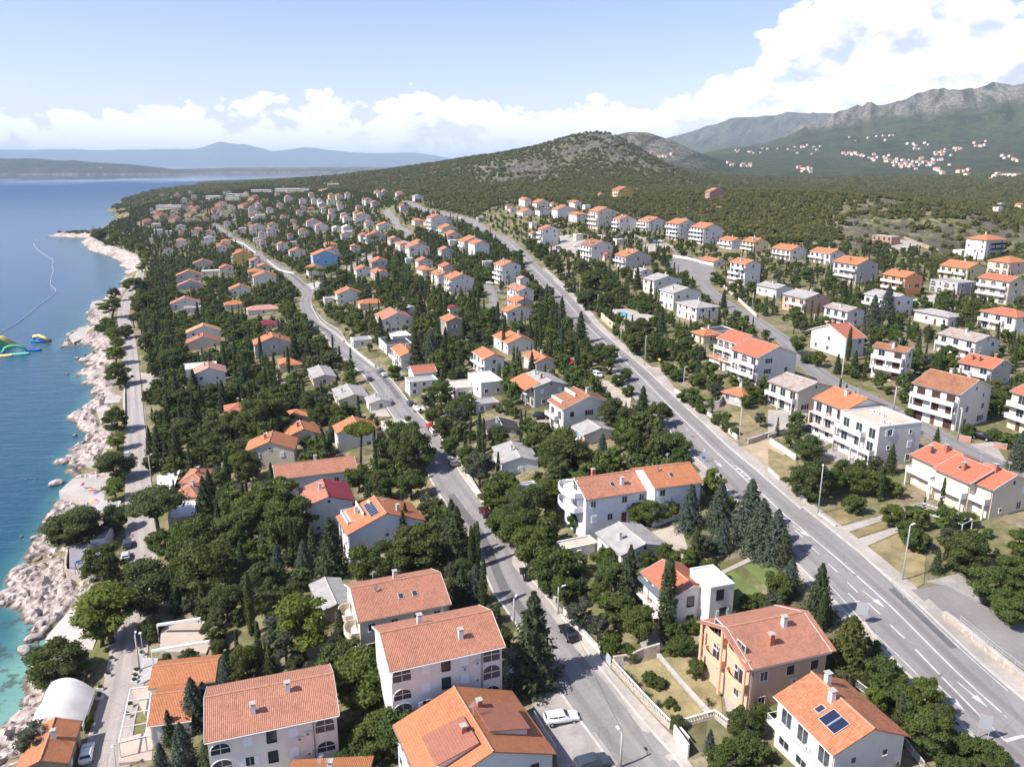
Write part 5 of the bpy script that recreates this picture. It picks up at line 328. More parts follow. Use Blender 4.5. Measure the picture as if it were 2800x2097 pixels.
VILLAGE = [(566, 3095), (609, 3163), (577, 3092), (549, 3087), (606, 3148), (520, 3115), (549, 3084), (914, 3272), (870, 3323), (971, 3348), (947, 3318), (855, 3215), (969, 3453), (1005, 3484), (886, 3305), (1620, 4474), (1464, 4878), (1666, 4886), (1423, 4887), (1783, 4802), (1745, 4799), (1435, 5002), (1435, 5039), (1614, 4845), (1469, 5449), (1566, 5187), (1738, 4886), (1580, 4934), (1564, 4543), (1386, 5100), (1677, 4811), (1701, 4825), (1551, 5035), (1455, 5306), (1454, 5039), (1690, 4840), (1718, 4671), (1162, 3297), (1146, 3224), (1187, 3302), (1152, 3194), (1179, 3248), (1175, 3378), (1101, 3035), (1084, 3074), (1784, 4349), (1751, 4265), (1739, 4307), (1734, 4075), (1752, 4385), (1811, 4142), (1766, 4338), (1738, 4122), (1804, 4353), (1743, 4357), (1767, 4233), (1708, 3957), (1704, 3905), (1757, 4154), (1782, 4292), (1734, 4295), (1792, 4311), (1680, 3833), (1821, 3994), (1717, 3750), (1777, 3951), (1684, 3703), (1624, 3394), (1722, 3610), (1760, 3896), (1741, 3942), (1574, 3321), (1696, 3745), (1784, 3829), (1696, 3645), (1832, 3589), (1786, 3718), (1766, 3463), (1609, 3336), (1781, 3549), (1676, 3630), (1784, 3509), (1694, 3429), (1872, 3620), (1763, 3633), (1876, 3613), (1637, 3368), (1869, 3671), (1760, 3319), (1762, 3535), (1592, 3365), (1843, 3730), (1793, 3517), (1757, 3716), (1867, 3619), (1762, 3592), (1749, 3461), (1861, 3637), (1606, 3466), (1711, 3373), (1711, 3592), (1713, 3695), (1728, 3495), (1643, 3490), (1684, 3482), (1606, 3463), (1787, 3620), (1697, 3374), (1682, 3519), (2080, 3986), (2015, 3945), (2334, 4181), (1996, 3841), (1854, 3742), (2197, 4119), (2378, 4178), (2396, 4306), (2191, 4041), (2017, 3885), (2135, 3985), (2368, 4161), (2056, 3977), (2363, 4194), (2181, 4073), (2174, 4026), (2338, 4149), (2089, 4025), (1990, 3886), (2496, 4383), (2325, 4111), (2207, 4102), (2007, 3784), (2138, 4094), (2014, 3799), (2024, 3958), (2153, 4920), (2133, 4985), (2137, 4764), (2049, 5055), (2214, 4879), (2183, 4896), (2033, 4921), (2229, 4882), (2099, 4274), (2217, 4462), (2138, 4490), (2200, 4385), (2086, 4297), (2165, 4479), (2142, 4406), (2192, 4374), (1553, 2836), (1400, 2532), (1624, 2933), (1524, 2810), (1491, 2487), (1475, 2436), (1491, 2426), (1520, 2574), (1277, 2189), (1373, 2337), (1442, 2358), (2132, 3544), (2056, 3394), (2009, 3284), (2063, 3464), (2135, 3603), (2079, 3482), (2031, 3344), (2051, 3376), (1556, 3011), (1561, 3036), (1427, 2725), (1540, 3143), (1526, 2943), (1438, 2751)]
# ------------------------------------------------------------------ ground heights
_c = np.array(COAST); _hp = np.array(HEIGHTS)
_Q = _hp[:, :2] * np.array([2.2, 1.0]); _n = len(_Q)
_A = np.zeros((_n + 3, _n + 3)); _A[:_n, :_n] = np.linalg.norm(_Q[:, None] - _Q[None], axis=2) - .004 * np.eye(_n)
_A[:_n, _n] = 1; _A[:_n, _n + 1:] = _Q; _A[_n, :_n] = 1; _A[_n + 1:, :_n] = _Q.T
_b = np.zeros(_n + 3); _b[:_n] = np.log(_hp[:, 2] + 12.0)
_W = np.linalg.solve(_A, _b)
def base_height(xy):
    q = np.stack([np.arctan2(xy[:, 0], xy[:, 1]), np.log(np.maximum(np.hypot(xy[:, 0], xy[:, 1]), 3))], 1) * np.array([2.2, 1.0])
    out = np.empty(len(q))
    for i in range(0, len(q), 20000):
        s = q[i:i + 20000]
        d = np.sqrt(((s[:, None] - _Q[None]) ** 2).sum(2) + .0004)
        out[i:i + 20000] = d @ _W[:_n] + _W[_n] + s @ _W[_n + 1:]
    return np.exp(out) - 12.0
def seg_dist(xy, pl):
    pl = np.asarray(pl, float); best = np.full(len(xy), 1e18)
    for a, b in zip(pl[:-1], pl[1:]):
        e = b - a; t = np.clip(((xy - a) @ e) / max(e @ e, 1e-9), 0, 1)
        best = np.minimum(best, ((xy - a - t[:, None] * e) ** 2).sum(1))
    return np.sqrt(best)
def inside(xy, poly):
    P = np.asarray(poly, float); ins = np.zeros(len(xy), bool); j = len(P) - 1
    for i in range(len(P)):
        c1 = (P[i, 1] > xy[:, 1]) != (P[j, 1] > xy[:, 1])
        dy_ = (P[j, 1] - P[i, 1]) or 1e-9
        ins ^= c1 & (xy[:, 0] < (P[j, 0] - P[i, 0]) * (xy[:, 1] - P[i, 1]) / dy_ + P[i, 0]); j = i
    return ins
_LAND = np.vstack([_c, [[20000, 16000], [20000, 20]]])
def shore(xy):
    return np.where(inside(xy, _LAND), 1, -1) * seg_dist(xy, _c)
def ground(xy):
    xy = np.atleast_2d(np.asarray(xy, float)); z = base_height(xy); s = shore(xy)
    t = np.clip(s / 13.0, 0, 1); t = t * t * (3 - 2 * t)
    return np.where(s > 0, np.maximum(z, .6) * t, np.maximum(.18 * s, -7) - .05)
def gz(x, y): return float(ground([[x, y]])[0])

_rs = np.random.RandomState(11); _tab = _rs.rand(256, 256)
def vnoise(x, y):
    xi = np.floor(x).astype(int); yi = np.floor(y).astype(int); fx = x - xi; fy = y - yi
    fx = fx * fx * (3 - 2 * fx); fy = fy * fy * (3 - 2 * fy)
    g = lambda a, b: _tab[a & 255, b & 255]
    return (g(xi, yi) * (1 - fx) + g(xi + 1, yi) * fx) * (1 - fy) + (g(xi, yi + 1) * (1 - fx) + g(xi + 1, yi + 1) * fx) * fy
def fbm(x, y, o=4):
    s = 0; a = .5
    for _ in range(o): s = s + a * vnoise(x, y); x = x * 2.03 + 17; y = y * 2.03 + 5; a *= .5
    return s
def ridged(x, y, o=4):
    s = 0; a = .5
    for _ in range(o): s = s + a * (1 - np.abs(2 * vnoise(x, y) - 1)); x = x * 2.1 + 7; y = y * 2.1 + 3; a *= .5
    return s
def sstep(v, a, b):
    t = np.clip((v - a) / (b - a), 0, 1); return t * t * (3 - 2 * t)

# ------------------------------------------------------------------ materials
MATS = {}
def mat(name, col, rough=.85, build=None, spec=.25):
    if name in MATS: return MATS[name]
    m = bpy.data.materials.new(name); m.use_nodes = True; t = NT(m.node_tree)
    bs = m.node_tree.nodes['Principled BSDF']
    bs.inputs['Roughness'].default_value = rough; bs.inputs['Specular IOR Level'].default_value = spec
    bs.inputs['Base Color'].default_value = (*col, 1)
    if build: build(t, bs, col)
    MATS[name] = m
    return m
def bump(t, bs, h, strength=.3, dist=.05):
    b = t.n('ShaderNodeBump'); b.inputs['Strength'].default_value = strength; b.inputs['Distance'].default_value = dist
    t.l(h, b.inputs['Height']); t.l(b.outputs[0], bs.inputs['Normal'])
def wpos(t): return t.n('ShaderNodeNewGeometry').outputs['Position']
def opos(t): return t.n('ShaderNodeTexCoord').outputs['Object']
def c4(c, k=1.0): return (c[0] * k, c[1] * k, c[2] * k, 1)

def plain(scale=.6, lo=.82, hi=1.1, fine=9.0, bst=.15, pos=opos):
    def b(t, bs, col):
        p = pos(t)
        n1 = t.noise(p, scale, 5, .6); n2 = t.noise(p, fine, 3, .6)
        f = t.m('ADD', t.m('MULTIPLY', n1, .7), t.m('MULTIPLY', n2, .3))
        t.l(t.mix(t.mr(f, .3, .7), c4(col, lo), c4(col, hi)), bs.inputs['Base Color'])
        bump(t, bs, n2, bst, .03)
    return b
def stucco(t, bs, col):
    p = opos(t); s = t.sep(p)
    n1 = t.noise(p, .45, 5, .65)
    streak = t.noise(t.comb(t.m('MULTIPLY', s[0], 2.4), t.m('MULTIPLY', s[1], 2.4), t.m('MULTIPLY', s[2], .16)), 1.0, 4, .6)
    d = t.m('ADD', t.mr(n1, .45, .8, 0, .5), t.mr(streak, .55, .85, 0, .7))
    rnd = t.n('ShaderNodeObjectInfo').outputs['Random']
    base = t.mix(t.m('MULTIPLY', rnd, .5), c4(col), c4((col[0] * .95, col[1] * .92, col[2] * .86)))
    t.l(t.mix(t.m('MULTIPLY', d, .55), base, c4((col[0] * .62, col[1] * .59, col[2] * .54))), bs.inputs['Base Color'])
    bump(t, bs, t.noise(p, 14, 3, .6), .2, .02)
def tiles(var=.3, moss=.25, wu=.23, wv=.36, dark=(.16, .09, .06)):
    def b(t, bs, col):
        uv = t.n('ShaderNodeUVMap').outputs[0]; s = t.sep(uv)
        u = t.m('DIVIDE', s[0], wu); v = t.m('DIVIDE', s[1], wv)
        wn = t.n('ShaderNodeTexWhiteNoise', noise_dimensions='2D')
        t.l(t.comb(t.m('FLOOR', u), t.m('FLOOR', v)), wn.inputs['Vector'])
        fu = t.m('FRACT', u); fv = t.m('FRACT', v)
        barrel = t.m('SINE', t.m('MULTIPLY', fu, math.pi))
        p = opos(t)
        big = t.noise(p, .35, 5, .62); med = t.noise(p, 2.2, 4, .6)
        rnd = t.n('ShaderNodeObjectInfo').outputs['Random']
        c = t.mix(t.m('MULTIPLY', wn.outputs['Value'], var), c4(col), c4((col[0] * .62, col[1] * .5, col[2] * .42)))
        c = t.mix(t.m('MULTIPLY', rnd, .25), c, c4((col[0] * .85, col[1] * .95, col[2] * 1.05)))
        c = t.mix(t.mr(t.m('ADD', t.m('MULTIPLY', big, .6), t.m('MULTIPLY', med, .4)), .44, .70, 0, moss), c, (*dark, 1))
        gap = t.m('MAXIMUM', t.mr(fu, .0, .16, .55, 0), t.mr(fv, .0, .13, .5, 0))
        c = t.mix(gap, c, c4((col[0] * .38, col[1] * .3, col[2] * .28)))
        t.l(c, bs.inputs['Base Color'])
        bump(t, bs, t.m('ADD', barrel, t.m('MULTIPLY', fv, .6)), .9, .06)
    return b
def ribbed(t, bs, col):
    uv = t.n('ShaderNodeUVMap').outputs[0]; s = t.sep(uv); p = opos(t)
    rib = t.m('SINE', t.m('MULTIPLY', s[0], 26.0))
    n1 = t.noise(p, .5, 6, .65); n2 = t.noise(p, 5, 4, .65)
    seam = t.mr(t.m('FRACT', t.m('DIVIDE', s[1], 1.2)), 0, .05, .35, 0)
    f = t.mr(t.m('ADD', t.m('MULTIPLY', n1, .6), t.m('MULTIPLY', n2, .4)), .35, .68)
    c = t.mix(f, c4(col, .72), c4(col, 1.1)); c = t.mix(seam, c, c4(col, .45))
    t.l(c, bs.inputs['Base Color']); bump(t, bs, rib, .6, .04)
def lichen(t, bs, col):
    ribbed(t, bs, col); p = opos(t)
    src = bs.inputs['Base Color'].links[0].from_socket
    t.l(t.mix(t.mr(t.noise(p, .9, 5, .65), .5, .66, 0, .8), src, (.30, .15, .08, 1)), bs.inputs['Base Color'])
def stonework(sc=2.4, joint=(.36, .33, .29)):
    def b(t, bs, col):
        p = opos(t)
        v = t.n('ShaderNodeTexVoronoi', feature='DISTANCE_TO_EDGE'); t.l(p, v.inputs['Vector']); v.inputs['Scale'].default_value = sc
        v2 = t.n('ShaderNodeTexVoronoi', feature='F1'); t.l(p, v2.inputs['Vector']); v2.inputs['Scale'].default_value = sc
        s = t.n('ShaderNodeSeparateColor'); t.l(v2.outputs['Color'], s.inputs[0])
        c = t.mix(s.outputs[0], c4(col, .72), c4(col, 1.15)); c = t.mix(t.m('MULTIPLY', s.outputs[1], .35), c, c4((col[0] * 1.0, col[1] * .85, col[2] * .7)))
        e = t.mr(v.outputs['Distance'], 0, .06, 1, 0)
        t.l(t.mix(t.m('MULTIPLY', e, .7), c, (*joint, 1)), bs.inputs['Base Color'])
        bump(t, bs, t.mr(v.outputs['Distance'], 0, .12), .7, .06)
    return b
def bricks(t, bs, col):
    p = opos(t); s = t.sep(p)
    br = t.n('ShaderNodeTexBrick'); t.l(t.comb(t.m('ADD', s[0], s[1]), s[2]), br.inputs['Vector'])
    br.inputs['Scale'].default_value = 1; br.inputs['Brick Width'].default_value = .33; br.inputs['Row Height'].default_value = .24; br.inputs['Mortar Size'].default_value = .02
    br.inputs['Color1'].default_value = c4(col); br.inputs['Color2'].default_value = c4(col, .75); br.inputs['Mortar'].default_value = (.42, .38, .34, 1)
    t.l(br.outputs['Color'], bs.inputs['Base Color'])

WALLC = {'w': (.70, .675, .645), 'c': (.68, .60, .49), 'y': (.76, .62, .34), 'y2': (.66, .47, .15), 'b': (.25, .44, .72), 'o': (.74, .36, .16), 'p': (.74, .55, .48),
         'g': (.50, .48, .47), 't': (.64, .44, .32), 'l': (.70, .73, .78), 'e': (.62, .64, .46)}
def wall_mat(k):
    if k == 'n': return mat('rubble_wall', (.40, .35, .29), .9, stonework(2.2))
    if k == 'k': return mat('clay_block', (.50, .22, .13), .9, bricks)
    return mat('render_' + k, WALLC[k], .9, stucco)
def roof_mat(k):
    if k == 's': return mat('pantile_salmon', (.55, .255, .165), .8, tiles(.6, .4))
    if k == 's2': return mat('pantile_mottled', (.60, .25, .13), .8, tiles(.75, .5))
    if k == 'o': return mat('tile_orange', (.575, .235, .11), .75, tiles(.45, .35))
    if k == 'r': return mat('tile_red', (.53, .185, .11), .75, tiles(.3, .25))
    if k == 'b': return mat('tile_brown', (.42, .195, .105), .85, tiles(.6, .7, dark=(.12, .07, .045)))
    if k == 'p': return mat('tile_pink', (.58, .32, .26), .8, tiles(.3, .2))
    if k == 't2': return mat('tile_tan', (.60, .36, .18), .8, tiles(.4, .3))
    if k == 'g': return mat('fibre_cement', (.42, .40, .38), .9, ribbed)
    if k == 'x': return mat('fibre_cement_lichen', (.44, .37, .33), .9, lichen)
    if k == 'm': return mat('metal_maroon', (.25, .035, .045), .5, ribbed)
    if k == 'k': return mat('sheet_charcoal', (.075, .07, .07), .6, ribbed)
    if k == 't': return mat('deck_beige', (.55, .48, .40), .9, plain(.5))
    return mat('deck_white', (.74, .70, .66), .85, plain(.4, .85, 1.05))
M_white = mat('white_paint', (.70, .685, .66), .7, plain(.8, .9, 1.05))
M_cap = mat('ridge_tile', (.52, .27, .17), .85, plain(3, .7, 1.2))
M_gut = mat('gutter_grey', (.20, .19, .18), .5)
M_glass = mat('window_glass', (.035, .045, .055), .12, spec=.6)
M_frame = mat('window_frame', (.74, .72, .69), .6)
M_dark = mat('dark_shutter', (.075, .04, .03), .7)
M_shutw = mat('white_shutter', (.74, .75, .77), .7)
M_shutg = mat('green_shutter', (.03, .11, .08), .6)
M_shutb = mat('blue_shutter', (.05, .25, .60), .6)
M_shutr = mat('red_shutter', (.30, .08, .06), .6)
M_metal = mat('steel_grey', (.45, .46, .47), .45, spec=.5)
M_black = mat('black_metal', (.02, .02, .022), .5)
M_conc = mat('concrete', (.47, .44, .40), .9, plain(.5, .75, 1.12))
M_brickch = mat('brick_chimney', (.45, .17, .10), .9, plain(6, .7, 1.15))
M_solar = mat('solar_cell', (.018, .028, .06), .2, spec=.6)
M_solarf = mat('solar_frame', (.55, .57, .60), .4)
M_trunk = mat('bark', (.13, .095, .07), .95, plain(3, .6, 1.3))
M_red = mat('red_rail', (.45, .13, .09), .7)
M_peach = mat('render_peach', (.80, .47, .30), .85, stucco)

def ground_build(t, bs, col):
    p = wpos(t)
    rock = t.attr('rock'); wood = t.attr('wood'); far = t.attr('far')
    n_big = t.noise(p, .012, 6, .6); n_mid = t.noise(p, .11, 6, .62); n_fine = t.noise(p, .9, 5, .65)
    soil = t.mix(t.mr(n_fine, .3, .7), (.21, .165, .11, 1), (.31, .25, .165, 1))
    grass = t.mix(t.mr(n_fine, .3, .7), (.10, .115, .045, 1), (.19, .175, .075, 1))
    town = t.mix(t.mr(n_mid, .4, .62), grass, soil)
    v = t.n('ShaderNodeTexVoronoi', feature='F1'); v.inputs['Scale'].default_value = .13; t.l(p, v.inputs['Vector'])
    crown = t.mr(v.outputs['Distance'], .1, .75, 1, 0)
    sv = t.n('ShaderNodeSeparateColor'); t.l(v.outputs['Color'], sv.inputs[0])
    leaf = t.mix(sv.outputs[0], (.058, .076, .028, 1), (.120, .132, .050, 1))
    leaf = t.mix(t.m('MULTIPLY', n_big, .9), leaf, (.082, .098, .034, 1))
    under = t.mix(t.mr(n_fine, .35, .65), (.16, .142, .080, 1), (.30, .26, .17, 1))
    scrub = t.mix(t.m('MAXIMUM', t.mr(crown, .15, .5), t.m('MULTIPLY', far, .8)), under, leaf)
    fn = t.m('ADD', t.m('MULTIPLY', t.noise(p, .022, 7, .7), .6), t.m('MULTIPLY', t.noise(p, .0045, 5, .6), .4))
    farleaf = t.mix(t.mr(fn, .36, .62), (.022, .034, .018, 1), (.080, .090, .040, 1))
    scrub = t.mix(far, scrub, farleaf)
    wmix = t.mix(wood, town, scrub)
    cr = t.noise(p, .035, 8, .7, dist=.4)
    cc = t.mix(t.mr(cr, .32, .66), (.17, .145, .11, 1), (.39, .345, .29, 1))
    rn = t.m('MULTIPLY', rock, t.mr(t.m('ADD', t.m('MULTIPLY', n_mid, .35), t.m('MULTIPLY', cr, .65)), .34, .55))
    sx_ = t.sep(p); st_ = t.noise(t.comb(t.m('MULTIPLY', t.m('SUBTRACT', t.m('MULTIPLY', sx_[0], .9), t.m('MULTIPLY', sx_[1], .42)), .011), t.m('MULTIPLY', sx_[2], .0045)), 1.0, 7, .68, dist=.5)
    cc = t.mix(t.mr(st_, .36, .62), (.105, .10, .085, 1), cc)
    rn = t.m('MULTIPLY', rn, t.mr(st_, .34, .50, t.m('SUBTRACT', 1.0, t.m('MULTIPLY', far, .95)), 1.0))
    t.l(t.mix(t.m('MINIMUM', rn, 1.0), wmix, cc), bs.inputs['Base Color'])
    hh = t.m('ADD', t.m('MULTIPLY', crown, t.m('MULTIPLY', wood, 1.0)), t.m('MULTIPLY', cr, t.m('MULTIPLY', rock, 5.0)))
    bump(t, bs, hh, .85, 5.0)
M_ground = mat('earth', (.2, .2, .1), .95, ground_build, .1)

def mk(name, V, Fc, m, parent=None, uv=None, smooth=False, link=True):
    me = bpy.data.meshes.new(name)
    me.from_pydata([tuple(map(float, v)) for v in V], [], Fc)
    if isinstance(m, (list, tuple)):
        for q in m: me.materials.append(q)
    elif m: me.materials.append(m)
    if uv is not None:
        l = me.uv_layers.new(name='UVMap'); l.data.foreach_set('uv', np.asarray(uv, np.float32).ravel())
    if smooth: me.polygons.foreach_set('use_smooth', [True] * len(me.polygons))
    o = bpy.data.objects.new(name, me)
    if link: COL.objects.link(o)
    if parent: o.parent = parent
    return o
def inst(o, parent=None, loc=(0, 0, 0), rz=0.0, scale=None, name=None):
    c = bpy.data.objects.new(name or o.name.split('.')[0], o.data if hasattr(o, 'data') else o); COL.objects.link(c)
    c.parent = parent; c.location = loc; c.rotation_euler = (0, 0, rz)
    if scale is not None: c.scale = scale
    return c
def place(name, me, parent, loc, rz=0.0, scale=(1, 1, 1)):
    c = bpy.data.objects.new(name, me); COL.objects.link(c); c.parent = parent
    c.location = loc; c.rotation_euler = (0, 0, rz); c.scale = scale
    return c
def empty(name, loc, rz=0.0):
    e = bpy.data.objects.new(name, None); COL.objects.link(e); e.location = loc; e.rotation_euler = (0, 0, rz); e.empty_display_size = .5
    return e
def tag(o, label, cat, group=None):
    o['label'] = label; o['category'] = cat
    if group: o['group'] = group
    return o
def kind(o, k): o['kind'] = k; return o
class MB:
    """collects boxes / tubes / quads into one mesh"""
    def __init__(s): s.V = []; s.F = []
    def box(s, x0, x1, y0, y1, z0, z1):
        b = len(s.V)
        s.V += [(x0, y0, z0), (x1, y0, z0), (x1, y1, z0), (x0, y1, z0), (x0, y0, z1), (x1, y0, z1), (x1, y1, z1), (x0, y1, z1)]
        s.F += [tuple(b + i for i in f) for f in ((3, 2, 1, 0), (4, 5, 6, 7), (0, 1, 5, 4), (1, 2, 6, 5), (2, 3, 7, 6), (3, 0, 4, 7))]
        return s
    def beam(s, p, q, wd, ht=None):
        p = Vector(p); q = Vector(q); ht = ht or wd; d = (q - p)
        if d.length < 1e-6: return s
        d.normalize(); up = Vector((0, 0, 1)) if abs(d.z) < .95 else Vector((1, 0, 0))
        x = d.cross(up).normalized() * wd / 2; y = x.cross(d).normalized() * ht / 2; b = len(s.V)
        for c in (p, q): s.V += [tuple(c - x - y), tuple(c + x - y), tuple(c + x + y), tuple(c - x + y)]
        s.F += [tuple(b + i for i in f) for f in ((3, 2, 1, 0), (4, 5, 6, 7), (0, 1, 5, 4), (1, 2, 6, 5), (2, 3, 7, 6), (3, 0, 4, 7))]
        return s
    def tube(s, pts, rad, n=8, cap=True):
        pts = [Vector(p) for p in pts]; rad = rad if isinstance(rad, (list, tuple)) else [rad] * len(pts); b = len(s.V)
        for i, p in enumerate(pts):
            d = (pts[min(i + 1, len(pts) - 1)] - pts[max(i - 1, 0)]).normalized()
            up = Vector((0, 0, 1)) if abs(d.z) < .9 else Vector((1, 0, 0))
            x = d.cross(up).normalized(); y = x.cross(d).normalized()
            for k in range(n):
                a = 2 * math.pi * k / n; s.V.append(tuple(p + (x * math.cos(a) + y * math.sin(a)) * rad[i]))
        for i in range(len(pts) - 1):
            for k in range(n):
                s.F.append((b + i * n + k, b + i * n + (k + 1) % n, b + (i + 1) * n + (k + 1) % n, b + (i + 1) * n + k))
        if cap:
            s.F.append(tuple(b + k for k in range(n))[::-1]); s.F.append(tuple(b + (len(pts) - 1) * n + k for k in range(n)))
        return s
    def disc(s, c, r0, r1, z0, z1, n=12):
        b = len(s.V)
        for r_, z_ in ((r0, z0), (r1, z1)):
            for k in range(n):
                a = 2 * math.pi * k / n; s.V.append((c[0] + r_ * math.cos(a), c[1] + r_ * math.sin(a), z_))
        for k in range(n): s.F.append((b + k, b + (k + 1) % n, b + n + (k + 1) % n, b + n + k))
        s.F.append(tuple(b + k for k in range(n))[::-1]); s.F.append(tuple(b + n + k for k in range(n)))
        return s
    def quad(s, *p):
        b = len(s.V); s.V += [tuple(q) for q in p]; s.F.append(tuple(range(b, b + len(p)))); return s
    def build(s, name, m, parent=None, smooth=False): return mk(name, s.V, s.F, m, parent, smooth=smooth)

def grid_mesh(name, X, Y, Z, keep, m, attrs):
    ny, nx = X.shape; idx = np.arange(ny * nx).reshape(ny, nx)
    f = np.stack([idx[:-1, :-1], idx[:-1, 1:], idx[1:, 1:], idx[1:, :-1]], -1).reshape(-1, 4)
    if keep is not None:
        kv = keep.ravel(); f = f[kv[f].any(1)]
    used = np.zeros(ny * nx, bool); used[f.ravel()] = True; mp = np.cumsum(used) - 1
    f = mp[f]; P = np.stack([X.ravel(), Y.ravel(), Z.ravel()], 1)[used].astype(np.float32)
    me = bpy.data.meshes.new(name); me.vertices.add(len(P)); me.vertices.foreach_set('co', P.ravel())
    me.loops.add(f.size); me.loops.foreach_set('vertex_index', f.ravel().astype(np.int32))
    me.polygons.add(len(f)); me.polygons.foreach_set('loop_start', np.arange(0, f.size, 4, dtype=np.int32))
    me.polygons.foreach_set('use_smooth', np.ones(len(f), bool))
    me.update(calc_edges=True)
    for k, v in attrs.items():
        a = me.attributes.new(k, 'FLOAT', 'POINT'); a.data.foreach_set('value', v.ravel()[used].astype(np.float32))
    me.materials.append(m)
    o = bpy.data.objects.new(name, me); COL.objects.link(o)
    return o
# ------------------------------------------------------------------ terrain sheet
def polar_grid(a0, a1, na, r0, r1, nr):
    a = np.radians(np.linspace(a0, a1, na)); r = np.exp(np.linspace(math.log(r0), math.log(r1), nr))
    return np.meshgrid(a, r)
A_, R_ = polar_grid(-72, 72, 520, 8, 13500, 500)
X = R_ * np.sin(A_); Y = R_ * np.cos(A_); xy = np.stack([X.ravel(), Y.ravel()], 1)
sd = shore(xy).reshape(X.shape); Z = ground(xy).reshape(X.shape)
AD = np.degrees(A_)
relief = sstep(R_, 2700, 4500) * sstep(sd, 30, 300)
n1 = ridged(X / 900, Y / 900, 5) - .5; n2 = ridged(X / 210, Y / 210, 4) - .5
Z = Z + relief * (n1 * np.clip(Z * .28, 0, 130) + n2 * np.clip(Z * .07, 0, 34))
Z = Z + sstep(R_, 4600, 5600) * sstep(AD, 13, 17) * (ridged(AD * 1.1, R_ / 2600, 5) - .5) * np.clip(Z * .16, 0, 75)
Z = Z + sstep(R_, 430, 900) * (1 - sstep(R_, 2200, 4000)) * sstep(sd, 20, 120) * (fbm(X / 60, Y / 60, 3) - .45) * 7
town = inside(xy, TOWN).reshape(X.shape)
_mx = np.interp(Y, *zip(*sorted((c[1], c[0]) for c in ROADS[3][2] + ROADS[2][2])))
wood = np.where(town, np.where(X < _mx, .55, .12) * sstep(sd, 26, 40), 1.0) * sstep(sd, 5, 14)
nz = fbm(X / 130, Y / 130, 4); nzs = fbm(X / 28, Y / 28, 4)
rock = np.zeros_like(Z)
crest = np.interp(AD, [13, 16, 20, 24, 28, 33, 40, 60], [150, 300, 430, 520, 600, 690, 760, 800])
cliff = sstep(R_, 4700, 5400) * sstep(AD, 14, 17) * sstep(Z + 150 * (nz - .47), crest * .66, crest * .82) * (1 - sstep(Z, crest * 1.04, crest * 1.16))
rock = np.maximum(rock, cliff * sstep(ridged(X / 330 + Y / 900, Y / 1500, 4), .38, .55))
hill = sstep(R_, 1650, 1850) * (1 - sstep(R_, 2450, 2700)) * sstep(AD, 1.5, 4) * (1 - sstep(AD, 10.5, 12.5)) * sstep(Z, 75, 130)
rock = np.maximum(rock, hill * sstep(nzs, .30, .52) * .9)
terr = sstep(R_, 1350, 1450) * (1 - sstep(R_, 1750, 1900)) * sstep(AD, -3.2, -1.5) * (1 - sstep(AD, 2, 4))
rock = np.maximum(rock, terr * sstep(nzs, .34, .46))
bare = sstep(R_, 430, 520) * (1 - sstep(R_, 800, 900)) * sstep(AD, 19, 23) * (1 - town)
rock = np.maximum(rock, bare * sstep(nzs, .40, .56) * .7)
cape = sstep(R_, 2300, 2700) * (1 - sstep(sd, 8, 45)) * sstep(sd, -5, 2)
rock = np.maximum(rock, cape)
hill2 = sstep(R_, 2900, 3200) * (1 - sstep(R_, 3700, 4000)) * sstep(AD, 5, 7) * (1 - sstep(AD, 12, 14))
rock = np.maximum(rock, hill2 * sstep(ridged(X / 160, Y / 160, 4), .42, .6) * .8)
wood = wood * (1 - .75 * bare * sstep(nzs, .26, .46))
g_ = grid_mesh('ground', X, Y, Z, sd > -60, M_ground, {'rock': np.clip(rock, 0, 1), 'wood': np.clip(wood, 0, 1), 'far': sstep(R_, 1900, 2900)})
kind(g_, 'structure')
from mathutils.bvhtree import BVHTree
_bvh = BVHTree.FromObject(g_, bpy.context.evaluated_depsgraph_get())
def drop(x, y):
    h = _bvh.ray_cast(Vector((x, y, 3000)), Vector((0, 0, -1)))
    return h[0].z if h[0] is not None else gz(x, y)

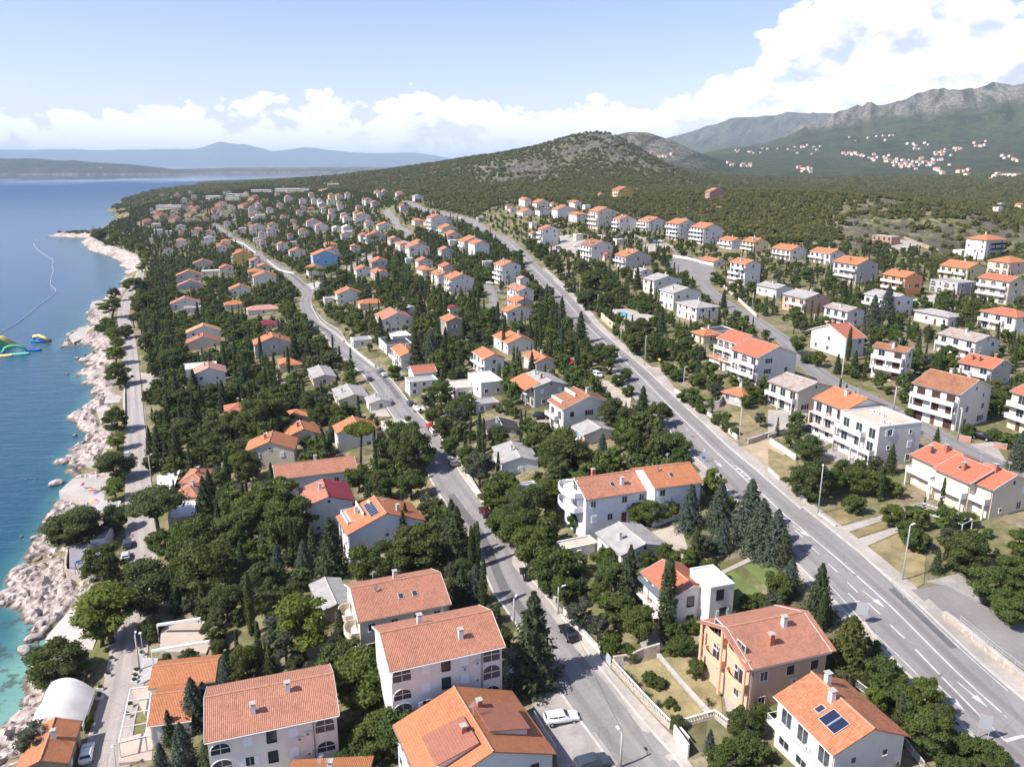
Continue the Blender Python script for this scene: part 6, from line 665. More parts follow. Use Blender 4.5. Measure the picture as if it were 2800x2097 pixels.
# ------------------------------------------------------------------ sea
def sea_build(t, bs, col):
    p = wpos(t); s = t.attr('shoal'); s2 = t.sep(p)
    n1 = t.noise(p, .035, 5, .6); n2 = t.noise(p, .22, 5, .65)
    dd = t.m('ADD', s, t.m('MULTIPLY', t.m('SUBTRACT', n1, .5), 34.0))
    c = t.mix(t.mr(dd, 0, 15), (.17, .34, .28, 1), (.035, .135, .145, 1))
    c = t.mix(t.mr(dd, 10, 48), c, (.010, .068, .108, 1))
    c = t.mix(t.mr(s, 60, 320), c, (.010, .054, .130, 1))
    weed = t.m('MULTIPLY', t.mr(n2, .52, .62), t.m('MULTIPLY', t.mr(s, 0, 3, 0, .75), t.mr(s, 14, 30, 1, 0)))
    c = t.mix(weed, c, (.055, .065, .045, 1))
    streak = t.noise(t.comb(t.m('MULTIPLY', s2[0], .006), t.m('MULTIPLY', s2[1], .0016)), 1.0, 5, .6, dist=.6)
    t.l(t.mix(t.mr(streak, .5, .75, 0, .25), c, c4((.018, .085, .17))), bs.inputs['Base Color'])
    dist = t.n('ShaderNodeVectorMath', operation='LENGTH'); t.l(p, dist.inputs[0])
    dn = t.m('ADD', dist.outputs['Value'], t.m('MULTIPLY', t.m('SUBTRACT', streak, .5), 3500.0))
    calm = t.mr(dn, 4200, 6200)
    t.l(t.m('SUBTRACT', t.mr(dist.outputs['Value'], 250, 4000, .16, .42), t.m('MULTIPLY', calm, .36)), bs.inputs['Roughness'])
    wv = t.n('ShaderNodeMapping'); wv.inputs['Rotation'].default_value = (0, 0, R(-14)); wv.inputs['Scale'].default_value = (.55, 1.5, 1); t.l(p, wv.inputs[0])
    h = t.m('ADD', t.noise(wv.outputs[0], .55, 4, .6), t.m('MULTIPLY', t.noise(wv.outputs[0], .16, 3, .5), 1.6))
    b = t.n('ShaderNodeBump'); b.inputs['Distance'].default_value = .35
    t.l(t.m('MULTIPLY', t.mr(dist.outputs['Value'], 120, 2600, .55, .12), t.m('SUBTRACT', 1.0, calm)), b.inputs['Strength'])
    t.l(h, b.inputs['Height']); t.l(b.outputs[0], bs.inputs['Normal'])
    bs.inputs['IOR'].default_value = 1.33; bs.inputs['Specular IOR Level'].default_value = .5
M_sea = mat('sea_water', (.02, .1, .2), .2, sea_build, .5)
A2, R2 = polar_grid(-72, 40, 300, 8, 60000, 260)
Xs = R2 * np.sin(A2); Ys = R2 * np.cos(A2); ss = shore(np.stack([Xs.ravel(), Ys.ravel()], 1)).reshape(Xs.shape)
sea = grid_mesh('sea', Xs, Ys, np.zeros_like(Xs), ss < 25, M_sea, {'shoal': np.clip(-ss * (1 + 5.0 * sstep(Ys, 118, 165)) + 5 * sstep(Ys, 118, 165), 0, 400)})
kind(sea, 'structure')

# ------------------------------------------------------------------ far shores and mountains
def ridge(name, pts, front, back, m, rough, seed, base=-2.0, wood=1.0, rock=0.0):
    az = np.array([p[0] for p in pts]); rr = np.array([p[1] for p in pts], float); zz = np.array([p[2] for p in pts], float)
    a = np.linspace(az[0], az[-1], 240); r0 = np.interp(a, az, rr); z0 = np.interp(a, az, zz)
    ts = np.linspace(-1, 1, 41); Aa, T = np.meshgrid(np.radians(a), ts)
    Rr = r0[None] + np.where(T < 0, T * front, T * back)
    prof = (1 - np.abs(T)) ** .85
    Xr = Rr * np.sin(Aa); Yr = Rr * np.cos(Aa); q = rough
    h = z0[None] * (prof + .0) + z0[None] * .45 * (ridged(Xr / q + seed, Yr / q, 5) - .5) * np.minimum(1, 2.2 * (1 - np.abs(T)))
    h = np.where(np.abs(T) > .97, base, np.maximum(h, base + .5))
    o = grid_mesh(name, Xr, Yr, h, None, m, {'rock': np.clip(rock * sstep(h, 25, z0.max() * .8) + (h < 14) * (.8 if base < 0 else 0), 0, 1), 'wood': np.ones_like(h) * wood, 'far': np.ones_like(h)})
    return kind(o, 'structure')
ridge('island', [(-60, 9000, 120), (-45, 9200, 150), (-34, 9300, 150), (-31.5, 9400, 150), (-28, 9300, 135), (-25, 9200, 95), (-22.5, 9100, 45), (-20.6, 9100, 10)], 420, 1800, M_ground, 900, 3)
ridge('island', [(-25, 10600, 8), (-22, 10700, 45), (-17, 10800, 58), (-13, 10700, 62), (-9, 10800, 60), (-4, 10900, 50)], 350, 1500, M_ground, 700, 9, rock=.5)
ridge('far_mountains', [(-60, 30000, 420), (-45, 30000, 500), (-32, 30000, 560), (-27, 30000, 600), (-21, 30000, 610), (-19.4, 29500, 800), (-17.8, 29500, 760), (-16.2, 30000, 540), (-14, 30000, 600), (-11, 30000, 480), (-6.5, 30000, 470), (-4, 30000, 300), (2, 30000, 200)], 3500, 5000, M_ground, 4500, 1)
ridge('far_mountains', [(5, 12500, 60), (8, 12300, 190), (9.5, 12000, 330), (10.9, 12000, 450), (13, 11800, 590), (14.6, 11800, 650), (17.5, 12000, 660), (20, 11800, 730), (23, 12000, 740), (30, 12500, 700), (40, 13000, 700), (60, 13000, 600)], 2600, 3000, M_ground, 1500, 5, rock=.45)

# ------------------------------------------------------------------ limestone shore
def rock_build(t, bs, col):
    p = wpos(t); s = t.sep(p)
    n1 = t.noise(p, .6, 7, .68, dist=.3); n2 = t.noise(p, 3.2, 5, .65)
    c = t.mix(t.mr(n1, .3, .68), (.29, .235, .205, 1), (.60, .52, .465, 1))
    c = t.mix(t.mr(n2, .55, .75, 0, .5), c, (.20, .165, .14, 1))
    wet = t.mr(t.m('ADD', s[2], t.m('MULTIPLY', t.m('SUBTRACT', n1, .5), .9)), .15, .95, 1, 0)
    c = t.mix(t.m('MULTIPLY', wet, .85), c, (.085, .068, .052, 1))
    t.l(c, bs.inputs['Base Color']); bump(t, bs, t.m('ADD', n1, t.m('MULTIPLY', n2, .5)), .8, .35)
M_rock = mat('limestone', (.5, .45, .4), .9, rock_build, .2)
def blocks(x, y, size, seed):
    gx = x / size; gy = y / size; bx = np.floor(gx); by = np.floor(gy); best = np.full(x.shape, 1e9); out = np.zeros_like(x)
    for i in (-1, 0, 1):
        for j in (-1, 0, 1):
            cx = (bx + i).astype(int); cy = (by + j).astype(int)
            h = lambda k: _tab[(cx * 7 + seed * 13 + k * 31) & 255, (cy * 5 + seed * 29 + k * 17) & 255]
            px_ = cx + .15 + .7 * h(1); py_ = cy + .15 + .7 * h(2); d = (gx - px_) ** 2 + (gy - py_) ** 2
            v = h(3) + (gx - px_) * (h(4) - .5) * .85 + (gy - py_) * (h(5) - .5) * .85
            out = np.where(d < best, v, out); best = np.minimum(best, d)
    return out
road_pl = {n: pl for n, w_, pl in ROADS[:2]}
def shore_strip(x0, x1, y0, y1, step, name):
    gx = np.arange(x0, x1, step); gy = np.arange(y0, y1, step); XX, YY = np.meshgrid(gx, gy); q = np.stack([XX.ravel(), YY.ravel()], 1)
    s = shore(q); dr = seg_dist(q, road_pl['coast_road'])
    amp = sstep(s, -4.5, 1.5) * (1 - sstep(s, 13, 21)) * sstep(dr, 5.2, 8.0)
    amp[(q[:, 1] < 135) & (s > 8)] *= .25
    for n, m_, dz_, pl in PATCHES:
        if n in ('bathing_platform', 'beach', 'playground', 'terrace', 'parking'):
            dd = np.where(inside(q, pl), 0, seg_dist(q, pl + [pl[0]])); amp *= sstep(dd, .1, 1.6)
    base = ground(q)
    h = .62 * blocks(q[:, 0], q[:, 1], 4.2, 1) + .72 * blocks(q[:, 0] + .4 * q[:, 1], q[:, 1], 1.9, 2) + .42 * blocks(q[:, 0], q[:, 1], 1.0, 3)
    jut = fbm(q[:, 0] / 9, q[:, 1] / 9, 3)
    Zr = base - .45 + amp * (h * 1.35 + (jut - .42) * 3.4)
    keep = (amp > .04)
    sh = XX.shape
    return grid_mesh(name, XX, YY, Zr.reshape(sh), keep.reshape(sh), M_rock, {})
xs_ = _c[:, 0]
for (y0, y1, st) in ((70, 160, .42), (160, 300, .7), (300, 520, 1.2), (520, 1050, 2.4)):
    mk_ = (_c[:, 1] > y0 - 60) & (_c[:, 1] < y1 + 60)
    o = shore_strip(xs_[mk_].min() - 6, xs_[mk_].max() + 40, y0, y1 + st * .5, st, 'rocky_shore')
    o.data.polygons.foreach_set('use_smooth', np.zeros(len(o.data.polygons), bool)); kind(o, 'structure')

def boulder_mesh(seed):
    bm = bmesh.new(); bmesh.ops.create_icosphere(bm, subdivisions=3, radius=.5); rs = random.Random(seed)
    pl = [(Vector((rs.gauss(0, 1), rs.gauss(0, 1), rs.gauss(0, .7))).normalized(), rs.uniform(.30, .44)) for _ in range(11)]
    for v in bm.verts:
        for n_, d_ in pl:
            k = v.co.dot(n_)
            if k > d_: v.co -= n_ * (k - d_) * .9
        v.co += Vector((rs.gauss(0, .012), rs.gauss(0, .012), rs.gauss(0, .012)))
    me = bpy.data.meshes.new('boulder'); bm.to_mesh(me); bm.free(); me.materials.append(M_rock); return me
_bm = [boulder_mesh(i) for i in range(5)]
rng = random.Random(4)
for i, ((bx, by), s) in enumerate(BOULDERS):
    o = place('boulder', _bm[i % 5], None, (bx, by, .05), rng.uniform(0, 6), (s * 1.15, s * .9, s * .62))
    tag(o, 'isolated pale limestone boulder standing in the shallows' if i < 12 else 'brown weathered boulder at the waterline below the bathing platforms', 'rock',
        'boulders in the shallows of the beach' if i < 12 else 'boulders at the waterline of the bathing rocks')

# ------------------------------------------------------------------ roads
def smooth_line(pl, step):
    P = [np.array(p, float) for p in pl]; P = [2 * P[0] - P[1]] + P + [2 * P[-1] - P[-2]]; out = []
    for i in range(1, len(P) - 2):
        n = max(1, int(np.linalg.norm(P[i + 1] - P[i]) / step))
        for k in range(n):
            t = k / n; p0, p1, p2, p3 = P[i - 1:i + 3]
            out.append(.5 * ((2 * p1) + (-p0 + p2) * t + (2 * p0 - 5 * p1 + 4 * p2 - p3) * t * t + (-p0 + 3 * p1 - 3 * p2 + p3) * t ** 3))
    out.append(P[-2]); return np.array(out)
def offs(pl):
    d = np.gradient(pl, axis=0); d /= np.linalg.norm(d, axis=1)[:, None] + 1e-9
    return np.stack([-d[:, 1], d[:, 0]], 1)
def strip(name, pl, o0, o1, dz, m, cols=5, thick=0.0, parent=None):
    nrm = offs(pl); us = np.linspace(o0, o1, cols); V = []; Fq = []; UV = []
    n = len(pl); ln = np.concatenate([[0], np.cumsum(np.linalg.norm(np.diff(pl, axis=0), axis=1))])
    P = np.concatenate([pl + nrm * u for u in us]); zz = np.array([drop(a, b) for a, b in P]).reshape(cols, n) + dz
    zz = np.maximum(zz, .9)
    P = P.reshape(cols, n, 2)
    for c in range(cols):
        for i in range(n): V.append((P[c, i, 0], P[c, i, 1], zz[c, i]))
    for c in range(cols - 1):
        for i in range(n - 1):
            Fq.append((c * n + i, c * n + i + 1, (c + 1) * n + i + 1, (c + 1) * n + i)[::-1] if o1 > o0 else (c * n + i, c * n + i + 1, (c + 1) * n + i + 1, (c + 1) * n + i))
            UV += [(us[c], ln[i]), (us[c], ln[i + 1]), (us[c + 1], ln[i + 1]), (us[c + 1], ln[i])][::-1]
    if thick:
        b = len(V)
        for c in (0, cols - 1):
            for i in range(n): V.append((P[c, i, 0], P[c, i, 1], zz[c, i] - thick))
        for k, c in enumerate((0, cols - 1)):
            for i in range(n - 1):
                Fq.append((c * n + i, c * n + i + 1, b + k * n + i + 1, b + k * n + i)); UV += [(0, ln[i]), (0, ln[i + 1]), (.1, ln[i + 1]), (.1, ln[i])]
    return mk(name, V, Fq, m, parent, uv=UV)
def asphalt(c_lo, c_hi, track):
    def b(t, bs, col):
        uv = t.sep(t.n('ShaderNodeUVMap').outputs[0]); p = wpos(t)
        n1 = t.noise(p, .12, 5, .6); n2 = t.noise(p, 1.6, 5, .7); n3 = t.noise(t.comb(t.m('MULTIPLY', uv[0], 1.1), t.m('MULTIPLY', uv[1], .03)), 1.0, 4, .6)
        f = t.m('ADD', t.m('MULTIPLY', n1, .35), t.m('ADD', t.m('MULTIPLY', n2, .3), t.m('MULTIPLY', n3, .35)))
        c = t.mix(t.mr(f, .35, .65), (*c_lo, 1), (*c_hi, 1))
        tr = t.m('ABSOLUTE', t.m('SUBTRACT', t.m('ABSOLUTE', uv[0]), track))
        c = t.mix(t.mr(tr, .25, .75, .38, 0), c, c4(c_lo, .72))
        crack = t.n('ShaderNodeTexVoronoi', feature='DISTANCE_TO_EDGE'); crack.inputs['Scale'].default_value = .14; t.l(p, crack.inputs['Vector'])
        c = t.mix(t.mr(crack.outputs['Distance'], 0, .012, .35, 0), c, c4(c_lo, .5))
        t.l(c, bs.inputs['Base Color']); bump(t, bs, n2, .2, .02)
    return b
M_asph = mat('asphalt_grey', (.2, .2, .2), .9, asphalt((.20, .188, .182), (.275, .26, .248), 1.6))
M_asphm = mat('asphalt_main', (.2, .2, .2), .9, asphalt((.205, .188, .184), (.28, .262, .252), 2.3))
M_coast = mat('promenade_surface', (.3, .27, .25), .9, asphalt((.30, .265, .245), (.42, .37, .335), 1.25))
M_paint = mat('road_paint', (.62, .61, .59), .7, plain(1.2, .6, 1.1, pos=wpos))
M_kerb = mat('kerb_stone', (.50, .47, .43), .9, plain(.7, .8, 1.1, pos=wpos))
PM = {'conc': mat('pavement_concrete', (.40, .36, .32), .92, plain(.14, .72, 1.15, 1.4, .2, wpos)), 'white': mat('platform_concrete', (.50, .455, .41), .9, plain(.22, .72, 1.05, 1.8, .2, wpos)),
      'paver': mat('paver_grey', (.33, .30, .28), .92, plain(.5, .75, 1.15, 5.0, .4, wpos)), 'dry': mat('dry_lawn', (.30, .245, .125), .95, plain(.35, .55, 1.15, 3.0, .6, wpos)),
      'grass': mat('mown_lawn', (.12, .155, .05), .95, plain(.35, .8, 1.2, 4.0, .6, wpos)), 'gravel': mat('gravel', (.42, .36, .30), .95, plain(.3, .72, 1.15, 5.0, .5, wpos)),
      'dirt': mat('bare_soil', (.42, .33, .23), .95, plain(.25, .7, 1.15, 3.0, .5, wpos)), 'asph2': mat('asphalt_side', (.245, .225, .215), .92, plain(.15, .82, 1.12, 2.0, .2, wpos)),
      'pebble': mat('pebble_beach', (.50, .45, .41), .92, plain(.3, .85, 1.06, 9.0, .6, wpos)), 'rubber': mat('play_surface', (.27, .26, .28), .9, plain(.3, .9, 1.1, 5, .2, wpos)),
      'tile': mat('terrace_tile', (.50, .41, .34), .8, plain(.4, .88, 1.08, 3, .1, wpos)), 'grey': mat('grey_stone', (.40, .39, .39), .9, plain(.4, .85, 1.1, 3, .2, wpos)),
      'stone': mat('stone_wall', (.52, .46, .40), .92, stonework(2.6)), 'tan': mat('render_tanwall', (.62, .52, .38), .9, stucco), 'pink': mat('pink_plinth', (.52, .27, .22), .9, stucco)}
ROAD_LINES = []
for name, wd, pl in ROADS:
    sl = smooth_line(pl, 4.0); ROAD_LINES.append((name, wd, sl))
    m = M_coast if name == 'coast_road' else (M_asphm if name == 'main_road' else M_asph)
    kind(strip(name, sl, -wd / 2, wd / 2, .12, m, 7), 'structure')
def near(sl, r): return sl[np.hypot(sl[:, 0], sl[:, 1]) < r]
for name, wd, sl in ROAD_LINES:
    if name in ('main_road', 'middle_street'):
        q = near(sl, 420)
        if len(q) > 3:
            for sgn in (-1, 1):
                a = sgn * (wd / 2); kind(strip('kerb', q, min(a, a + sgn * .28), max(a, a + sgn * .28), .24, M_kerb, 2, .3), 'structure')
    if name == 'main_road':
        q = near(sl, 460)
        if len(q) > 3: kind(strip('pavement', q, -(wd / 2 + 2.4), -(wd / 2 + .28), .22, PM['conc'], 3, .3), 'structure')
        q = near(sl, 260)
        if len(q) > 3: kind(strip('pavement', q, (wd / 2 + .28), (wd / 2 + 1.5), .22, PM['conc'], 3, .3), 'structure')
def on_road(pl, step=3.0): return smooth_line(pl, step)
def paint(pl, wd, dz=.145): kind(strip('road_marking', on_road(pl), -wd / 2, wd / 2, dz, M_paint, 2), 'structure')
for i, pl in enumerate(SOLID): paint(pl, .24 if i < 2 else (.5 if i == 2 else .14))
for pl in DASH: paint(pl, .2)
for pl in LADDER:
    q = on_road(pl, 1.6)
    nr_ = offs(q)
    paint((q + nr_ * .75).tolist(), .16, .15)
    for k in range(0, len(q) - 1):
        a = q[k] - nr_[k] * .0; b = q[k] + nr_[k] * .75
        paint([tuple(a), tuple((a + b) / 2), tuple(b)], .3, .155)
def arrow(p, q):
    p = np.array(p); q = np.array(q); d = q - p; L = np.linalg.norm(d); d /= L; n = np.array([-d[1], d[0]])
    out = [(0, -.09), (L * .55, -.09), (L * .55, -.45), (L, 0), (L * .55, .45), (L * .55, .09), (0, .09)]
    V = []
    for s_, o_ in out:
        c = p + d * s_ + n * o_; V.append((c[0], c[1], drop(*c) + .15))
    kind(mk('road_arrow', V, [tuple(range(7))], M_paint), 'structure')
for pl in ARROWS: arrow(pl[0], pl[-1])
for pl in ZEBRA:
    a = np.array(pl[0]); b = np.array(pl[1]); d = b - a; L = np.linalg.norm(d); d /= L; n = np.array([-d[1], d[0]])
    for k in range(int(L / 1.0)):
        c = a + d * (k + .25); paint([tuple(c - n * 1.5), tuple(c), tuple(c + n * 1.5)], .5, .15)

# ------------------------------------------------------------------ yards, lawns, platforms
FLAT = {}
def patch(name, m, dz, pl):
    bm = bmesh.new(); vs = [bm.verts.new((x, y, 0)) for x, y in pl]; bm.faces.new(vs)
    bmesh.ops.triangulate(bm, faces=bm.faces[:])
    for _ in range(5):
        es = [e for e in bm.edges if e.calc_length() > 3.5]
        if not es: break
        bmesh.ops.subdivide_edges(bm, edges=es, cuts=1); bmesh.ops.triangulate(bm, faces=[f for f in bm.faces if len(f.verts) > 3])
    flat = None
    if dz >= .2 and name != 'steps':
        flat = float(np.median([drop(x, y) for x, y in pl])) + dz
        if name == 'playground': flat = 4.6
        if name == 'bathing_platform': flat = max(flat, 1.5)
        if name == 'pool_deck': flat += 1.3
        FLAT.setdefault(name, []).append((pl, flat))
    fit = None
    if flat is None:
        A3 = np.array([[v.co.x, v.co.y, 1.0] for v in bm.verts]); z3 = np.array([drop(a[0], a[1]) for a in A3]); k3 = np.linalg.lstsq(A3 - np.array([A3[0, 0], A3[0, 1], 0]), z3, rcond=None)[0]
        res = z3 - (A3 - np.array([A3[0, 0], A3[0, 1], 0])) @ k3
        if res.max() < .45: fit = (k3, A3[0, 0], A3[0, 1], max(res.max() - .03, 0))
    for v in bm.verts: v.co.z = flat if flat is not None else (fit[0][0] * (v.co.x - fit[1]) + fit[0][1] * (v.co.y - fit[2]) + fit[0][2] + fit[3] + dz) if fit else max(drop(v.co.x, v.co.y) + dz, .35)
    if any(f.normal.z < 0 for f in bm.faces):
        bm.normal_update()
        if sum(f.normal.z for f in bm.faces) < 0: bmesh.ops.reverse_faces(bm, faces=bm.faces[:])
    r = bmesh.ops.extrude_face_region(bm, geom=bm.faces[:])
    dn = [g for g in r['geom'] if isinstance(g, bmesh.types.BMVert)]
    for v in dn: v.co.z -= 2.2 if flat is not None else .9 if fit else .25
    bmesh.ops.recalc_face_normals(bm, faces=bm.faces[:])
    me = bpy.data.meshes.new(name); bm.to_mesh(me); bm.free(); me.materials.append(m)
    o = bpy.data.objects.new(name, me); COL.objects.link(o); return kind(o, 'structure')
for n, m, dz, pl in PATCHES: patch(n, PM[m], dz, pl)

# ------------------------------------------------------------------ garden and street walls
M_balus = mat('baluster_white', (.72, .68, .62), .85, plain(1, .8, 1.05))
_bal = MB().disc((0, 0), .09, .09, 0, .06, 8).disc((0, 0), .05, .10, .06, .22, 8).disc((0, 0), .10, .045, .22, .48, 8).disc((0, 0), .045, .08, .48, .56, 8)
_balme = mk('baluster', _bal.V, _bal.F, M_balus, link=False, smooth=True).data
for name, pl, h, th, m, lab in WALLS:
    q = smooth_line(pl, 2.5) if len(pl) > 2 else np.array([np.array(pl[0]) + (np.array(pl[1]) - np.array(pl[0])) * t for t in np.linspace(0, 1, max(2, int(np.hypot(pl[1][0] - pl[0][0], pl[1][1] - pl[0][1]) / 2.5)))])
    nr_ = offs(q); V = []; Fq = []; n = len(q); top = np.array([drop(*c) for c in q]) + h
    for i in range(n):
        a = q[i] - nr_[i] * th / 2; b = q[i] + nr_[i] * th / 2; lo = top[i] - h - 1.2
        V += [(a[0], a[1], lo), (a[0], a[1], top[i]), (b[0], b[1], top[i]), (b[0], b[1], lo)]
    for i in range(n - 1):
        k = 4 * i; Fq += [(k, k + 1, k + 5, k + 4), (k + 1, k + 2, k + 6, k + 5), (k + 2, k + 3, k + 7, k + 6)]
    Fq += [(3, 2, 1, 0), (4 * n - 4, 4 * n - 3, 4 * n - 2, 4 * n - 1)]
    root = empty(name, (q[0][0], q[0][1], top[0] - h)); tag(root, lab, 'gate' if name == 'gate' else 'wall')
    mm = {'conc': M_conc, 'white': mat('wall_white', (.68, .64, .58), .9, stucco), 'grey': M_metal}.get(m) or PM[m]
    V = [(x - q[0][0], y - q[0][1], z - top[0] + h) for x, y, z in V]
    mk('wall' if name != 'gate' else 'gate_leaf', V, Fq, mm, root)
    if h <= 1.3 and name not in ('gate', 'balustrade_wall'):
        cp = MB()
        for i in range(n - 1):
            a = (q[i][0] - q[0][0], q[i][1] - q[0][1], top[i] - top[0] + h + .03); b = (q[i + 1][0] - q[0][0], q[i + 1][1] - q[0][1], top[i + 1] - top[0] + h + .03); cp.beam(a, b, th + .1, .07)
        cp.build('coping', M_kerb, root)
    if name == 'balustrade_wall':
        rail = MB(); cum = 0.0
        for i in range(n - 1):
            a = Vector((q[i][0] - q[0][0], q[i][1] - q[0][1], top[i] - top[0] + h)); b = Vector((q[i + 1][0] - q[0][0], q[i + 1][1] - q[0][1], top[i + 1] - top[0] + h))
            rail.beam(a + Vector((0, 0, .61)), b + Vector((0, 0, .61)), .24, .10)
            L = (b - a).length; k = max(1, int(L / .34))
            for j in range(k): place('baluster', _balme, root, a.lerp(b, (j + .5) / k))
        rail.build('handrail', M_balus, root)

# ------------------------------------------------------------------ houses
def unit_window(w_, h_, pane_m, frame_m=None, mull=1):
    f = MB(); t_ = .07
    f.box(-w_ / 2 - t_, -w_ / 2, -.07, .05, -t_, h_ + t_).box(w_ / 2, w_ / 2 + t_, -.07, .05, -t_, h_ + t_)
    f.box(-w_ / 2, w_ / 2, -.07, .05, h_, h_ + t_).box(-w_ / 2 - .05, w_ / 2 + .05, -.14, .05, -t_ - .04, 0)
    for i in range(mull): 
        c = -w_ / 2 + w_ * (i + 1) / (mull + 1); f.box(c - .025, c + .025, -.05, .02, 0, h_)
    fm = mk('window', f.V, f.F, frame_m or M_frame, link=False).data
    pm = mk('pane', [(-w_ / 2, -.02, 0), (w_ / 2, -.02, 0), (w_ / 2, -.02, h_), (-w_ / 2, -.02, h_)], [(0, 1, 2, 3)], pane_m, link=False).data
    return fm, pm
def arch_window(w_, h_, pane_m):
    r_ = w_ / 2; n = 10; out = [(-r_, 0), (r_, 0)] + [(r_ * math.cos(math.pi * k / n), h_ - r_ * .8 + r_ * .8 * math.sin(math.pi * k / n)) for k in range(n + 1)]
    pm = mk('pane', [(x, -.02, z) for x, z in out], [tuple(range(len(out)))], pane_m, link=False).data
    f = MB(); f.tube([(x * 1.02, -.02, z) for x, z in out[2:]], .07, 4); f.box(-r_ - .06, -r_ + .02, -.08, .04, 0, h_ - r_ * .8).box(r_ - .02, r_ + .06, -.08, .04, 0, h_ - r_ * .8).box(-.03, .03, -.05, .02, 0, h_).box(-r_, r_, -.05, .02, h_ * .45, h_ * .5)
    fm = mk('window', f.V, f.F, M_frame, link=False).data
    return fm, pm
def shutter_mesh(w_, h_, m):
    s = MB(); s.box(-w_ / 2, w_ / 2, -.09, -.03, 0, h_)
    for k in range(7): s.box(-w_ / 2 + .06, w_ / 2 - .06, -.105, -.088, h_ * (.06 + k * .13), h_ * (.06 + k * .13) + h_ * .06)
    return mk('shutter', s.V, s.F, m, link=False).data
WIN = {'n': unit_window(1.0, 1.25, M_glass), 's': unit_window(.6, .7, M_glass, None, 0), 'd': unit_window(1.7, 2.05, M_glass), 'b': unit_window(1.8, 1.9, M_dark, M_dark), 'a': arch_window(1.7, 1.9, M_glass), 'k': unit_window(1.1, 1.5, M_glass, M_black, 0),
       'a2': arch_window(2.3, 1.55, M_glass),
       'A': arch_window(2.4, 2.1, mat('loggia_shadow', (.10, .085, .08), .9))}
SHUT = {k: (shutter_mesh(.5, 1.27, m), shutter_mesh(1.05, 1.3, m)) for k, m in {'w': M_shutw, 'd': M_dark, 'g': M_shutg, 'b': M_shutb, 'r': M_shutr}.items()}
_d = MB().box(-.5, .5, -.06, .02, 0, 2.1).box(-.36, .36, -.075, -.06, .2, 1.0).box(-.36, .36, -.075, -.06, 1.15, 1.95)
DOOR = mk('door', _d.V, _d.F, mat('door_brown', (.16, .08, .045), .6), link=False).data
_g = MB().box(-1.3, 1.3, -.06, .02, 0, 2.2)
for k in range(5): _g.box(-1.22, 1.22, -.08, -.06, .08 + k * .43, .08 + k * .43 + .36)
GARAGE = mk('garage_door', _g.V, _g.F, M_white, link=False).data
_chm = MB().box(-.3, .3, -.3, .3, -1.6, 1.0).build('chimney', M_white); CH_W = _chm.data; bpy.data.objects.remove(_chm)
_chm = MB().box(-.3, .3, -.3, .3, -1.6, 1.1).build('chimney', M_brickch); CH_B = _chm.data; bpy.data.objects.remove(_chm)
_c2 = MB().box(-.24, -.17, -.24, .24, 1.0, 1.25).box(.17, .24, -.24, .24, 1.0, 1.25).box(-.40, .40, -.40, .40, 1.25, 1.34)
CAP = mk('chimney_cap', _c2.V, _c2.F, M_conc, link=False).data
def dish_mesh():
    b = MB(); n = 14; rings = []
    for i, (r_, z_) in enumerate(((.02, .0), (.25, .035), (.45, .12))):
        rings.append(len(b.V)); b.V += [(r_ * math.cos(2 * math.pi * k / n), z_ - .1, r_ * math.sin(2 * math.pi * k / n)) for k in range(n)]
    for i in range(2):
        for k in range(n): b.F.append((rings[i] + k, rings[i] + (k + 1) % n, rings[i + 1] + (k + 1) % n, rings[i + 1] + k))
    b.beam((0, -.05, 0), (0, .15, -.7), .05); b.beam((0, -.02, -.3), (0, -.45, .0), .03)
    return mk('satellite_dish', b.V, b.F, M_white, link=False).data
DISH = dish_mesh()
_an = MB().beam((0, 0, -.5), (0, 0, 2.6), .05).beam((-.7, 0, 2.4), (.7, 0, 2.4), .03)
for k in range(6): _an.beam((-.6 + k * .24, -.3, 2.42), (-.6 + k * .24, .3, 2.42), .025)
ANT = mk('antenna', _an.V, _an.F, M_metal, link=False).data
_a = MB().box(-.4, .4, -.32, 0, 0, .55); ACU = mk('air_conditioner', _a.V, _a.F, M_white, link=False).data
_a = MB().disc((0, 0), .2, .2, 0, .02, 12); ACF = mk('fan_grille', [(x, -.325 - z, y + .28) for x, y, z in _a.V], _a.F, M_gut, link=False).data
_s = MB().box(-.42, .42, -.55, .55, 0, .10); SKYL = mk('skylight', _s.V, _s.F, M_metal, link=False).data
_s = MB().box(-.34, .34, -.47, .47, .09, .115); SKYP = mk('pane', _s.V, _s.F, M_glass, link=False).data

def roof_pts(L, W, h, typ, pitch, oe=.45, og=.3):
    """slopes as lists of corner points (outline of each slope, eave first)"""
    a = L / 2 + og; b = W / 2 + oe; tz = math.tan(pitch); ze = h - oe * tz; zr = h + W / 2 * tz
    if typ == 'G': return [[(-a, -b, ze), (a, -b, ze), (a, 0, zr), (-a, 0, zr)], [(a, b, ze), (-a, b, ze), (-a, 0, zr), (a, 0, zr)]], zr
    a = L / 2 + oe
    if L >= W:
        c = max(a - b, .05); zt = ze + b * tz
        return [[(-a, -b, ze), (a, -b, ze), (c, 0, zt), (-c, 0, zt)], [(a, b, ze), (-a, b, ze), (-c, 0, zt), (c, 0, zt)], [(a, -b, ze), (a, b, ze), (c, 0, zt)], [(-a, b, ze), (-a, -b, ze), (-c, 0, zt)]], zt
    c = max(b - a, .05); zt = ze + a * tz
    return [[(-a, -b, ze), (a, -b, ze), (0, -c, zt)], [(a, b, ze), (-a, b, ze), (0, c, zt)], [(a, -b, ze), (a, b, ze), (0, c, zt), (0, -c, zt)], [(-a, b, ze), (-a, -b, ze), (0, -c, zt), (0, c, zt)]], zt
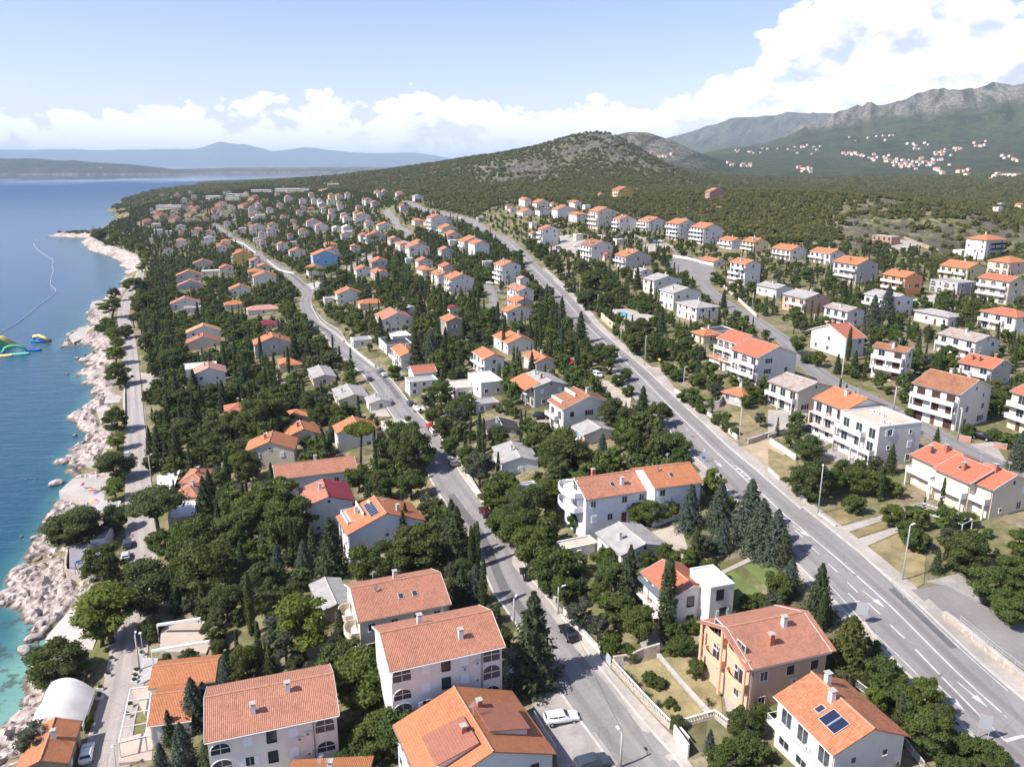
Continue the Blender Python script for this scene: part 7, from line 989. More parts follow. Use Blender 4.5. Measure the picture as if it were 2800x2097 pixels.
def slab(slopes, th=.16):
    V = []; Fc = []; UV = []
    for s in slopes:
        p0, p1 = Vector(s[0]), Vector(s[1]); u = (p1 - p0).normalized(); nrm = u.cross(Vector(s[2]) - p0).normalized()
        if nrm.z < 0: nrm = -nrm
        v = nrm.cross(u); b = len(V); k = len(s)
        for p in s: V.append(tuple(p))
        for p in s: V.append(tuple(Vector(p) - Vector((0, 0, th))))
        Fc.append(tuple(range(b, b + k))); UV += [((Vector(p) - p0).dot(u), (Vector(p) - p0).dot(v)) for p in s]
        Fc.append(tuple(range(b + k, b + 2 * k))[::-1]); UV += [(0, 0)] * k
        for i in range(k):
            j = (i + 1) % k; Fc.append((b + i, b + k + i, b + k + j, b + j)); UV += [(0.1, .1)] * 4
    return V, Fc, UV
PITCH = {'g': 15, 'x': 16, 'm': 17, 'k': 15, 'o': 21, 's': 22, 's2': 23}
def roof_z(W, h, pitch, y): return h + (W / 2 - abs(y)) * math.tan(pitch)

def build_house(rec, full=True, root_name='house'):
    x, y, zg, rot, L, W, h, side, typ, rc, wc, fl, ex, lab = rec
    rg = random.Random(int(x * 13 + y * 7)); dist = math.hypot(x, y)
    root = empty(root_name, (x, y, zg), rot); exs = ex.split()
    has = lambda s: any(e.startswith(s) for e in exs)
    num = lambda s: next((int(e[len(s):]) for e in exs if e.startswith(s) and e[len(s):].isdigit()), 0)
    pitch = R(PITCH.get(rc, 21)); wm = wall_mat(wc)
    # walls
    V = []; Fc = []; zb = -4.0; a, b = L / 2, W / 2
    ring = [(-a, -b), (a, -b), (a, b), (-a, b)]
    V = [(px_, py_, zb) for px_, py_ in ring] + [(px_, py_, h) for px_, py_ in ring]
    if typ == 'G':
        zr = h + b * math.tan(pitch) - .05; V += [(-a, 0, zr), (a, 0, zr)]
        Fc = [(0, 1, 5, 4), (1, 2, 6, 9, 5), (2, 3, 7, 6), (3, 0, 4, 8, 7), (4, 5, 9, 8), (6, 7, 8, 9)]
    else: Fc = [(0, 1, 5, 4), (1, 2, 6, 5), (2, 3, 7, 6), (3, 0, 4, 7), (4, 5, 6, 7)]
    mk('wall', V, Fc, wm, root)
    # roof
    if typ in 'GH':
        sl, zr = roof_pts(L, W, h, typ, pitch, .45, 1.1 if has('peachbalc') else .3)
        for s in sl:
            for i, p in enumerate(s): s[i] = (p[0], p[1], p[2] + .17)
        if rc == 'm' and typ == 'G' and full and L > 9:   # one slope metal, the other tiled
            Vr, Fr, UVr = slab(sl[1:]); rf = mk('roof', Vr, Fr, roof_mat('m'), root, uv=UVr)
            Vr, Fr, UVr = slab(sl[:1]); mk('roof', Vr, Fr, roof_mat('s'), root, uv=UVr)
        elif 'frontorange' in exs:
            Vr, Fr, UVr = slab(sl); rf = mk('roof', Vr, Fr, roof_mat(rc), root, uv=UVr)
            p_ = [[(side * -L / 2 - .3, -W / 2 - 2.6, h - .75), (side * -L / 2 + L * .95, -W / 2 - 2.6, h - .75), (side * -L / 2 + L * .95, -W / 2 + 1.8, h + .95), (side * -L / 2 - .3, -W / 2 + 1.8, h + .95)]]
            if side < 0: p_ = [[(x_, y_, z_) for x_, y_, z_ in ((-L / 2, -W / 2 - 2.6, h - .75), (L / 2, -W / 2 - 2.6, h - .75), (L / 2, -W / 2 + 1.8, h + .95), (-L / 2, -W / 2 + 1.8, h + .95))]]
            Vr, Fr, UVr = slab(p_); mk('porch_roof', Vr, Fr, roof_mat('o'), root, uv=UVr)
        else:
            Vr, Fr, UVr = slab(sl); rf = mk('roof', Vr, Fr, roof_mat(rc), root, uv=UVr)
        zr += .17
        if full:
            cap = MB()
            if typ == 'G': cap.tube([(-L / 2 - .3, 0, zr + .02), (L / 2 + .3, 0, zr + .02)], .13, 6)
            else:
                tops = sorted({tuple(round(c, 3) for c in s[2]) for s in sl} | {tuple(round(c, 3) for c in s[-1]) for s in sl})
                if len(tops) > 1: cap.tube([tops[0], tops[-1]], .13, 6)
                for s in sl:
                    cap.tube([s[1], s[2]], .12, 6)
            cap.build('ridge_cap', M_cap if rc not in 'gxkm' else roof_mat(rc) if False else (M_conc if rc in 'gxk' else MATS.get('metal_maroon')), rf)
            ov = W / 2 + .5; zt = h - .45 * math.tan(pitch) + .03; gm = M_gut if wc != 'w' or rg.random() < .5 else M_white
            for sy in (-1, 1): MB().tube([(-L / 2 - .3, sy * ov, zt), (L / 2 + .3, sy * ov, zt)], .07, 6).build('gutter', gm, rf)
            gt = MB().tube([(side * (L / 2 - .15), -ov, zt), (side * (L / 2 - .15), -W / 2 - .08, zt - .4), (side * (L / 2 - .15), -W / 2 - .08, 0)], .05, 6)
            gt.build('downpipe', gm, rf)
            if typ == 'G' and (has('whiteverge') or rc in ('s', 'r', 'b')):
                for sx in (-1, 1):
                    for sy in (-1, 1): MB().beam((sx * (L / 2 + .33), sy * (W / 2 + .45), h - .45 * math.tan(pitch) + .10), (sx * (L / 2 + .33), 0, zr - .07), .06, .24).build('verge_board', M_white, rf)
    else:
        pr = MB(); t_ = .22; ph = .32
        pr.box(-a - .05, a + .05, -b - .05, -b + t_, h, h + ph).box(-a - .05, a + .05, b - t_, b + .05, h, h + ph).box(-a - .05, -a + t_, -b + t_, b - t_, h, h + ph).box(a - t_, a + .05, -b + t_, b - t_, h, h + ph)
        if not has('unfinished'): pr.build('parapet', M_white if wc in 'wlc' else M_conc, root)
        rf = mk('roof', [(-a + t_, -b + t_, h + .06), (a - t_, -b + t_, h + .06), (a - t_, b - t_, h + .06), (-a + t_, b - t_, h + .06)], [(0, 1, 2, 3)], roof_mat(rc), root, uv=[(0, 0), (L, 0), (L, W), (0, W)])
    fh = h / fl
    # facades : front (-y), visible end (side*x)
    fr = lambda u: (u, -W / 2, 0.0); 
    def win(face, u, z, k, sh=None):
        if face == 'f': loc, rz = (u, -W / 2, z), 0.0
        else: loc, rz = (side * L / 2, u, z), R(90) * side
        fm, pm = WIN[k]; o = place('window', fm, root, loc, rz); place('pane', pm, o, (0, 0, 0))
        if sh:
            k2, closed = sh
            if closed: place('shutter', SHUT[k2][1], o, (0, 0, -.02))
            else:
                for sx in (-1, 1): place('shutter', SHUT[k2][0], o, (sx * .82, .0, -.01))
    def put(face, me, u, z, name):
        if face == 'f': return place(name, me, root, (u, -W / 2, z), 0.0)
        return place(name, me, root, (side * L / 2, u, z), R(90) * side)
    shk = 'g' if has('greenshut') else 'd' if has('darkshut') else 'b' if has('blueshut') else 'r' if has('redshut') else rg.choice('wwdw')
    balc = has('balc') or has('redrail') or has('creambalc') or has('loggia') or has('pilotis')
    blank = has('blankfront') or has('unfinished')
    dens = 3.0 if dist < 260 else 3.4
    if has('front:apt'):
        for f_ in range(fl):
            z0 = f_ * fh; top_ = f_ == fl - 1
            win('f', side * L * .40, z0 + .55, 'A' if top_ or (fl > 3 and f_ == 2) else 'a2')
            win('f', side * L * .15, z0 + .95, 'n', ('w', True)); win('f', -side * L * .02, z0 + .75, 'k')
            win('f', -side * L * .2, z0 + .95, 'n', ('w', f_ != 1)); win('f', -side * L * .41, z0 + .55, 'A' if f_ % 2 else 'a2')
            o = put('f', ACU, side * L * .26, z0 + .7, 'air_conditioner'); place('fan_grille', ACF, o, (0, 0, 0))
            for u in (-.25, .3): win('s', u * W, z0 + .95, 'n', ('w', True))
        MB().tube([(side * L * .31, -W / 2 - .08, -1), (side * L * .31, -W / 2 - .08, h - .1)], .06, 6).build('downpipe', M_gut, root)
    elif not has('open') and not blank:
        for f_ in range(fl):
            z0 = f_ * fh; n = max(1, int(L / dens))
            for i in range(n):
                u = -L / 2 + L * (i + .5) / n + rg.uniform(-.2, .2)
                if has('arches') and (f_ < fl - 1 or rg.random() < .5): win('f', u, z0 + .25, 'A' if fh > 2.3 else 'a')
                elif has('garage') and f_ == 0: put('f', GARAGE, u, .05, 'garage_door')
                elif has('plain'): win('f', u, z0 + .5, 'n', ('w', True))
                elif balc and (f_ > 0 or rg.random() < .6): win('f', u, z0 + .22, 'b' if has('darkshut') and rg.random() < .8 else 'd')
                elif f_ == 0 and i == n // 2 and rg.random() < .7: put('f', DOOR, u, .05, 'door')
                else: win('f', u, z0 + fh * .36, 'k' if has('darkwin') else 'n', (shk, rg.random() < .6) if rg.random() < .55 else None)
            n = max(1, int(W / 4.2))
            for i in range(n):
                if rg.random() < (.25 if wc in 'wlc' else .35) and n > 1: continue
                u = -W / 2 + W * (i + .5) / n + rg.uniform(-.4, .4)
                win('s', u, z0 + fh * .36, 'k' if has('darkwin') else ('n' if rg.random() < .75 else 's'), (shk, rg.random() < .5) if rg.random() < .35 else None)
        if typ == 'G' and W > 8 and rg.random() < .45: win('s', 0, h + .15, 's')
    elif has('unfinished'):
        for f_ in range(fl):
            for i in range(4): win('f', -L / 2 + L * (i + .5) / 4, f_ * fh + .4, 'd')
    if balc:
        bm_ = M_white if not has('creambalc') else wall_mat('c')
        for f_ in range(1, fl) if fl > 1 else []:
            z0 = f_ * fh; dp = 1.35; ln_ = L * (.96 if rg.random() < .7 else .7); u0 = (-L / 2 + .05) if ln_ > L * .9 or rg.random() < .5 else L / 2 - ln_
            bb = MB(); bb.box(u0, u0 + ln_, -W / 2 - dp, -W / 2 + .05, z0 - .12, z0 + .05)
            open_rail = has('balcrail') or has('redrail') or has('blackbalc') or rg.random() < .25
            if not open_rail: bb.box(u0, u0 + ln_, -W / 2 - dp, -W / 2 - dp + .1, z0 + .05, z0 + .95).box(u0, u0 + .1, -W / 2 - dp + .1, -W / 2, z0 + .05, z0 + .95).box(u0 + ln_ - .1, u0 + ln_, -W / 2 - dp + .1, -W / 2, z0 + .05, z0 + .95)
            if dist < 330 and f_ == fl - 1 and rg.random() < .6 or has('pilotis'):
                for k in range(int(ln_ / 4) + 1): bb.box(u0 + .1 + k * (ln_ - .45) / max(1, int(ln_ / 4)), u0 + .35 + k * (ln_ - .45) / max(1, int(ln_ / 4)), -W / 2 - dp + .02, -W / 2 - dp + .25, (0 if has('pilotis') else z0 - fh) , z0 - .12)
            bo = bb.build('balcony', bm_, root)
            if open_rail:
                ra = MB(); mm = M_red if has('redrail') else M_black if has('blackbalc') else M_frame
                ra.beam((u0, -W / 2 - dp + .05, z0 + 1.0), (u0 + ln_, -W / 2 - dp + .05, z0 + 1.0), .06).beam((u0, -W / 2 - dp + .05, z0 + .15), (u0 + ln_, -W / 2 - dp + .05, z0 + .15), .04)
                for k in range(int(ln_ / (.16 if dist < 120 else .35)) + 1):
                    q = u0 + .03 + k * (.16 if dist < 120 else .35); ra.beam((q, -W / 2 - dp + .05, z0 + .1), (q, -W / 2 - dp + .05, z0 + 1.0), .03)
                for sx in (u0 + .03, u0 + ln_ - .03): ra.beam((sx, -W / 2 - dp + .05, z0 + 1.0), (sx, -W / 2, z0 + 1.0), .05)
                ra.build('railing', mm, bo)
    # chimneys
    nch = num('ch') or (1 if full and typ in 'GH' and rg.random() < .6 and not has('ch0') else 0)
    if typ in 'GH':
        for i in range(nch):
            u = L * (-.32 + .64 * ((i + .5) / nch)) + rg.uniform(-.5, .5); yy = rg.choice((-.12, .1, .2, -.3)) * W
            if typ == 'H': u *= .5; yy *= .5
            if has('solarpair'): u, yy = (-side * L * (.05 + .28 * i), -W * .10 if i == 0 else W * .08)
            c = place('chimney', CH_B if (rc in 'rb' or rg.random() < .3) and wc != 'w' or rc == 'r' else CH_W, root, (u, yy, roof_z(W, h, pitch, yy) + .25)); place('chimney_cap', CAP, c, (0, 0, 0) if c.data == CH_W else (0, 0, .1))
    def on_roof(u, yy, me, name, sub=None, sc=(1, 1, 1)):
        o = place(name, me, root, (u, yy, roof_z(W, h, pitch, yy) + .18)); o.rotation_euler = (pitch if yy < 0 else -pitch, 0, 0); o.scale = sc
        if sub: place('pane', sub, o, (0, 0, 0))
        return o
    if typ == 'G':
        for i in range(num('sky') or (1 if has('skyl') else 0)): on_roof((i - .5) * 2.2 + L * .08, -W * .27, SKYL, 'skylight', SKYP)
        if has('solar'):
            big = has('solarbig'); pair = has('solarpair')
            cols, rows_, pw, ph = (2, 6, .92, 1.9) if big else (2, 1, 1.25, 2.1) if pair else (2, 1, 1.1, 1.9)
            u0 = side * L * (.02 if big else .20)
            for i in range(cols if not big else 1):
                for j in range(rows_):
                    sp = MB().box(-pw / 2, pw / 2, -ph / 2, ph / 2, 0, .07); pn = MB().box(-pw / 2 + .05, pw / 2 - .05, -ph / 2 + .05, ph / 2 - .05, .06, .085)
                    if big: u, yy = u0 + (j - 2.5) * .98, -W * .125
                    else: u, yy = u0 + (i - .5) * (pw + .08), -W * .27
                    o = on_roof(u, yy, mk('solar_panel', sp.V, sp.F, M_solarf, link=False).data, 'solar_panel', None, (1, 1, 1))
                    o.location.z += .08
                    place('cell', mk('cell', pn.V, pn.F, M_solar, link=False).data, o, (0, 0, 0))
    if has('dish') and not has('dishless'):
        place('satellite_dish', DISH, root, (-side * L * .25, -W * .12, roof_z(W, h, pitch, W * .12) + .75), R(30))
    if dist < 300 and typ in 'GH' and rg.random() < .5:
        place('antenna', ANT, root, (rg.uniform(-.3, .3) * L, rg.uniform(-.1, .15) * W, roof_z(W, h, pitch, W * .12)), rg.uniform(0, 3))
    if dist < 240 and not has('open') and rg.random() < .6:
        o = put('f', ACU, L * rg.uniform(-.3, .3), fh * (fl - 1) + .15 if fl > 1 else 1.9, 'air_conditioner'); place('fan_grille', ACF, o, (0, 0, 0))
    if has('cutterrace') and typ == 'G':   # open terrace let into the near slope
        u0 = -side * L * .22; t_ = MB(); y0, y1 = (-W * .46, -W * .24) if has('solarbig') else (-W * .44, -W * .16); z1 = roof_z(W, h, pitch, y1) + .45; z0 = roof_z(W, h, pitch, y0) - .2
        wdt = L * .36
        t_.box(u0 - wdt, u0 - wdt + .15, y0, y1, z0, roof_z(W, h, pitch, y0) + .8).box(u0 + wdt - .15, u0 + wdt, y0, y1, z0, roof_z(W, h, pitch, y0) + .8).box(u0 - wdt, u0 + wdt, y1 - .15, y1, z0, z1 + .5).box(u0 - wdt, u0 + wdt, y0, y0 + .15, z0, roof_z(W, h, pitch, y0) + .8)
        o = t_.build('roof_terrace', M_white, root)
        zt = roof_z(W, h, pitch, y0) + .40
        mk('terrace_floor', [(u0 - wdt + .15, y0 + .15, zt), (u0 + wdt - .15, y0 + .15, zt), (u0 + wdt - .15, y1 - .15, zt + .55), (u0 - wdt + .15, y1 - .15, zt + .55)], [(0, 1, 2, 3)], M_conc, o)
    if has('dormer'):
        for sy, u0, wd in ((-1, side * .16 + .04, .24), (1, side * .06 + .04, .24)):
            ya, yb = sy * W * .38, sy * W * .06; zl = roof_z(W, h, pitch, ya) + 1.15; zh = roof_z(W, h, pitch, yb) + .45
            x0, x1 = L * (u0 - wd), L * (u0 + wd * .6)
            dV = [(x0, ya, zl - 1.2), (x1, ya, zl - 1.2), (x1, ya, zl), (x0, ya, zl), (x0, yb, zh - .5), (x1, yb, zh - .5), (x1, yb, zh), (x0, yb, zh)]
            d_ = mk('dormer', dV, [(0, 1, 2, 3), (1, 5, 6, 2), (4, 0, 3, 7), (3, 2, 6, 7)], M_white, root)
            e0, e1 = x0 - .25, x1 + .25; yo = ya + sy * .35
            sV = [[(e0, yo, zl + .02), (e1, yo, zl + .02), (e1, yb, zh + .14), (e0, yb, zh + .14)]]
            Vr, Fr, UVr = slab(sV, .12); mk('dormer_roof', Vr, Fr, mat('tile_dark_red', (.42, .175, .115), .75, tiles(.3, .2)), d_, uv=UVr)
    if has('roundbalc') or has('peachbalc') or has('endterrace'):
        pk = M_peach if has('peachbalc') else (wall_mat('c') if has('roundbalc') else M_white)
        face = -side if has('roundbalc') or has('endterrace') else side
        nfl = 2 if not has('endterrace') else 2
        for f_ in range(nfl):
            z0 = (f_ + (0 if has('roundbalc') else 1)) * fh * (1 if has('roundbalc') else .95)
            for yc, rr in (((-W * .27, 2.0), (W * .2, 2.0)) if not has('endterrace') else ((0, 3.6),)):
                bb = MB(); n = 12; x0 = face * L / 2
                ro = [(x0 + face * (.9 + rr * .55) / (1 if not has('peachbalc') else 2.0) * (.45 + .55 * math.sin(math.pi * k / n)) * (1 if 0 < k < n else .0), yc - rr * math.cos(math.pi * k / n)) for k in range(n + 1)]
                for k in range(n): bb.beam((ro[k][0], ro[k][1], z0 + .5), (ro[k + 1][0], ro[k + 1][1], z0 + .5), .12, 1.0)
                b0 = len(bb.V); bb.V += [(p[0], p[1], z0 + .02) for p in ro]; bb.F.append(tuple(range(b0, b0 + n + 1)))
                b0 = len(bb.V); bb.V += [(p[0], p[1], z0 - .14) for p in ro]; bb.F.append(tuple(range(b0, b0 + n + 1))[::-1])
                o = bb.build('balcony', pk, root)
                fm, pm = WIN['d']; q = place('window', fm, root, (face * L / 2, yc, z0 + .1), R(90) * face); place('pane', pm, q, (0, 0, 0))
        if has('peachbalc'):
            for yc in (-W * .48, 0, W * .44): MB().tube([(side * (L / 2 + .85), yc, 0), (side * (L / 2 + .85), yc, h + (W / 2 - abs(yc)) * math.tan(pitch) - .1)], .2, 10).build('column', pk, root)
    if has('pilotis') or has('acroof'):
        for k in range(5): 
            o = place('air_conditioner', ACU, root, (-L * .3 + k * 1.5 + (2.0 if k > 2 else 0), W * (.1 if k < 3 else -.2), h + .07)); place('fan_grille', ACF, o, (0, 0, 0))
    if has('blackbalc'):
        for f_ in range(1, fl):
            bb = MB(); z0 = f_ * fh; bb.box(side * L / 2, side * (L / 2 + 1.2), -W * .3, W * .5, z0, z0 + .12) if side > 0 else bb.box(side * (L / 2 + 1.2), side * L / 2, -W * .3, W * .5, z0, z0 + .12)
            xo = side * (L / 2 + 1.17); bb.beam((xo, -W * .3, z0 + .55), (xo, W * .5, z0 + .55), .06, .95); bb.build('balcony', M_black, root)
    tag(root, lab, 'house')
    return root
for rec in HOUSES: build_house(rec)

# ---- detail of the nearest blocks: glazed arched loggias and shuttered windows are added by the facade rules above
FAR_ROT = R(111)
COLN = {'o': 'orange', 'r': 'red', 's': 'salmon', 'w': 'flat white', 'm': 'crimson', 'g': 'grey', 't': 'flat beige', 'x': 'brown', 'p': 'pink', 'k': 'dark', 'b': 'brown'}
WALN = {'w': 'white', 'c': 'cream', 'y': 'yellow', 'p': 'pinkish', 'g': 'grey', 'n': 'stone', 't': 'tan', 'l': 'pale blue'}
def zone_of(x, y):
    p = np.array([[x, y]])
    dm = seg_dist(p, ROADS[1][2])[0]; dM = min(seg_dist(p, ROADS[2][2])[0], seg_dist(p, ROADS[3][2])[0])
    side_main = x_at(ROADS[3][2] if y > 140 else ROADS[2][2], y) < x
    side_mid = x_at(ROADS[1][2], y) < x
    if side_main: return 'on the slope above the main road'
    if side_mid: return 'between the middle street and the main road'
    return 'between the coast road and the middle street'
def x_at(pl, y):
    q = sorted(pl, key=lambda c: c[1]); return float(np.interp(y, [c[1] for c in q], [c[0] for c in q]))
for fx, fy, fz, fL, fW, fhh, rc, wc, ty in FAR_HOUSES:
    nf = max(1, round(fhh / 2.7)); zn = zone_of(fx, fy)
    lab = 'small distant %s house with %s roof %s' % (WALN.get(wc, 'white'), COLN.get(rc, 'orange'), zn)
    rt = build_house((fx, fy, fz, FAR_ROT + math.pi, fL, fW, fhh, 1, ty, rc, wc, nf, '', lab), full=False)
    rt['group'] = 'small distant houses of the resort'
def copy_tree(o, parent=None):
    c = o.copy(); COL.objects.link(c); c.parent = parent
    for ch in list(o.children): copy_tree(ch, c)
    return c
for p0, p1, zg, n in TERRACES:
    p0 = np.array(p0); p1 = np.array(p1); d = p1 - p0; L = np.linalg.norm(d); d /= L; nr_ = np.array([-d[1], d[0]]); u = L / n
    for i in range(n):
        c = p0 + d * u * (i + .5) + nr_ * 5; r_ = build_house((c[0], c[1], zg + .7 * i, math.atan2(d[1], d[0]), u * .97, 10, 5.0, 1, 'G', 's', 't', 2, '', 'tan holiday flat with salmon roof, one of a stepped row in the far woods'), full=False)
        r_['group'] = 'stepped rows of holiday flats'
for hx, hy, hz, L, hh in HOTELS:
    L = min(L, 70); rt = build_house((hx, hy + 6, hz, 0.0, L, 12, hh, 1, 'F', 'w', 'w', max(1, round(hh / 3)), 'blankfront', 'long white flat roofed hotel block in the far woods'), full=False, root_name='hotel')
    rt['category'] = 'hotel'; rt['group'] = 'white hotel blocks'
    for f_ in range(max(1, round(hh / 3))): 
        b = MB().box(-L / 2 + .6, L / 2 - .6, -6.06, -5.9, f_ * 3 + 1.0, f_ * 3 + 2.3); b.build('window', M_glass, rt)
# ---- hill villages
vm = []
for k, (rcx, wcx) in enumerate((('o', 'w'), ('s', 'w'), ('r', 'c'), ('o', 'p'))):
    sl, zr = roof_pts(11, 9, 6, 'G', R(22)); Vr, Fr, UVr = slab(sl)
    a, b = 5.5, 4.5; zt = 6 + 4.5 * math.tan(R(22)) - .1
    wv = [(-a, -b, -6), (a, -b, -6), (a, b, -6), (-a, b, -6), (-a, -b, 6), (a, -b, 6), (a, b, 6), (-a, b, 6), (-a, 0, zt), (a, 0, zt)]
    vm.append((mk('wall', wv, [(0, 1, 5, 4), (1, 2, 6, 9, 5), (2, 3, 7, 6), (3, 0, 4, 8, 7)], wall_mat(wcx), link=False).data, mk('roof', Vr, Fr, roof_mat(rcx), uv=UVr, link=False).data))
rg = random.Random(8)
for i, (vx, vy) in enumerate(VILLAGE):
    s = rg.uniform(.85, 1.5); e = empty('village_house', (vx, vy, drop(vx, vy)), rg.uniform(-.5, .5) + R(rg.choice((20, 110, 200)))); e.scale = (s, s, s * rg.uniform(.9, 1.2))
    wme, rme = vm[rg.randrange(4)]; place('wall', wme, e, (0, 0, 0)); place('roof', rme, e, (0, 0, 0))
    tag(e, 'tiny pale house with reddish roof in the village under the mountain', 'house', 'houses of the hill villages')
for i in range(34):   # the village on the island across the channel
    a_ = R(rg.uniform(-27.2, -24.2)) if i < 24 else R(rg.uniform(-23.5, -21.2)); r_ = rg.uniform(8990, 9200); x_, y_ = r_ * math.sin(a_), r_ * math.cos(a_)
    e = empty('village_house', (x_, y_, (rg.uniform(14, 55) if i < 24 else rg.uniform(5, 14))), R(20)); e.scale = (2.2, 2.2, 2)
    wme, rme = vm[rg.randrange(4)]; place('wall', wme, e, (0, 0, 0)); place('roof', rme, e, (0, 0, 0))
    tag(e, 'speck of a house in the village on the island across the water', 'house', 'houses of the island village')

# ------------------------------------------------------------------ vegetation
def leaf_mat(name, c_lo, c_hi):
    def b(t, bs, col):
        tint = t.attr('tint'); rnd = t.n('ShaderNodeObjectInfo').outputs['Random']
        c = t.mix(tint, (*c_lo, 1), (*c_hi, 1))
        r2 = t.m('FRACT', t.m('MULTIPLY', rnd, 7.31))
        c = t.mix(t.m('MULTIPLY', rnd, .6), c, c4(((c_lo[0] + c_hi[0]) * .72, (c_lo[1] + c_hi[1]) * .62, (c_lo[2] + c_hi[2]) * .45)))
        c = t.mix(t.m('MULTIPLY', r2, .45), c, c4(((c_lo[0] + c_hi[0]) * .40, (c_lo[1] + c_hi[1]) * .50, (c_lo[2] + c_hi[2]) * .70)))
        t.l(c, bs.inputs['Base Color'])
        tr = t.n('ShaderNodeBsdfTranslucent'); t.l(c, tr.inputs['Color']); mx = t.n('ShaderNodeMixShader'); mx.inputs[0].default_value = .44
        out = t.t.nodes['Material Output']; t.l(bs.outputs[0], mx.inputs[1]); t.l(tr.outputs[0], mx.inputs[2]); t.l(mx.outputs[0], out.inputs['Surface'])
    return mat(name, c_lo, .75, b, .2)
LEAF = {'b': leaf_mat('leaf_broad', (.066, .100, .025), (.175, .215, .056)), 'd': leaf_mat('leaf_oak', (.060, .086, .027), (.160, .186, .060)), 'p': leaf_mat('needle_bright', (.085, .125, .020), (.210, .250, .050)),
        'k': leaf_mat('needle_dark', (.050, .072, .032), (.120, .148, .064)), 'c': leaf_mat('cypress_green', (.044, .070, .027), (.105, .138, .050)), 'e': leaf_mat('needle_blue', (.062, .090, .066), (.145, .180, .130)),
        'o': leaf_mat('leaf_olive', (.075, .088, .050), (.150, .160, .095)), 's': leaf_mat('leaf_shrub', (.058, .092, .024), (.155, .195, .055)), 'g': leaf_mat('needle_yellow', (.085, .100, .024), (.180, .185, .052)), 'h': leaf_mat('leaf_yucca', (.07, .10, .04), (.17, .20, .10))}
LEAF['u'] = LEAF['p']; LEAF['a'] = LEAF['d']; LEAF['t'] = LEAF['o']
def crown_mesh(k, seed, n, size, core=True):
    rs = np.random.RandomState(seed); C = []; D = []
    lob = []
    if k in 'bdopsuat':
        prm = {'b': (.57, .46, .42, 38, .118), 'd': (.54, .49, .46, 40, .122), 'o': (.57, .45, .38, 28, .11), 'p': (.60, .33, .39, 26, .105), 's': (.48, .68, .47, 30, .165), 'u': (.80, .40, .14, 16, .14), 'a': (.70, .56, .22, 18, .17), 't': (.66, .36, .30, 14, .10)}[k]
        zc, rx, rz, nl, rl = prm
        for i in range(nl):
            a = i * 2.399 + rs.rand() * .6; f = math.sqrt((i + .5) / nl); zz = rs.uniform(-1, 1)
            q = math.sqrt(max(0, 1 - zz * zz * .85)); r_ = rl * rs.uniform(.55, 1.45)
            rad = (rx * rs.uniform(.8, 1.12) - r_ * .8) * q * (.4 + .6 * f)
            lob.append((rad * math.cos(a), rad * math.sin(a), zc + zz * (rz - r_ * .6), r_, r_ * (.62 if k in 'pua' else .82)))
        w_ = np.array([l[3] ** 2 for l in lob]); w_ /= w_.sum(); which = rs.choice(len(lob), n, p=w_)
        L_ = np.array(lob)[which]; v = rs.randn(n, 3); v /= np.linalg.norm(v, axis=1)[:, None]
        v[:, 2] = np.where(v[:, 2] < -.35, -v[:, 2] * .7, v[:, 2]); rad = rs.uniform(.72, 1.10, n) + .22 * (rs.rand(n) < .12)
        P = np.stack([L_[:, 0] + v[:, 0] * L_[:, 3] * rad, L_[:, 1] + v[:, 1] * L_[:, 3] * rad, L_[:, 2] + v[:, 2] * L_[:, 4] * rad], 1)
        P[:, 2] = np.maximum(P[:, 2], .02); Nn = v; clump = rs.rand(len(lob))[which]
    elif k in 'kceg':
        z = rs.rand(n) ** (1.25 if k in 'ke' else 1.0) * .97 + .025
        if k == 'c': rmax = .082 * np.clip(np.sin(np.clip(z, 0, 1) ** .62 * math.pi) ** .55, 0, 1) + .004; rmax = np.where(z < .25, .082 * (.55 + z * 1.8), rmax)
        elif k == 'k': rmax = .27 * (1 - z) ** .78 * (.80 + .20 * np.sin(z * 44))
        elif k == 'e': rmax = .33 * (1 - z) ** .72 * (.66 + .34 * np.abs(np.sin(z * 26)))
        else: rmax = .42 * (1 - z) ** .62 * (.74 + .26 * np.abs(np.sin(z * 20)))
        a = rs.rand(n) * 2 * math.pi; nb = 7 if k != 'c' else 5
        rmax = rmax * (.84 + .22 * np.sin(a * nb + z * 19 + seed) * (1 if k != 'c' else .5))
        f = rs.uniform(.62, 1.05, n); P = np.stack([np.cos(a) * rmax * f, np.sin(a) * rmax * f, z - (rmax * .18 if k in 'eg' else 0) * f + .02], 1)
        Nn = np.stack([np.cos(a), np.sin(a), np.full(n, .45)], 1); Nn /= np.linalg.norm(Nn, axis=1)[:, None]
        clump = _tab[(a * 4).astype(int) % 256, (z * 22).astype(int) % 256]
        zz_ = np.linspace(.05, .93, 6 if k != 'c' else 5)
        for q in zz_:
            rr = {'c': .06, 'k': .17 * (1 - q) ** .8, 'e': .17 * (1 - q) ** .8, 'g': .24 * (1 - q) ** .7}[k]; lob.append((0, 0, q, max(rr, .01), .11))
    else:   # yucca rosette
        P = np.zeros((n, 3)); P[:, 2] = .55; Nn = rs.randn(n, 3); clump = rs.rand(n)
    sz = size * rs.uniform(.6, 1.35, n)
    t1 = np.cross(Nn + .75 * rs.randn(n, 3), rs.randn(n, 3)); t1 /= np.linalg.norm(t1, axis=1)[:, None] + 1e-9
    nn = Nn + .55 * rs.randn(n, 3); nn -= (nn * t1).sum(1)[:, None] * t1; nn /= np.linalg.norm(nn, axis=1)[:, None] + 1e-9
    t2 = np.cross(nn, t1)
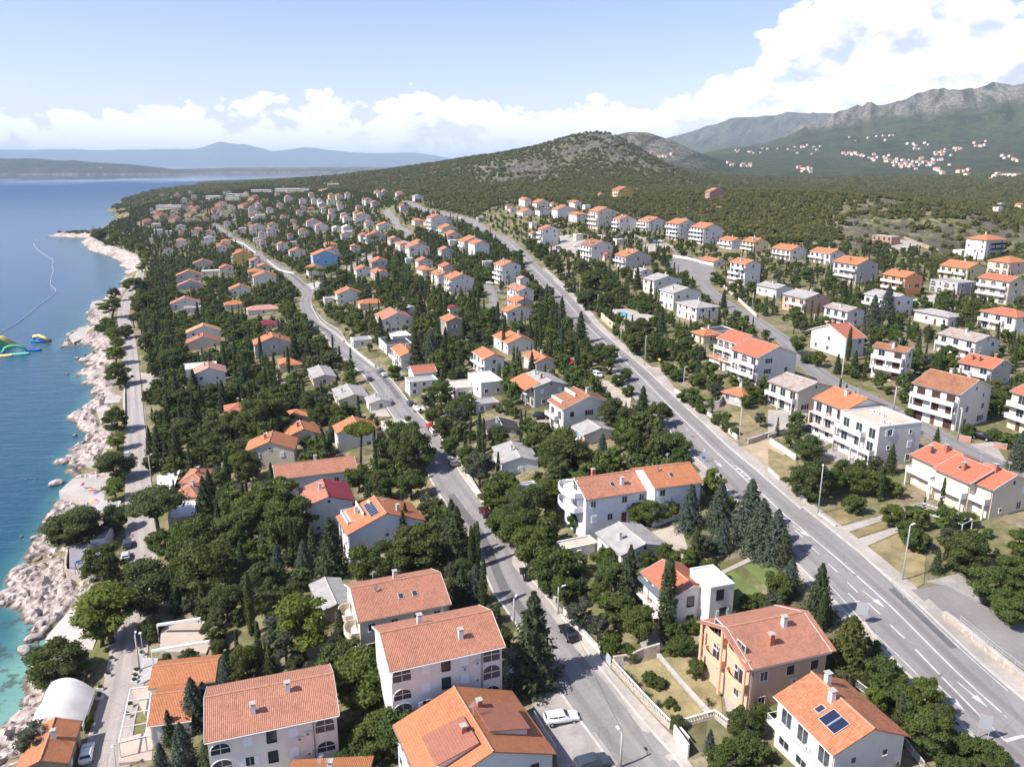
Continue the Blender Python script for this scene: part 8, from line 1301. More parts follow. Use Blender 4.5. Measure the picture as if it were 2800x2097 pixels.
    if k == 'h':
        a = rs.rand(n) * 6.283; e = rs.uniform(-.3, 1.4, n); d = np.stack([np.cos(a) * np.cos(e), np.sin(a) * np.cos(e), np.sin(e)], 1); sd_ = np.stack([-np.sin(a), np.cos(a), a * 0], 1)
        q = np.stack([P - sd_ * .03, P + sd_ * .03, P + d * .5 + sd_ * .005, P + d * .5 - sd_ * .005], 1)
    else:
        asp = .62 if k not in 'pkceu' else .5
        q = np.stack([P - t1 * sz[:, None] - t2 * sz[:, None] * asp * .5, P + t1 * sz[:, None] * .2 - t2 * sz[:, None] * asp, P + t1 * sz[:, None], P - t1 * sz[:, None] * .1 + t2 * sz[:, None] * asp], 1)
    V = q.reshape(-1, 3); Fq = np.arange(4 * n).reshape(n, 4); tint = np.repeat(np.clip(.5 * clump + .5 * rs.rand(n), 0, 1), 4)
    if core and lob:
        tmp = bmesh.new(); bmesh.ops.create_icosphere(tmp, subdivisions=1, radius=1); iv = np.array([v.co[:] for v in tmp.verts]); fi = [[v.index for v in f.verts] for f in tmp.faces]; tmp.free()
        extra = []; vs = [V]; base = len(V)
        for l in lob:
            vs.append(iv * np.array([l[3] * .74, l[3] * .74, l[4] * .74]) + np.array(l[:3])); extra += [[base + i for i in f] for f in fi]; base += len(iv)
        V = np.concatenate(vs); tint = np.concatenate([tint, np.full(len(V) - len(tint), .4)])
    else: extra = []
    me = bpy.data.meshes.new('crown'); me.from_pydata(V.tolist(), [], Fq.tolist() + extra)
    at_ = me.attributes.new('tint', 'FLOAT', 'POINT'); at_.data.foreach_set('value', tint.astype(np.float32)); me.materials.append(LEAF[k])
    return me
def trunk_mesh(k, seed):
    rs = random.Random(seed); b = MB()
    if k in 'kceg': b.tube([(0, 0, -.08), (0, 0, .25), (0, 0, .85)], [.022, .018, .003], 6)
    elif k in 's': 
        for i in range(4): a = i * 1.6; b.tube([(0, 0, -.06), (.2 * math.cos(a), .2 * math.sin(a), .35)], [.03, .012], 5)
    elif k == 'h': b.tube([(0, 0, -.1), (0, 0, .55)], [.06, .05], 6)
    else:
        zt = {'u': .70, 'a': .52, 't': .40}.get(k, .36); lean = .06 if k in 'uap' else .02
        b.tube([(0, 0, -.08), (lean * .4, 0, zt * .5), (lean, lean * .4, zt)], [.032, .026, .022], 7)
        for i in range(6 if k != 't' else 9):
            a = i * 2.4 + rs.random(); r_ = {'u': .26, 'a': .40, 't': .32}.get(k, .22); zz = zt + rs.uniform(.04, .30) * (1 if k != 'u' else .4)
            b.tube([(lean, lean * .4, zt - .04), (lean + r_ * .5 * math.cos(a), r_ * .5 * math.sin(a), (zt + zz) / 2), (lean + r_ * math.cos(a), r_ * math.sin(a), zz)], [.018, .012, .006], 5)
    return mk('trunk', b.V, b.F, M_trunk, link=False, smooth=True).data
NLEAF = {'b': 6800, 'd': 7000, 'p': 3200, 'a': 3600, 'k': 3800, 'c': 2200, 'e': 4200, 'g': 4600, 'o': 2400, 's': 3600, 'u': 2600, 'h': 60, 't': 900}
LSIZE = {'b': .024, 'd': .022, 'p': .024, 'a': .024, 'k': .022, 'c': .015, 'e': .021, 'g': .024, 'o': .026, 's': .042, 'u': .022, 'h': .1, 't': .020}
HI = {k: [(trunk_mesh(k, i), crown_mesh(k, 40 + i * 7 + ord(k), NLEAF[k], LSIZE[k])) for i in range(3 if k in 'bdskpce' else 2)] for k in NLEAF}
KNAME = {'b': 'broadleaf_tree', 'd': 'evergreen_oak', 'p': 'pine_tree', 'a': 'pine_tree', 'k': 'conifer', 'c': 'cypress', 'e': 'cedar', 'g': 'cedar', 'o': 'olive_tree', 's': 'shrub', 'u': 'umbrella_pine', 'h': 'yucca', 't': 'sparse_tree'}
KDESC = {'b': 'leafy mid green broadleaf tree', 'd': 'dense dark evergreen oak', 'p': 'bright yellow green pine', 'a': 'dark spreading pine with layered branches', 'k': 'dark conical conifer', 'c': 'slim dark cypress', 'e': 'blue green cedar with tiered branches',
         'g': 'golden green cedar with drooping fronds', 'o': 'silvery grey green olive tree', 's': 'rounded green shrub', 'u': 'umbrella pine with flat crown', 'h': 'spiky young yucca', 't': 'thin tree with mostly bare branches'}
SHORT = {'on the slope above the main road': 'on the slope above the main road', 'between the middle street and the main road': 'between the middle street and main road', 'between the coast road and the middle street': 'between the coast road and middle street'}
seen_tree = []
def short_label(s):
    wds = s.split(',')[0].split()[:8]
    while wds and wds[-1] in ('with', 'and', 'the', 'a', 'of', 'on', 'under', 'its', 'by', 'in', 'beside', 'behind', 'near', 'two', 'one', 'above', 'to', 'from', 'among', 'at', 'half', 'big', 'wide', 'long', 'dark', 'grey', 'white', 'orange', 'red', 'brown', 'blue', 'hipped', 'tall', 'thin', 'bright', 'pale', 'blank', 'narrow', 'small', 'black', 'open', 'curved', 'double', 'rounded', 'clean', 'brick', 'slot', 'cut-in'): wds.pop()
    return ' '.join(wds)
SHORTLAB = [short_label(h_[13]) for h_ in HOUSES]
def tree(k, x, y, H, ws, rg):
    t_, c_ = HI[k][rg.randrange(len(HI[k]))]
    if k == 's': ws = ws * .85
    if k == 'p' and x_at(ROADS[0][2], y) > x - 3: ws = ws * 1.55; H = H * 1.12
    e = empty(KNAME[k], (x, y, drop(x, y) - .05), rg.uniform(0, 6.28)); e.scale = (H * ws * rg.uniform(.9, 1.1), H * ws * rg.uniform(.9, 1.1), H)
    place('trunk', t_, e, (0, 0, 0)); place('crown', c_, e, (0, 0, 0))
    zn = SHORT[zone_of(x, y)]
    if x_at(ROADS[0][2], y) > x - 3: zn = 'on the seaward edge of the coast road'
    hs_ = ('tall ' if H > 9 else 'small ' if H < 4.5 else '') if k not in 'shut' else ''
    hd, hi = min((math.hypot(h_[0] - x, h_[1] - y), i_) for i_, h_ in enumerate(HOUSES)) if not zn.startswith('on the seaward') else (99, 0)
    if hd < 30: zn2 = ('beside the ' if hd < 16 else 'near the ') + SHORTLAB[hi]
    else: zn2 = zn
    if len((hs_ + KDESC[k] + ' ' + zn2).split()) > 16: zn2 = zn
    tag(e, hs_ + KDESC[k] + ' ' + zn2, 'shrub' if k in 's' else 'plant' if k == 'h' else 'tree', '%ss %s' % (KNAME[k].replace('_', ' '), zn2))
    seen_tree.append((x, y, H * ws * .35))
rg = random.Random(21)
for k, x, y, H, ws in TREES:
    tree(k, x, y, H * 1.06, ws * (1.08 if k in 'bdpek' else 1.0), rg)

# filler wood between the houses: nearest ones as single trees, the rest as one woodland
# keep clear of houses (and the ground in front of them), roads, yards
rs = np.random.RandomState(77)
def candidates(y0, y1, step):
    gx = np.arange(-900, 420, step); gy = np.arange(y0, y1, step); a, b = np.meshgrid(gx, gy); q = np.stack([a.ravel(), b.ravel()], 1); q = q + rs.uniform(-.45, .45, q.shape) * step
    return q[inside(q, TOWN) & (np.abs(q[:, 0]) < q[:, 1] * .72 + 25)]
q = np.vstack([candidates(60, 330, 3.5), candidates(330, 700, 4.0), candidates(700, 2300, 5.5)])
sdq = shore(q); ok = sdq > 15
# land use: dense woods seaward, open gardens uphill
mainx = np.array([x_at(ROADS[3][2] if y_ > 140 else ROADS[2][2], y_) for y_ in q[:, 1]]); midx = np.array([x_at(ROADS[1][2], y_) for y_ in q[:, 1]])
east = q[:, 0] > mainx
dens = np.where(east, .62, np.where(q[:, 0] > midx, .92, 1.1)); dens = np.where(east & (q[:, 1] > 480), .7, dens)
ok &= rs.rand(len(q)) < dens * (.75 + .6 * fbm(q[:, 0] / 25, q[:, 1] / 25, 3))
qd = np.hypot(q[:, 0], q[:, 1])
hgt = rs.uniform(2.6, 7.4, len(q)) * (1 - .28 * sstep(qd, 380, 700)) * np.where(east, .72, 1.0) * np.where(qd < 140, .8, 1.0)
for n_, wd, sl in ROAD_LINES:
    dd = seg_dist(q, sl); ok &= dd > wd / 2 + 1.2 + hgt * .36
for n_, m_, dz_, pl in PATCHES: ok &= ~inside(q, pl) & (seg_dist(q, pl + [pl[0]]) > hgt * .28)
view = -q / qd[:, None]
def house_clear(hx, hy, rot, L, W, h):
    global ok
    dxy = q - np.array([hx, hy]); c_, s_ = math.cos(rot), math.sin(rot)
    lx = dxy[:, 0] * c_ + dxy[:, 1] * s_; ly = -dxy[:, 0] * s_ + dxy[:, 1] * c_
    ox = np.maximum(np.abs(lx) - L / 2, 0); oy = np.maximum(np.abs(ly) - W / 2, 0); gap = np.hypot(ox, oy)
    ok &= gap > 1.2 + hgt * .25
    # sunny yard on the sea and south sides is kept low
    south = (dxy @ np.array([hx, hy])) / math.hypot(hx, hy)
    lat = np.abs(dxy[:, 0] * hy - dxy[:, 1] * hx) / math.hypot(hx, hy)
    yard = (south < 0) & (lat < max(L, W) * .55) & (-south < max(L, W) * .5 + (hgt - h * .35) / (87 - 18) * math.hypot(hx, hy))
    ok &= ~(yard & (hgt > h * .35))
for r_ in HOUSES: house_clear(r_[0], r_[1], r_[3], r_[4], r_[5], r_[6])
for r_ in FAR_HOUSES: house_clear(r_[0], r_[1], FAR_ROT, r_[3], r_[4], r_[5])
for p0, p1, zg, n in TERRACES: house_clear((p0[0] + p1[0]) / 2, (p0[1] + p1[1]) / 2 + 5, 0.3, math.hypot(p1[0] - p0[0], p1[1] - p0[1]), 10, 5)
for hx, hy, hz, L, hh in HOTELS: house_clear(hx, hy + 6, 0.0, L, 12, hh)
for x, y, r_ in seen_tree: ok &= (q[:, 0] - x) ** 2 + (q[:, 1] - y) ** 2 > (r_ * .8 + hgt * .18) ** 2
for cx_, cy_, *_r in CARS: ok &= (q[:, 0] - cx_) ** 2 + (q[:, 1] - cy_) ** 2 > 20
q = q[ok]; hgt = hgt[ok]; qd = qd[ok]
order = np.argsort(qd); q = q[order]; hgt = hgt[order]; qd = qd[order]
NIND = 300
for i in range(min(NIND, len(q))):
    east_ = q[i, 0] > x_at(ROADS[3][2] if q[i, 1] > 140 else ROADS[2][2], q[i, 1])
    k = rg.choices('bdsokpce', (5, 3, 3.5, 2, 2, .7, 1.2, .8) if not east_ else (4, 2, 6, 3, .6, .2, .5, .2))[0]
    tree(k, float(q[i, 0]), float(q[i, 1]), float(hgt[i]) * (.55 if k == 's' else 1.25 if k == 'k' else 1), 1.0, rg)

# low detail instances for woodland and scrub
lib = bpy.data.collections.new('foliage_library')
LOWK = ['b', 'd', 'k', 'c', 'o', 's', 'b', 'd']
for i, k in enumerate(LOWK):
    me = crown_mesh(k, 300 + i, 520 if k != 'c' else 300, LSIZE[k] * 2.3 if k != 's' else .12)
    o = bpy.data.objects.new('lib_%02d' % i, me); lib.objects.link(o)
lib2 = bpy.data.collections.new('scrub_library')
M_scrub = leaf_mat('leaf_scrub', (.115, .125, .044), (.25, .245, .095)); M_scrub2 = leaf_mat('leaf_scrub_dark', (.090, .104, .038), (.20, .205, .080))
for i in range(4):
    me = crown_mesh('s', 500 + i, 150, .19); me.materials.clear(); me.materials.append(M_scrub if i % 2 else M_scrub2)
    o = bpy.data.objects.new('lib_%02d' % i, me); lib2.objects.link(o)
def scatter(name, P, S, K, RZ, collection, label_kind='stuff'):
    me = bpy.data.meshes.new(name); me.vertices.add(len(P)); me.vertices.foreach_set('co', np.asarray(P, np.float32).ravel())
    a = me.attributes.new('scl', 'FLOAT_VECTOR', 'POINT'); a.data.foreach_set('vector', np.asarray(S, np.float32).ravel())
    a = me.attributes.new('which', 'INT', 'POINT'); a.data.foreach_set('value', np.asarray(K, np.int32))
    a = me.attributes.new('turn', 'FLOAT_VECTOR', 'POINT'); tv = np.zeros((len(P), 3), np.float32); tv[:, 2] = RZ; a.data.foreach_set('vector', tv.ravel())
    o = bpy.data.objects.new(name, me); COL.objects.link(o)
    ng = bpy.data.node_groups.new(name + '_instances', 'GeometryNodeTree'); ng.interface.new_socket('Geometry', in_out='INPUT', socket_type='NodeSocketGeometry'); ng.interface.new_socket('Geometry', in_out='OUTPUT', socket_type='NodeSocketGeometry')
    N = ng.nodes; gi = N.new('NodeGroupInput'); go = N.new('NodeGroupOutput'); ci = N.new('GeometryNodeCollectionInfo'); ci.inputs[0].default_value = collection
    ci.inputs['Separate Children'].default_value = True; ci.inputs['Reset Children'].default_value = True
    ip = N.new('GeometryNodeInstanceOnPoints'); ip.inputs['Pick Instance'].default_value = True
    def na(nm, typ):
        q_ = N.new('GeometryNodeInputNamedAttribute'); q_.data_type = typ; q_.inputs['Name'].default_value = nm; return q_.outputs['Attribute']
    lk = ng.links.new; lk(gi.outputs[0], ip.inputs['Points']); lk(ci.outputs[0], ip.inputs['Instance']); lk(na('scl', 'FLOAT_VECTOR'), ip.inputs['Scale'])
    lk(na('which', 'INT'), ip.inputs['Instance Index'])
    e2r = N.new('FunctionNodeEulerToRotation'); lk(na('turn', 'FLOAT_VECTOR'), e2r.inputs[0]); lk(e2r.outputs[0], ip.inputs['Rotation'])
    lk(ip.outputs[0], go.inputs[0])
    m = o.modifiers.new('scatter', 'NODES'); m.node_group = ng
    return kind(o, 'stuff')
q2 = q[NIND:]; h2 = hgt[NIND:]; n2_ = len(q2)
zz = np.array([drop(a, b) for a, b in q2])
kk = rs.choice(len(LOWK), n2_, p=[.20, .16, .16, .12, .09, .09, .10, .08]); 
S = np.stack([h2, h2, h2], 1) * rs.uniform(.85, 1.15, (n2_, 3)); S[kk == 5] *= .6; S[kk == 3] *= np.array([1.2, 1.2, 1.5]); S[kk == 2] *= np.array([1.0, 1.0, 1.35])
scatter('woodland', np.column_stack([q2, zz - .1]), S, kk, rs.rand(n2_) * 6.28, lib)['label'] = 'mixed trees filling the gardens between the houses'
# scrub on the hills
def polar_pts(n, a0, a1, r0, r1):
    r_ = np.exp(rs.uniform(math.log(r0), math.log(r1), n)); a = np.radians(rs.uniform(a0, a1, n)); return np.stack([r_ * np.sin(a), r_ * np.cos(a)], 1), r_, np.degrees(a)
P, rr, aa = polar_pts(92000, -40, 40, 400, 2900)
keep = ~inside(P, TOWN) & (shore(P) > 9)
nzs_ = fbm(P[:, 0] / 28, P[:, 1] / 28, 4); nb = fbm(P[:, 0] / 130, P[:, 1] / 130, 3)
clear = sstep(aa, 19, 23) * (1 - sstep(rr, 800, 950)) * sstep(nzs_, .24, .46) * .93
clear = np.maximum(clear, sstep(rr, 1650, 1850) * sstep(aa, 1.5, 4) * (1 - sstep(aa, 10.5, 12.5)) * sstep(nzs_, .32, .54) * .9)
clear = np.maximum(clear, sstep(rr, 1350, 1450) * (1 - sstep(rr, 1750, 1900)) * sstep(aa, -3.2, -1.5) * (1 - sstep(aa, 2, 4)) * sstep(nzs_, .34, .46))
clear = np.maximum(clear, .30 * (1 - sstep(rr, 900, 1300)))
keep &= rs.rand(len(P)) > clear
for n_, wd, sl in ROAD_LINES: keep &= seg_dist(P, sl) > wd / 2 + 3
for n_, m_, dz_, pl in PATCHES:
    if np.hypot(*pl[0]) > 380: keep &= ~inside(P, pl)
for r_ in HOUSES + [(f[0], f[1], f[2], FAR_ROT, f[3], f[4], f[5]) for f in FAR_HOUSES]:
    if math.hypot(r_[0], r_[1]) > 380: keep &= (P[:, 0] - r_[0]) ** 2 + (P[:, 1] - r_[1]) ** 2 > (max(r_[4], r_[5]) * .6 + 3) ** 2
P = P[keep]; rr = rr[keep]; nb = nb[keep]
zz = np.array([drop(a, b) for a, b in P]); n3 = len(P)
sz = rs.uniform(2.2, 4.6, n3) * (1 + .9 * sstep(rr, 900, 2500)) * (.7 + .6 * nb)
S = np.stack([sz * .95, sz * .95, sz * 1.0], 1)
scatter('scrub', np.column_stack([P, zz - .15 * sz]), S, rs.choice(4, n3), rs.rand(n3) * 6.28, lib2)['label'] = 'oak scrub covering the hillside beyond the houses'
print('trees', len(seen_tree), 'woodland', n2_, 'scrub', n3)

# ------------------------------------------------------------------ street furniture, vehicles, small things
def lamp_posts():
    cache = {}
    for i, (x, y, h, k) in enumerate(LAMPS):
        key = (k, round(h))
        if key not in cache:
            hh = round(h); b = MB(); hd = MB()
            if k == 'steel': b.tube([(0, 0, -.5), (0, 0, hh * .55), (0, 0, hh)], [.11, .09, .06], 8).beam((0, 0, hh), (.5, 0, hh + .12), .06); hd.box(.35, 1.05, -.14, .14, hh + .08, hh + .2)
            elif k == 'conc': b.tube([(0, 0, -.5), (0, 0, hh)], [.17, .11], 8).beam((0, 0, hh - .5), (.8, 0, hh - .1), .05); hd.box(.7, 1.35, -.14, .14, hh - .16, hh - .03)
            else: b.tube([(0, 0, -.3), (0, 0, hh)], [.06, .045], 8); hd.disc((0, 0), .06, .32, hh, hh + .2, 12).disc((0, 0), .32, .08, hh + .2, hh + .42, 12)
            cache[key] = (mk('post', b.V, b.F, M_conc if k == 'conc' else M_metal, link=False, smooth=True).data, mk('lamp_head', hd.V, hd.F, M_frame, link=False).data)
        e = empty('street_lamp', (x, y, drop(x, y)), R(30 + 40 * (i % 3))); pm, hm = cache[key]; place('post', pm, e, (0, 0, 0)); place('lamp_head', hm, e, (0, 0, 0))
        d = {'steel': 'slim galvanised street lamp', 'conc': 'concrete pole with lamp arm', 'globe': 'short lamp with white globe'}[k]
        p = np.array([[x, y]]); dm = min(seg_dist(p, sl)[0] for n_, w_, sl in ROAD_LINES if n_ == 'main_road')
        zn = 'along the main road' if dm < 12 else 'beside the coast road' if abs(x - x_at(ROADS[0][2], y)) < 12 else SHORT[zone_of(x, y)]
        tag(e, d + ' ' + zn, 'street lamp', k + ' lamps ' + zn)
lamp_posts()

def car_parts(kind_):
    L, W, H, prof = {'sedan': (4.5, 1.78, 1.42, [(-.49, .30), (-.50, .62), (-.40, .70), (-.30, .98), (.06, 1.0), (.22, .70), (.47, .60), (.50, .34)]),
                     'hatch': (4.0, 1.72, 1.48, [(-.49, .28), (-.50, .66), (-.46, .72), (-.40, .97), (.08, 1.0), (.24, .68), (.47, .58), (.50, .32)]),
                     'wagon': (4.7, 1.78, 1.48, [(-.49, .28), (-.50, .64), (-.47, .70), (-.42, .96), (.06, 1.0), (.21, .68), (.47, .58), (.50, .32)]),
                     'suv': (4.4, 1.84, 1.66, [(-.49, .30), (-.50, .66), (-.47, .70), (-.42, .97), (.08, 1.0), (.22, .70), (.47, .62), (.50, .32)]),
                     'van': (4.5, 1.82, 1.9, [(-.49, .24), (-.50, .60), (-.49, .70), (-.48, .98), (.20, 1.0), (.34, .64), (.48, .52), (.50, .28)])}[kind_]
    V = []; Fc = []; n = len(prof); belt = .70
    ys = [(-1, 1.0), (1, 1.0)]
    for s in (-1, 1):
        for fx, fz in prof:
            inset = 1.0 if fz <= .73 else .80
            V.append((fx * L, s * W / 2 * inset * (.94 if abs(fx) > .47 else 1), fz * H))
    Fc.append(tuple(range(n))[::-1]); Fc.append(tuple(range(n, 2 * n)))
    for i in range(n):
        j = (i + 1) % n; Fc.append((i, j, n + j, n + i))
    body = mk('body', V, Fc, None, link=False); bm = bmesh.new(); bm.from_mesh(body.data); bmesh.ops.bevel(bm, geom=bm.edges[:], offset=.07, segments=2, affect='EDGES', profile=.6); bmesh.ops.recalc_face_normals(bm, faces=bm.faces[:]); bm.to_mesh(body.data); bm.free()
    body.data.polygons.foreach_set('use_smooth', [True] * len(body.data.polygons)); body.data.materials.append(None)
    g = MB(); top = [p for p in prof if p[1] > .9]; a, b = top[0], top[-1]; lo = .73
    rear = prof[2]; front = prof[5]
    for s in (-1, 1):
        y0, y1 = s * W / 2 * .955, s * W / 2 * .835
        xa0, xa1 = rear[0] * L + .18, a[0] * L + .12; xb0, xb1 = front[0] * L - .14, b[0] * L - .02; mid = (xa0 + xb0) / 2 - .02
        for (p0, p1, q0, q1) in ((xa0, mid - .05, xa1, mid - .05), (mid + .05, xb0, mid + .05, xb1)): g.quad((p0, y0 * 1.005, H * lo), (p1, y0 * 1.005, H * lo), (q1, y1 * 1.012, H * .935), (q0, y1 * 1.012, H * .935))
    def scr(p, q, off):
        d = Vector((q[0] * L - p[0] * L, 0, q[1] * H - p[1] * H)); nn = Vector((d.z, 0, -d.x)).normalized() * off
        P = [Vector((p[0] * L, -W * .42, p[1] * H)).lerp(Vector((q[0] * L, -W * .36, q[1] * H)), .14), Vector((p[0] * L, W * .42, p[1] * H)).lerp(Vector((q[0] * L, W * .36, q[1] * H)), .14), Vector((p[0] * L, W * .42, p[1] * H)).lerp(Vector((q[0] * L, W * .36, q[1] * H)), .86), Vector((p[0] * L, -W * .42, p[1] * H)).lerp(Vector((q[0] * L, -W * .36, q[1] * H)), .86)]
        g.quad(*[v + nn for v in P])
    scr(front, b, .02 if True else 0); scr(rear, a, -.02)
    glass = mk('glass', g.V, g.F, M_glass, link=False)
    ty = MB(); n2 = 14
    for k in range(n2): pass
    ty.V = []; 
    ty.tube([(0, -.11, 0), (0, .11, 0)], .32, 14); rim = MB().tube([(0, -.125, 0), (0, .125, 0)], .19, 10)
    tyre = mk('tyre', ty.V, ty.F, M_black, link=False, smooth=False); rimm = mk('rim', rim.V, rim.F, M_metal, link=False)
    hl = MB().box(-.03, .03, -.2, .2, -.07, .07)
    return dict(L=L, W=W, H=H, body=body.data, glass=glass.data, tyre=tyre.data, rim=rimm.data, lamp=mk('headlight', hl.V, hl.F, M_frame, link=False).data, tail=mk('tail_light', hl.V, hl.F, mat('tail_red', (.35, .02, .02), .4), link=False).data)
CARK = {k: car_parts(k) for k in ('sedan', 'hatch', 'wagon', 'suv', 'van')}
CARC = {'white': (.78, .78, .77), 'black': (.012, .012, .014), 'silver': (.50, .52, .54), 'slate': (.05, .065, .085), 'red': (.50, .025, .02), 'maroon': (.07, .015, .018), 'grey': (.20, .205, .21), 'blue': (.05, .16, .45)}
def car(x, y, a, k, c, lab):
    d = CARK[k]; z = drop(x, y) + .14; e = empty('parked_car' if k != 'van' else 'parked_van', (x, y, z), a); tag(e, lab, 'van' if k == 'van' else 'car', None)
    b = place('body', d['body'], e, (0, 0, 0)); b.material_slots[0].link = 'OBJECT'; b.material_slots[0].material = mat('car_' + c, CARC[c], .25, spec=.6)
    place('glass', d['glass'], e, (0, 0, 0))
    for sx in (-1, 1):
        for sy in (-1, 1):
            w_ = empty('wheel', (sx * d['L'] * .31, sy * (d['W'] / 2 - .1), .32)); w_.parent = e; place('tyre', d['tyre'], w_, (0, 0, 0)); place('rim', d['rim'], w_, (0, 0, 0))
    for sy in (-1, 1):
        place('headlight', d['lamp'], e, (d['L'] * .485, sy * d['W'] * .34, d['H'] * .48)); place('tail_light', d['tail'], e, (-d['L'] * .497, sy * d['W'] * .38, d['H'] * .52))
for c in CARS: car(*c)

# white membrane tent, pergolas, awnings
def pts_local(P): 
    c = np.mean(np.array(P), 0); g = drop(c[0], c[1]); return c, g
def tent():
    P = [Vector(p) for p in TENT]; c, g = pts_local(TENT); root = empty('marquee', (c[0], c[1], g)); V = []; Fc = []; n = 14; m_ = 8
    for i in range(n + 1):
        t = i / n
        for j in range(m_ + 1):
            s = j / m_; p = P[0].lerp(P[1], t).lerp(P[3].lerp(P[2], t), s); V.append((p.x - c[0], p.y - c[1], g * 0 + 2.9 + 1.5 * math.sin(math.pi * t) - .12 * math.cos(math.pi * 4 * s)))
    for i in range(n):
        for j in range(m_): a = i * (m_ + 1) + j; Fc.append((a, a + 1, a + m_ + 2, a + m_ + 1))
    mm = mat('membrane', (.62, .59, .55), .7, plain(.5, .85, 1.05)); mk('canopy', V, Fc, mm, root, smooth=True)
    for k, p in enumerate(P):
        MB().tube([(p.x - c[0], p.y - c[1], -.5), (p.x - c[0], p.y - c[1], 3.0)], .07, 8).build('post', M_white, root)
    for (a, b) in ((P[1], P[2]), (P[0], P[3])):
        d_ = MB().quad((a.x - c[0], a.y - c[1], 2.2), (b.x - c[0], b.y - c[1], 2.2), (b.x - c[0], b.y - c[1], 3.0), (a.x - c[0], a.y - c[1], 3.0)); d_.build('valance', mm, root)
    tag(root, 'large white vaulted membrane tent roof beside the coast road', 'marquee')
tent()
def pergola(name, P, h, nb, m, lab, bw=.12, cat='pergola'):
    c, g = pts_local(P); root = empty(name, (c[0], c[1], g)); Q = [Vector((p[0] - c[0], p[1] - c[1], h)) for p in P]
    for i in range(4): MB().beam(Q[i], Q[(i + 1) % 4], bw * 1.4, bw * 1.6).build('rail', m, root)
    for i in range(4): MB().beam(Vector((Q[i].x, Q[i].y, -.6)), Q[i], bw * 1.2).build('post', m, root)
    for k in range(1, nb): t = k / nb; MB().beam(Q[0].lerp(Q[3], t) + Vector((0, 0, .1)), Q[1].lerp(Q[2], t) + Vector((0, 0, .1)), bw).build('slat', m, root)
    tag(root, lab, cat); return root
pergola('pergola', PERGOLA, 3.0, 4, M_white, 'white steel pergola frame over the restaurant terrace')
pergola('sun_shelter', SLATS, 2.6, 10, M_white, 'slatted white shelter on the bathing platform', .16)
vr = pergola('vine_pergola', VINE, 2.4, 12, M_white, 'white slatted vine pergola in front of the stepped terrace houses', .09)
for i, (a, b) in enumerate(BEAMS):
    c = (np.array(a) + np.array(b)) / 2; g = drop(c[0], c[1]); root = empty('awning_cassette', (c[0], c[1], g)); a = Vector(a) - Vector((c[0], c[1], g)); b = Vector(b) - Vector((c[0], c[1], g))
    MB().beam(a, b, .5, .35).build('housing', M_white, root)
    for p in (a, b): MB().beam((p.x, p.y, -.4), p, .18).build('post', M_white, root)
    tag(root, ['white retracted awning beam at the back of the empty restaurant terrace', 'white retracted awning beam beside the orange restaurant roof'][i], 'awning')
c, g = pts_local(COASTCANOPY); root = empty('terrace_canopy', (c[0], c[1], g))
mk('canopy', [(p[0] - c[0], p[1] - c[1], p[2] - g + (.3 if i in (1, 2) else 0)) for i, p in enumerate(COASTCANOPY)] + [(p[0] - c[0], p[1] - c[1], p[2] - g - .15 + (.3 if i in (1, 2) else 0)) for i, p in enumerate(COASTCANOPY)], [(0, 1, 2, 3), (7, 6, 5, 4), (0, 4, 5, 1), (1, 5, 6, 2), (2, 6, 7, 3), (3, 7, 4, 0)], mat('membrane', (.8, .77, .72)), root)
for p in COASTCANOPY: MB().beam((p[0] - c[0], p[1] - c[1], -.4), (p[0] - c[0], p[1] - c[1], p[2] - g), .12).build('post', M_white, root)
tag(root, 'pale sloping canopy beside the red brown hipped restaurant roofs', 'canopy')

# swimming pool
M_pool = mat('pool_water', (.10, .42, .62), .08, plain(.8, .9, 1.1, 4, .3), .5)
pz = drop(*POOL[0]) + .1
pc = np.mean(np.array(POOL), 0); root = empty('swimming_pool', (pc[0], pc[1], drop(*pc)))
zt = FLAT['pool_deck'][0][1] + .05
mk('water', [(p[0] - pc[0], p[1] - pc[1], zt - drop(*pc)) for p in POOL], [(0, 1, 2, 3)], M_pool, root)
rim = MB()
for i in range(4): a = POOL[i]; b = POOL[(i + 1) % 4]; rim.beam((a[0] - pc[0], a[1] - pc[1], zt - drop(*pc) + .02), (b[0] - pc[0], b[1] - pc[1], zt - drop(*pc) + .02), .5, .16)
rim.build('coping', PM['white'], root); tag(root, 'turquoise swimming pool on a white deck by the main road', 'pool')

# planters with shrubs in front of the restaurant
for i, (x, y) in enumerate(PLANTERS):
    e = empty('planter', (x, y, drop(x, y) + .12)); MB().box(-.55, .55, -.3, .3, 0, .5).build('trough', M_white, e); o = place('plant', HI['s'][i % 3][1], e, (0, 0, .42)); o.scale = (.8, .5, .6)
    tag(e, 'white box planter on the inland edge of the coast road' if x > x_at(ROADS[0][2], y) else 'white box planter on the seaward edge of the coast road', 'planter', 'planters along the coast road')

# signs (backs face the camera)
def sign(x, y, h, panels, lab, rz):
    e = empty('road_sign', (x, y, drop(x, y)), rz)
    n = len(panels)
    for px_ in ((-.5, .5) if n and panels[0][0] > 1.0 else (0,)): MB().tube([(px_, 0, -.3), (px_, 0, h)], .05, 8).build('post', M_metal, e)
    for pw, ph, z, m in panels: MB().box(-pw / 2, pw / 2, -.08, -.05, z, z + ph).build('panel', m, e)
    tag(e, lab, 'sign')
M_blue = mat('sign_blue', (.02, .08, .35), .5); M_signb = mat('sign_back', (.40, .41, .43), .5); M_yel = mat('sign_yellow', (.75, .45, .02), .5)
sign(*SIGNS[0], 3.6, [(1.5, 1.9, 1.7, M_signb)], 'large grey backed direction sign on two posts by the cedar', R(-25))
sign(*SIGNS[1], 3.4, [(1.3, 1.8, 1.5, M_signb)], 'large grey backed direction sign on two posts above the long hedge', R(-25))
